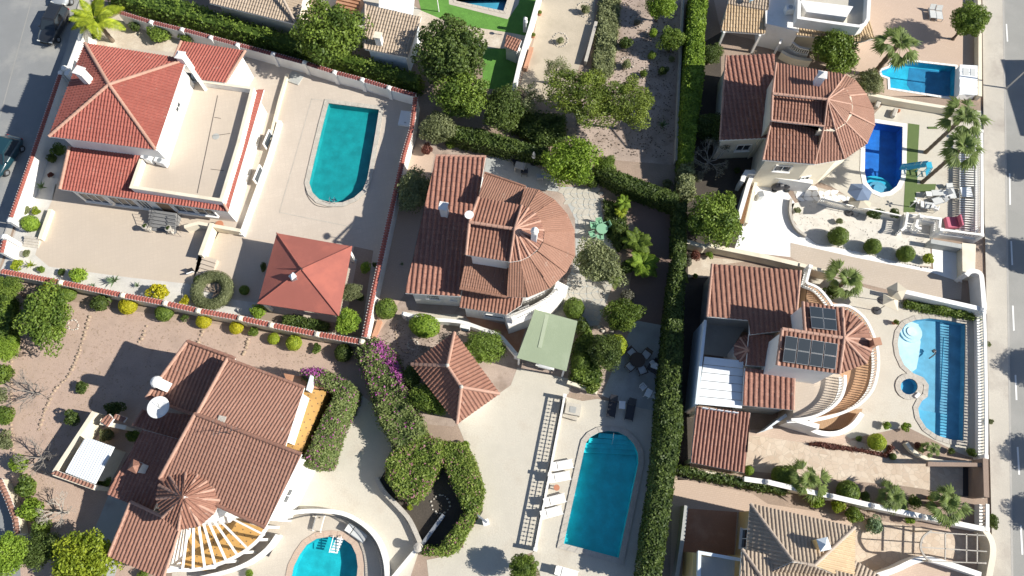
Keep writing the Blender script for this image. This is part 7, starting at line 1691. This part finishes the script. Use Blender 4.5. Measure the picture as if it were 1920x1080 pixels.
lounger('grey lounger at the lower left of the terrace group', 1735, 388, R(170), 'metal_grey', 'cushion_grey', L=1.3, up=.1); chair('white terrace chair by the slanting lounger', 1768, 368, R(200)); chair('white terrace chair below the slanting lounger', 1746, 394, R(60))
pk = thing('sofa', 'pink canopied garden sofa at the corner of the white street-side slats', 'sofa', W(1783, 420, 0)); c = W(1783, 418, .5); MB().box(c, .95, 1.0, .4, 0).build('seat', 'pink_cloth', pk, bevel=.05); MB().box(c + Vector((.55, 0, .3)), .15, 1.0, .7).build('backrest', 'pink_cloth', pk, bevel=.03)
for x in (-.4, .5):
    for y in (-.42, .42): MB().box((c.x + x, c.y + y, .15), .06, .06, .3).build('leg', 'metal_grey', pk)
sc = thing('pool_shower', 'white garden shower with cross arms on the green turf', 'shower', W(1705, 388, 0)); c = ORG[sc]; MB().tube([c, c + Vector((0, 0, 1.2))], .04, 8).build('column', 'white_plastic', sc)
for k in range(4): a = k * 1.57 + .3; MB().box(c + Vector((math.cos(a) * .2, math.sin(a) * .2, 1.2)), .22, .12, .05, a).build('arm', 'white_plastic', sc)
for x, y, l in ((1643,198,'white low stone seat left of the long pool terrace top'),(1674,215,'grey sculpted stone at the head of the royal blue pool')):
    q = thing('stone_block_seat', l, 'seat', W(x, y, 0)); c = ORG[q]; MB().box(c + Vector((0, 0, .2)), .4, .9, .4, -.5).build('block', 'stone_pale', q, bevel=.08); MB().lathe(c + Vector((.5, .3, 0)), [(.12, 0), (.16, .2), (.1, .35)], 10).build('pot', 'terracotta_pot', q)
dm = thing('ground_mat', 'dark green mat on the terrace right of the royal blue pool', 'mat', W(1748, 240, 0)); MB().box(ORG[dm] + Vector((0, 0, .04)), .85, .22, .04).build('mat_sheet', 'turf', dm)
cv_ = thing('covered_motorbike', 'black covered motorbike in the shade behind the white driveway', 'motorbike', W(1462, 355, 0)); c = ORG[cv_]; m = MB(); v, f = ico(2, 1)
for ox, oy, sx, sy, sz_ in ((-.3, 0, .55, .3, .5), (.3, .1, .5, .28, .42), (.75, .2, .35, .2, .3)): m.add([(c.x + ox + q[0] * sx * (1 + .1 * math.sin(q[1] * 7)), c.y + oy + q[1] * sy, .45 + q[2] * sz_ * (1 + .1 * math.cos(q[0] * 9))) for q in v], f)
m.build('cover', 'black_plastic', cv_); 
for x in (-.5, .6): MB().lathe((c.x + x, c.y - .1, 0), [(.1, 0), (.25, .05), (.25, .1)], 12).build('wheel', 'rubber', cv_)
wb_ = thing('wheeled_bin', 'grey wheeled bin at the left end of the white driveway', 'bin', W(1421, 372, 0)); c = ORG[wb_]; MB().box(c + Vector((0, 0, .4)), .45, .5, .8, .2).build('bin_body', 'cushion_grey', wb_, bevel=.03); MB().box(c + Vector((0, 0, .83)), .5, .55, .06, .2).build('lid', 'metal_grey', wb_, bevel=.02)
# yard of villa 1
for x, y, l in ((281,432,'left pale urn statue at the foot of the front steps'),(324,436,'right pale urn statue at the foot of the front steps')):
    q = thing('urn', l, 'urn', W(x, y, 0)); c = ORG[q]; MB().box(c + Vector((0, 0, .2)), .4, .4, .4, -.2).build('pedestal', 'stone_pale', q); MB().lathe(c + Vector((0, 0, .4)), [(.12, 0), (.1, .12), (.24, .3), (.28, .5), (.2, .52)], 14).build('bowl', 'stone_pale', q); crown_obj('plant', 'flat', 1, 'leaf_dark', c + Vector((0, 0, .95)), .2, 0, q)
q = thing('hatch_cover', 'square white cover panel lying by the east wall of the pool yard', 'cover', W(761, 224, 0)); MB().box(ORG[q] + Vector((0, 0, .12)), 1.15, 1.55, .24, R(-8)).build('lid', 'tin_white', q, bevel=.02); MB().box(ORG[q] + Vector((0, -.5, .26)), .2, .1, .04, R(-8)).build('handle', 'metal_grey', q)
q = thing('sign_board', 'small white A-shaped board standing by the ring hedge', 'board', W(360, 514, 0)); c = ORG[q]; MB().box(c + Vector((0, 0, .3)), .5, .08, .6, .4, .35).build('panel', 'white_plastic', q); MB().box(c + Vector((0, .2, .3)), .45, .05, .55, .4, -.35).build('panel', 'metal_dark', q)
for x, y in ((625,378),): 
    q = thing('pool_ladder', 'small chrome ladder at the rounded end of the turquoise pool', 'ladder', W(x, y, 0)); c = ORG[q]
    for s in (-.2, .2): MB().tube([c + Vector((s, -.25, 0)), c + Vector((s, -.15, .55)), c + Vector((s, .15, .55)), c + Vector((s, .3, -.5))], .022, 6).build('ladder_rail', 'chrome', q)
    for k in range(2): MB().box(c + Vector((0, .27, -.1 - .25 * k)), .42, .08, .03).build('ladder_step', 'chrome', q)
hs = thing('garden_hose', 'thin hose lying round the rounded end of the turquoise pool', 'hose', W(575, 378, 0)); MB().tube([W(x, y, .03) for x, y in smooth_path([(572,340),(574,362),(588,382),(606,388),(622,388)], 4)], .02, 5).build('hose_tube', 'metal_dark', hs)
wl = 0
wallN = [(283,41),(350,57),(420,76),(512,101),(571,117),(627,135),(680,149),(729,164)]
for i, (x, y, w_) in enumerate(((494,103,'first'),(548,119,'second'),(598,131,'third'),(652,149,'fourth'),(703,160,'fifth'),(744,173,'sixth'))):
    q = thing('wall_lamp', 'small dark lamp on the stepped north wall, %s from the left along the pool yard' % w_, 'lamp', W(x, y, .9)); c = ORG[q]; MB().box(c, .18, .1, .14, -.25).build('lamp_body', 'metal_dark', q); MB().box(c + Vector((0, -.06, 0)), .12, .02, .08, -.25).build('lamp_glass', 'light_clear', q)
# other small things
pc = thing('gate_pillar', 'pale round-capped gate pillar where the two rails meet', 'pillar', W(788, 1026, 0)); MB().lathe(ORG[pc], [(.28, 0), (.28, 1.1), (.34, 1.12), (.34, 1.2), (.12, 1.3)], 16).build('shaft', 'stone_pale', pc)
gp = thing('gate_motor_post', 'small white post with open gate arm at the edge of the driveway', 'gate', W(912, 980, 0)); c = ORG[gp]; MB().box(c + Vector((0, 0, .5)), .35, .35, 1.0, .3).build('post', 'white_paint', gp, bevel=.02); MB().beam(c + Vector((-.9, .7, .8)), c + Vector((.1, 0, .8)), .12, .7).build('gate_arm', 'metal_grey', gp); MB().box(c + Vector((0, 0, 1.04)), .45, .45, .08, .3).build('post_cap', 'white_paint', gp)
lp = thing('street_lamp', 'grey street lamp pole rising out of the picture at the right edge', 'street lamp', W(1886, 167, 0)); c = ORG[lp]; MB().tube([c, c + Vector((0, 0, 7))], [.08, .05], 10).build('pole', 'metal_grey', lp); MB().tube([c + Vector((0, 0, 7)), c + Vector((-1.2, 0, 7.3))], .04, 8).build('arm', 'metal_grey', lp); MB().box(c + Vector((-1.4, 0, 7.3)), .6, .25, .12).build('lamp_head', 'metal_grey', lp)
ft = thing('lawn_post', 'white post with round head on the lawn by the top pool', 'post', W(823, 22, 0)); c = ORG[ft]; MB().tube([c, c + Vector((0, 0, 1.8))], .05, 8).build('pole', 'white_plastic', ft); MB().lathe(c + Vector((0, 0, 1.8)), [(.05, 0), (.14, .1), (.14, .18), (.05, .28)], 12).build('lamp_globe', 'white_plastic', ft)
for x, y, l in ((986,50,'white globe lamp on the lawn wall pillar'),):
    q = thing('globe_lamp', l, 'lamp', W(x, y, 1.6)); MB().tube([W(x, y, 1.6), W(x, y, 1.6) + Vector((0, 0, .5))], .04, 8).build('stem', 'white_plastic', q); MB().lathe(W(x, y, 1.6) + Vector((0, 0, .5)), [(.05, 0), (.16, .1), (.16, .22), (.04, .32)], 12).build('globe', 'white_plastic', q)
sh_ = thing('lawn_annex', 'small red tiled shed roof with white edges at the end of the lawn', 'shed', W(962, 80, 0)); slope(sh_, [(946,88),(970,98),(978,76),(950,66)], 1.8, 6, 'tile_clay', w=.26, c=.36); body(sh_, [(946,88),(970,98),(978,76),(950,66)], 1.8, .12)
pl = thing('water_feature', 'white sculpted bench at the entry to the spa pool neck', 'bench', W(1718, 742, 0)); MB().box(ORG[pl] + Vector((0, 0, .1)), .5, .25, .2, .7).build('seat', 'white_paint', pl, bevel=.03)
rb = thing('pool_cleaner', 'dark curled hose of a pool cleaner in the curved blue pool', 'pool cleaner', W(1750, 665, -.1)); MB().tube([W(x, y, -.08) for x, y in smooth_path([(1750,656),(1754,662),(1748,668),(1742,672)], 3)], .05, 6).build('hose', 'metal_dark', rb); MB().box(W(1751, 658, -.1), .3, .25, .14, .5).build('body', 'metal_dark', rb, bevel=.04)
pots = ((1012,28,'orange flowering pot on the lawn wall'),(1000,70,'small clay pot on the brick kerb of the dirt track'),(1302,520,'clay pot on the sand by the hedge end'),(1676,606,'clay pot at the corner of the shelf pool terrace'),(1740,934,'dark clay pot beside the big fan palm'))
for x, y, l in pots:
    q = thing('flower_pot', l, 'flower pot', W(x, y, 0)); MB().lathe(ORG[q], [(.13, 0), (.19, .3), (.21, .32), (.17, .32), (.15, .26)], 12).build('pot', 'terracotta_pot', q); crown_obj('plant', 'flat', 0, 'leaf_flower', ORG[q] + Vector((0, 0, .42)), .26, 0, q)
# ================================================================== ACROSS THE STREET (shading the road from beyond the frame)
def beyond(px, py, z):
    g_ = W(px, py, 0); L = z / math.tan(SUN_EL); return (g_.x + L * math.cos(SUN_AZ), g_.y + L * math.sin(SUN_AZ))
for x, y, r, z, l in ((1912,310,1.7,4.2,'round street tree across the road, uppermost'),(1912,480,1.9,4.2,'round street tree across the road, second down'),(1920,690,1.7,4.2,'round street tree across the road, third down'),(1924,850,1.5,4.2,'round street tree across the road, fourth down'),(1928,965,1.5,4.2,'round street tree across the road, lowest')):
    tree(l, 0, 0, r, z, 'dense', 'leaf_dark', .85, xy=beyond(x, y, z), trunk=.18, group='street trees across the road')
palm('street palm across the road whose shadow reaches the pavement', 2010, 478, 5.5, 40, 24)
bb = thing('house', 'plain cream house across the road, only its shadow reaching the frame', 'house', (0, 0, 0)); x0, y0 = beyond(1884, 118, 6.0); x1, y1 = beyond(1886, 250, 6.0)
MB().prism([(x0, y1), (x0 + 9, y1), (x0 + 9, y0), (x0, y0)], 0, 6).build('wall', 'cream_paint', bb); MB().prism([(x0 - .3, y1 - .3), (x0 + 9.3, y1 - .3), (x0 + 9.3, y0 + .3), (x0 - .3, y0 + .3)], 5.9, 6.2).build('roof', 'tile_clay', bb)
print('objects', len(bpy.data.objects), 'tris', sum(len(m.loops) - 2 * len(m.polygons) for m in bpy.data.meshes))
# dry leaves and clods lying on the open soil
def litter(name, label, px, n, mat, s0, s1):
    poly = [tuple(W(x, y, 0))[:2] for x, y in px]; m = MB(); k = 0; xs = [p[0] for p in poly]; ys = [p[1] for p in poly]
    while k < n:
        x, y = rnd.uniform(min(xs), max(xs)), rnd.uniform(min(ys), max(ys))
        if inside((x, y), poly):
            k += 1; s = rnd.uniform(s0, s1); a = rnd.uniform(0, 3.1); dx, dy = math.cos(a) * s, math.sin(a) * s; z = .012 + rnd.uniform(0, .02)
            m.add([(x - dx, y - dy, z), (x + dy * .6, y - dx * .6, z + s * .3), (x + dx, y + dy, z), (x - dy * .6, y + dx * .6, z + s * .4)], [(0, 1, 2), (0, 2, 3)])
    props(m.build(name, mat), label, 'leaf litter', kind='stuff')
litter('leaf_litter', 'dry leaves scattered over the orchard soil', [(1160,-40),(1270,-40),(1262,300),(1150,290),(1070,250),(1140,150)], 1500, 'bark', .04, .11)
litter('leaf_litter', 'dry leaves and clods on the reddish yard left of the salmon villa', [(30,640),(140,560),(600,660),(560,700),(430,660),(300,720),(180,780),(60,1000)], 1500, 'stone', .03, .08)
litter('leaf_litter', 'dry leaves on the soil round the tiled pavilion', [(700,640),(750,600),(850,620),(790,670),(768,690),(745,670)], 260, 'bark', .03, .08)
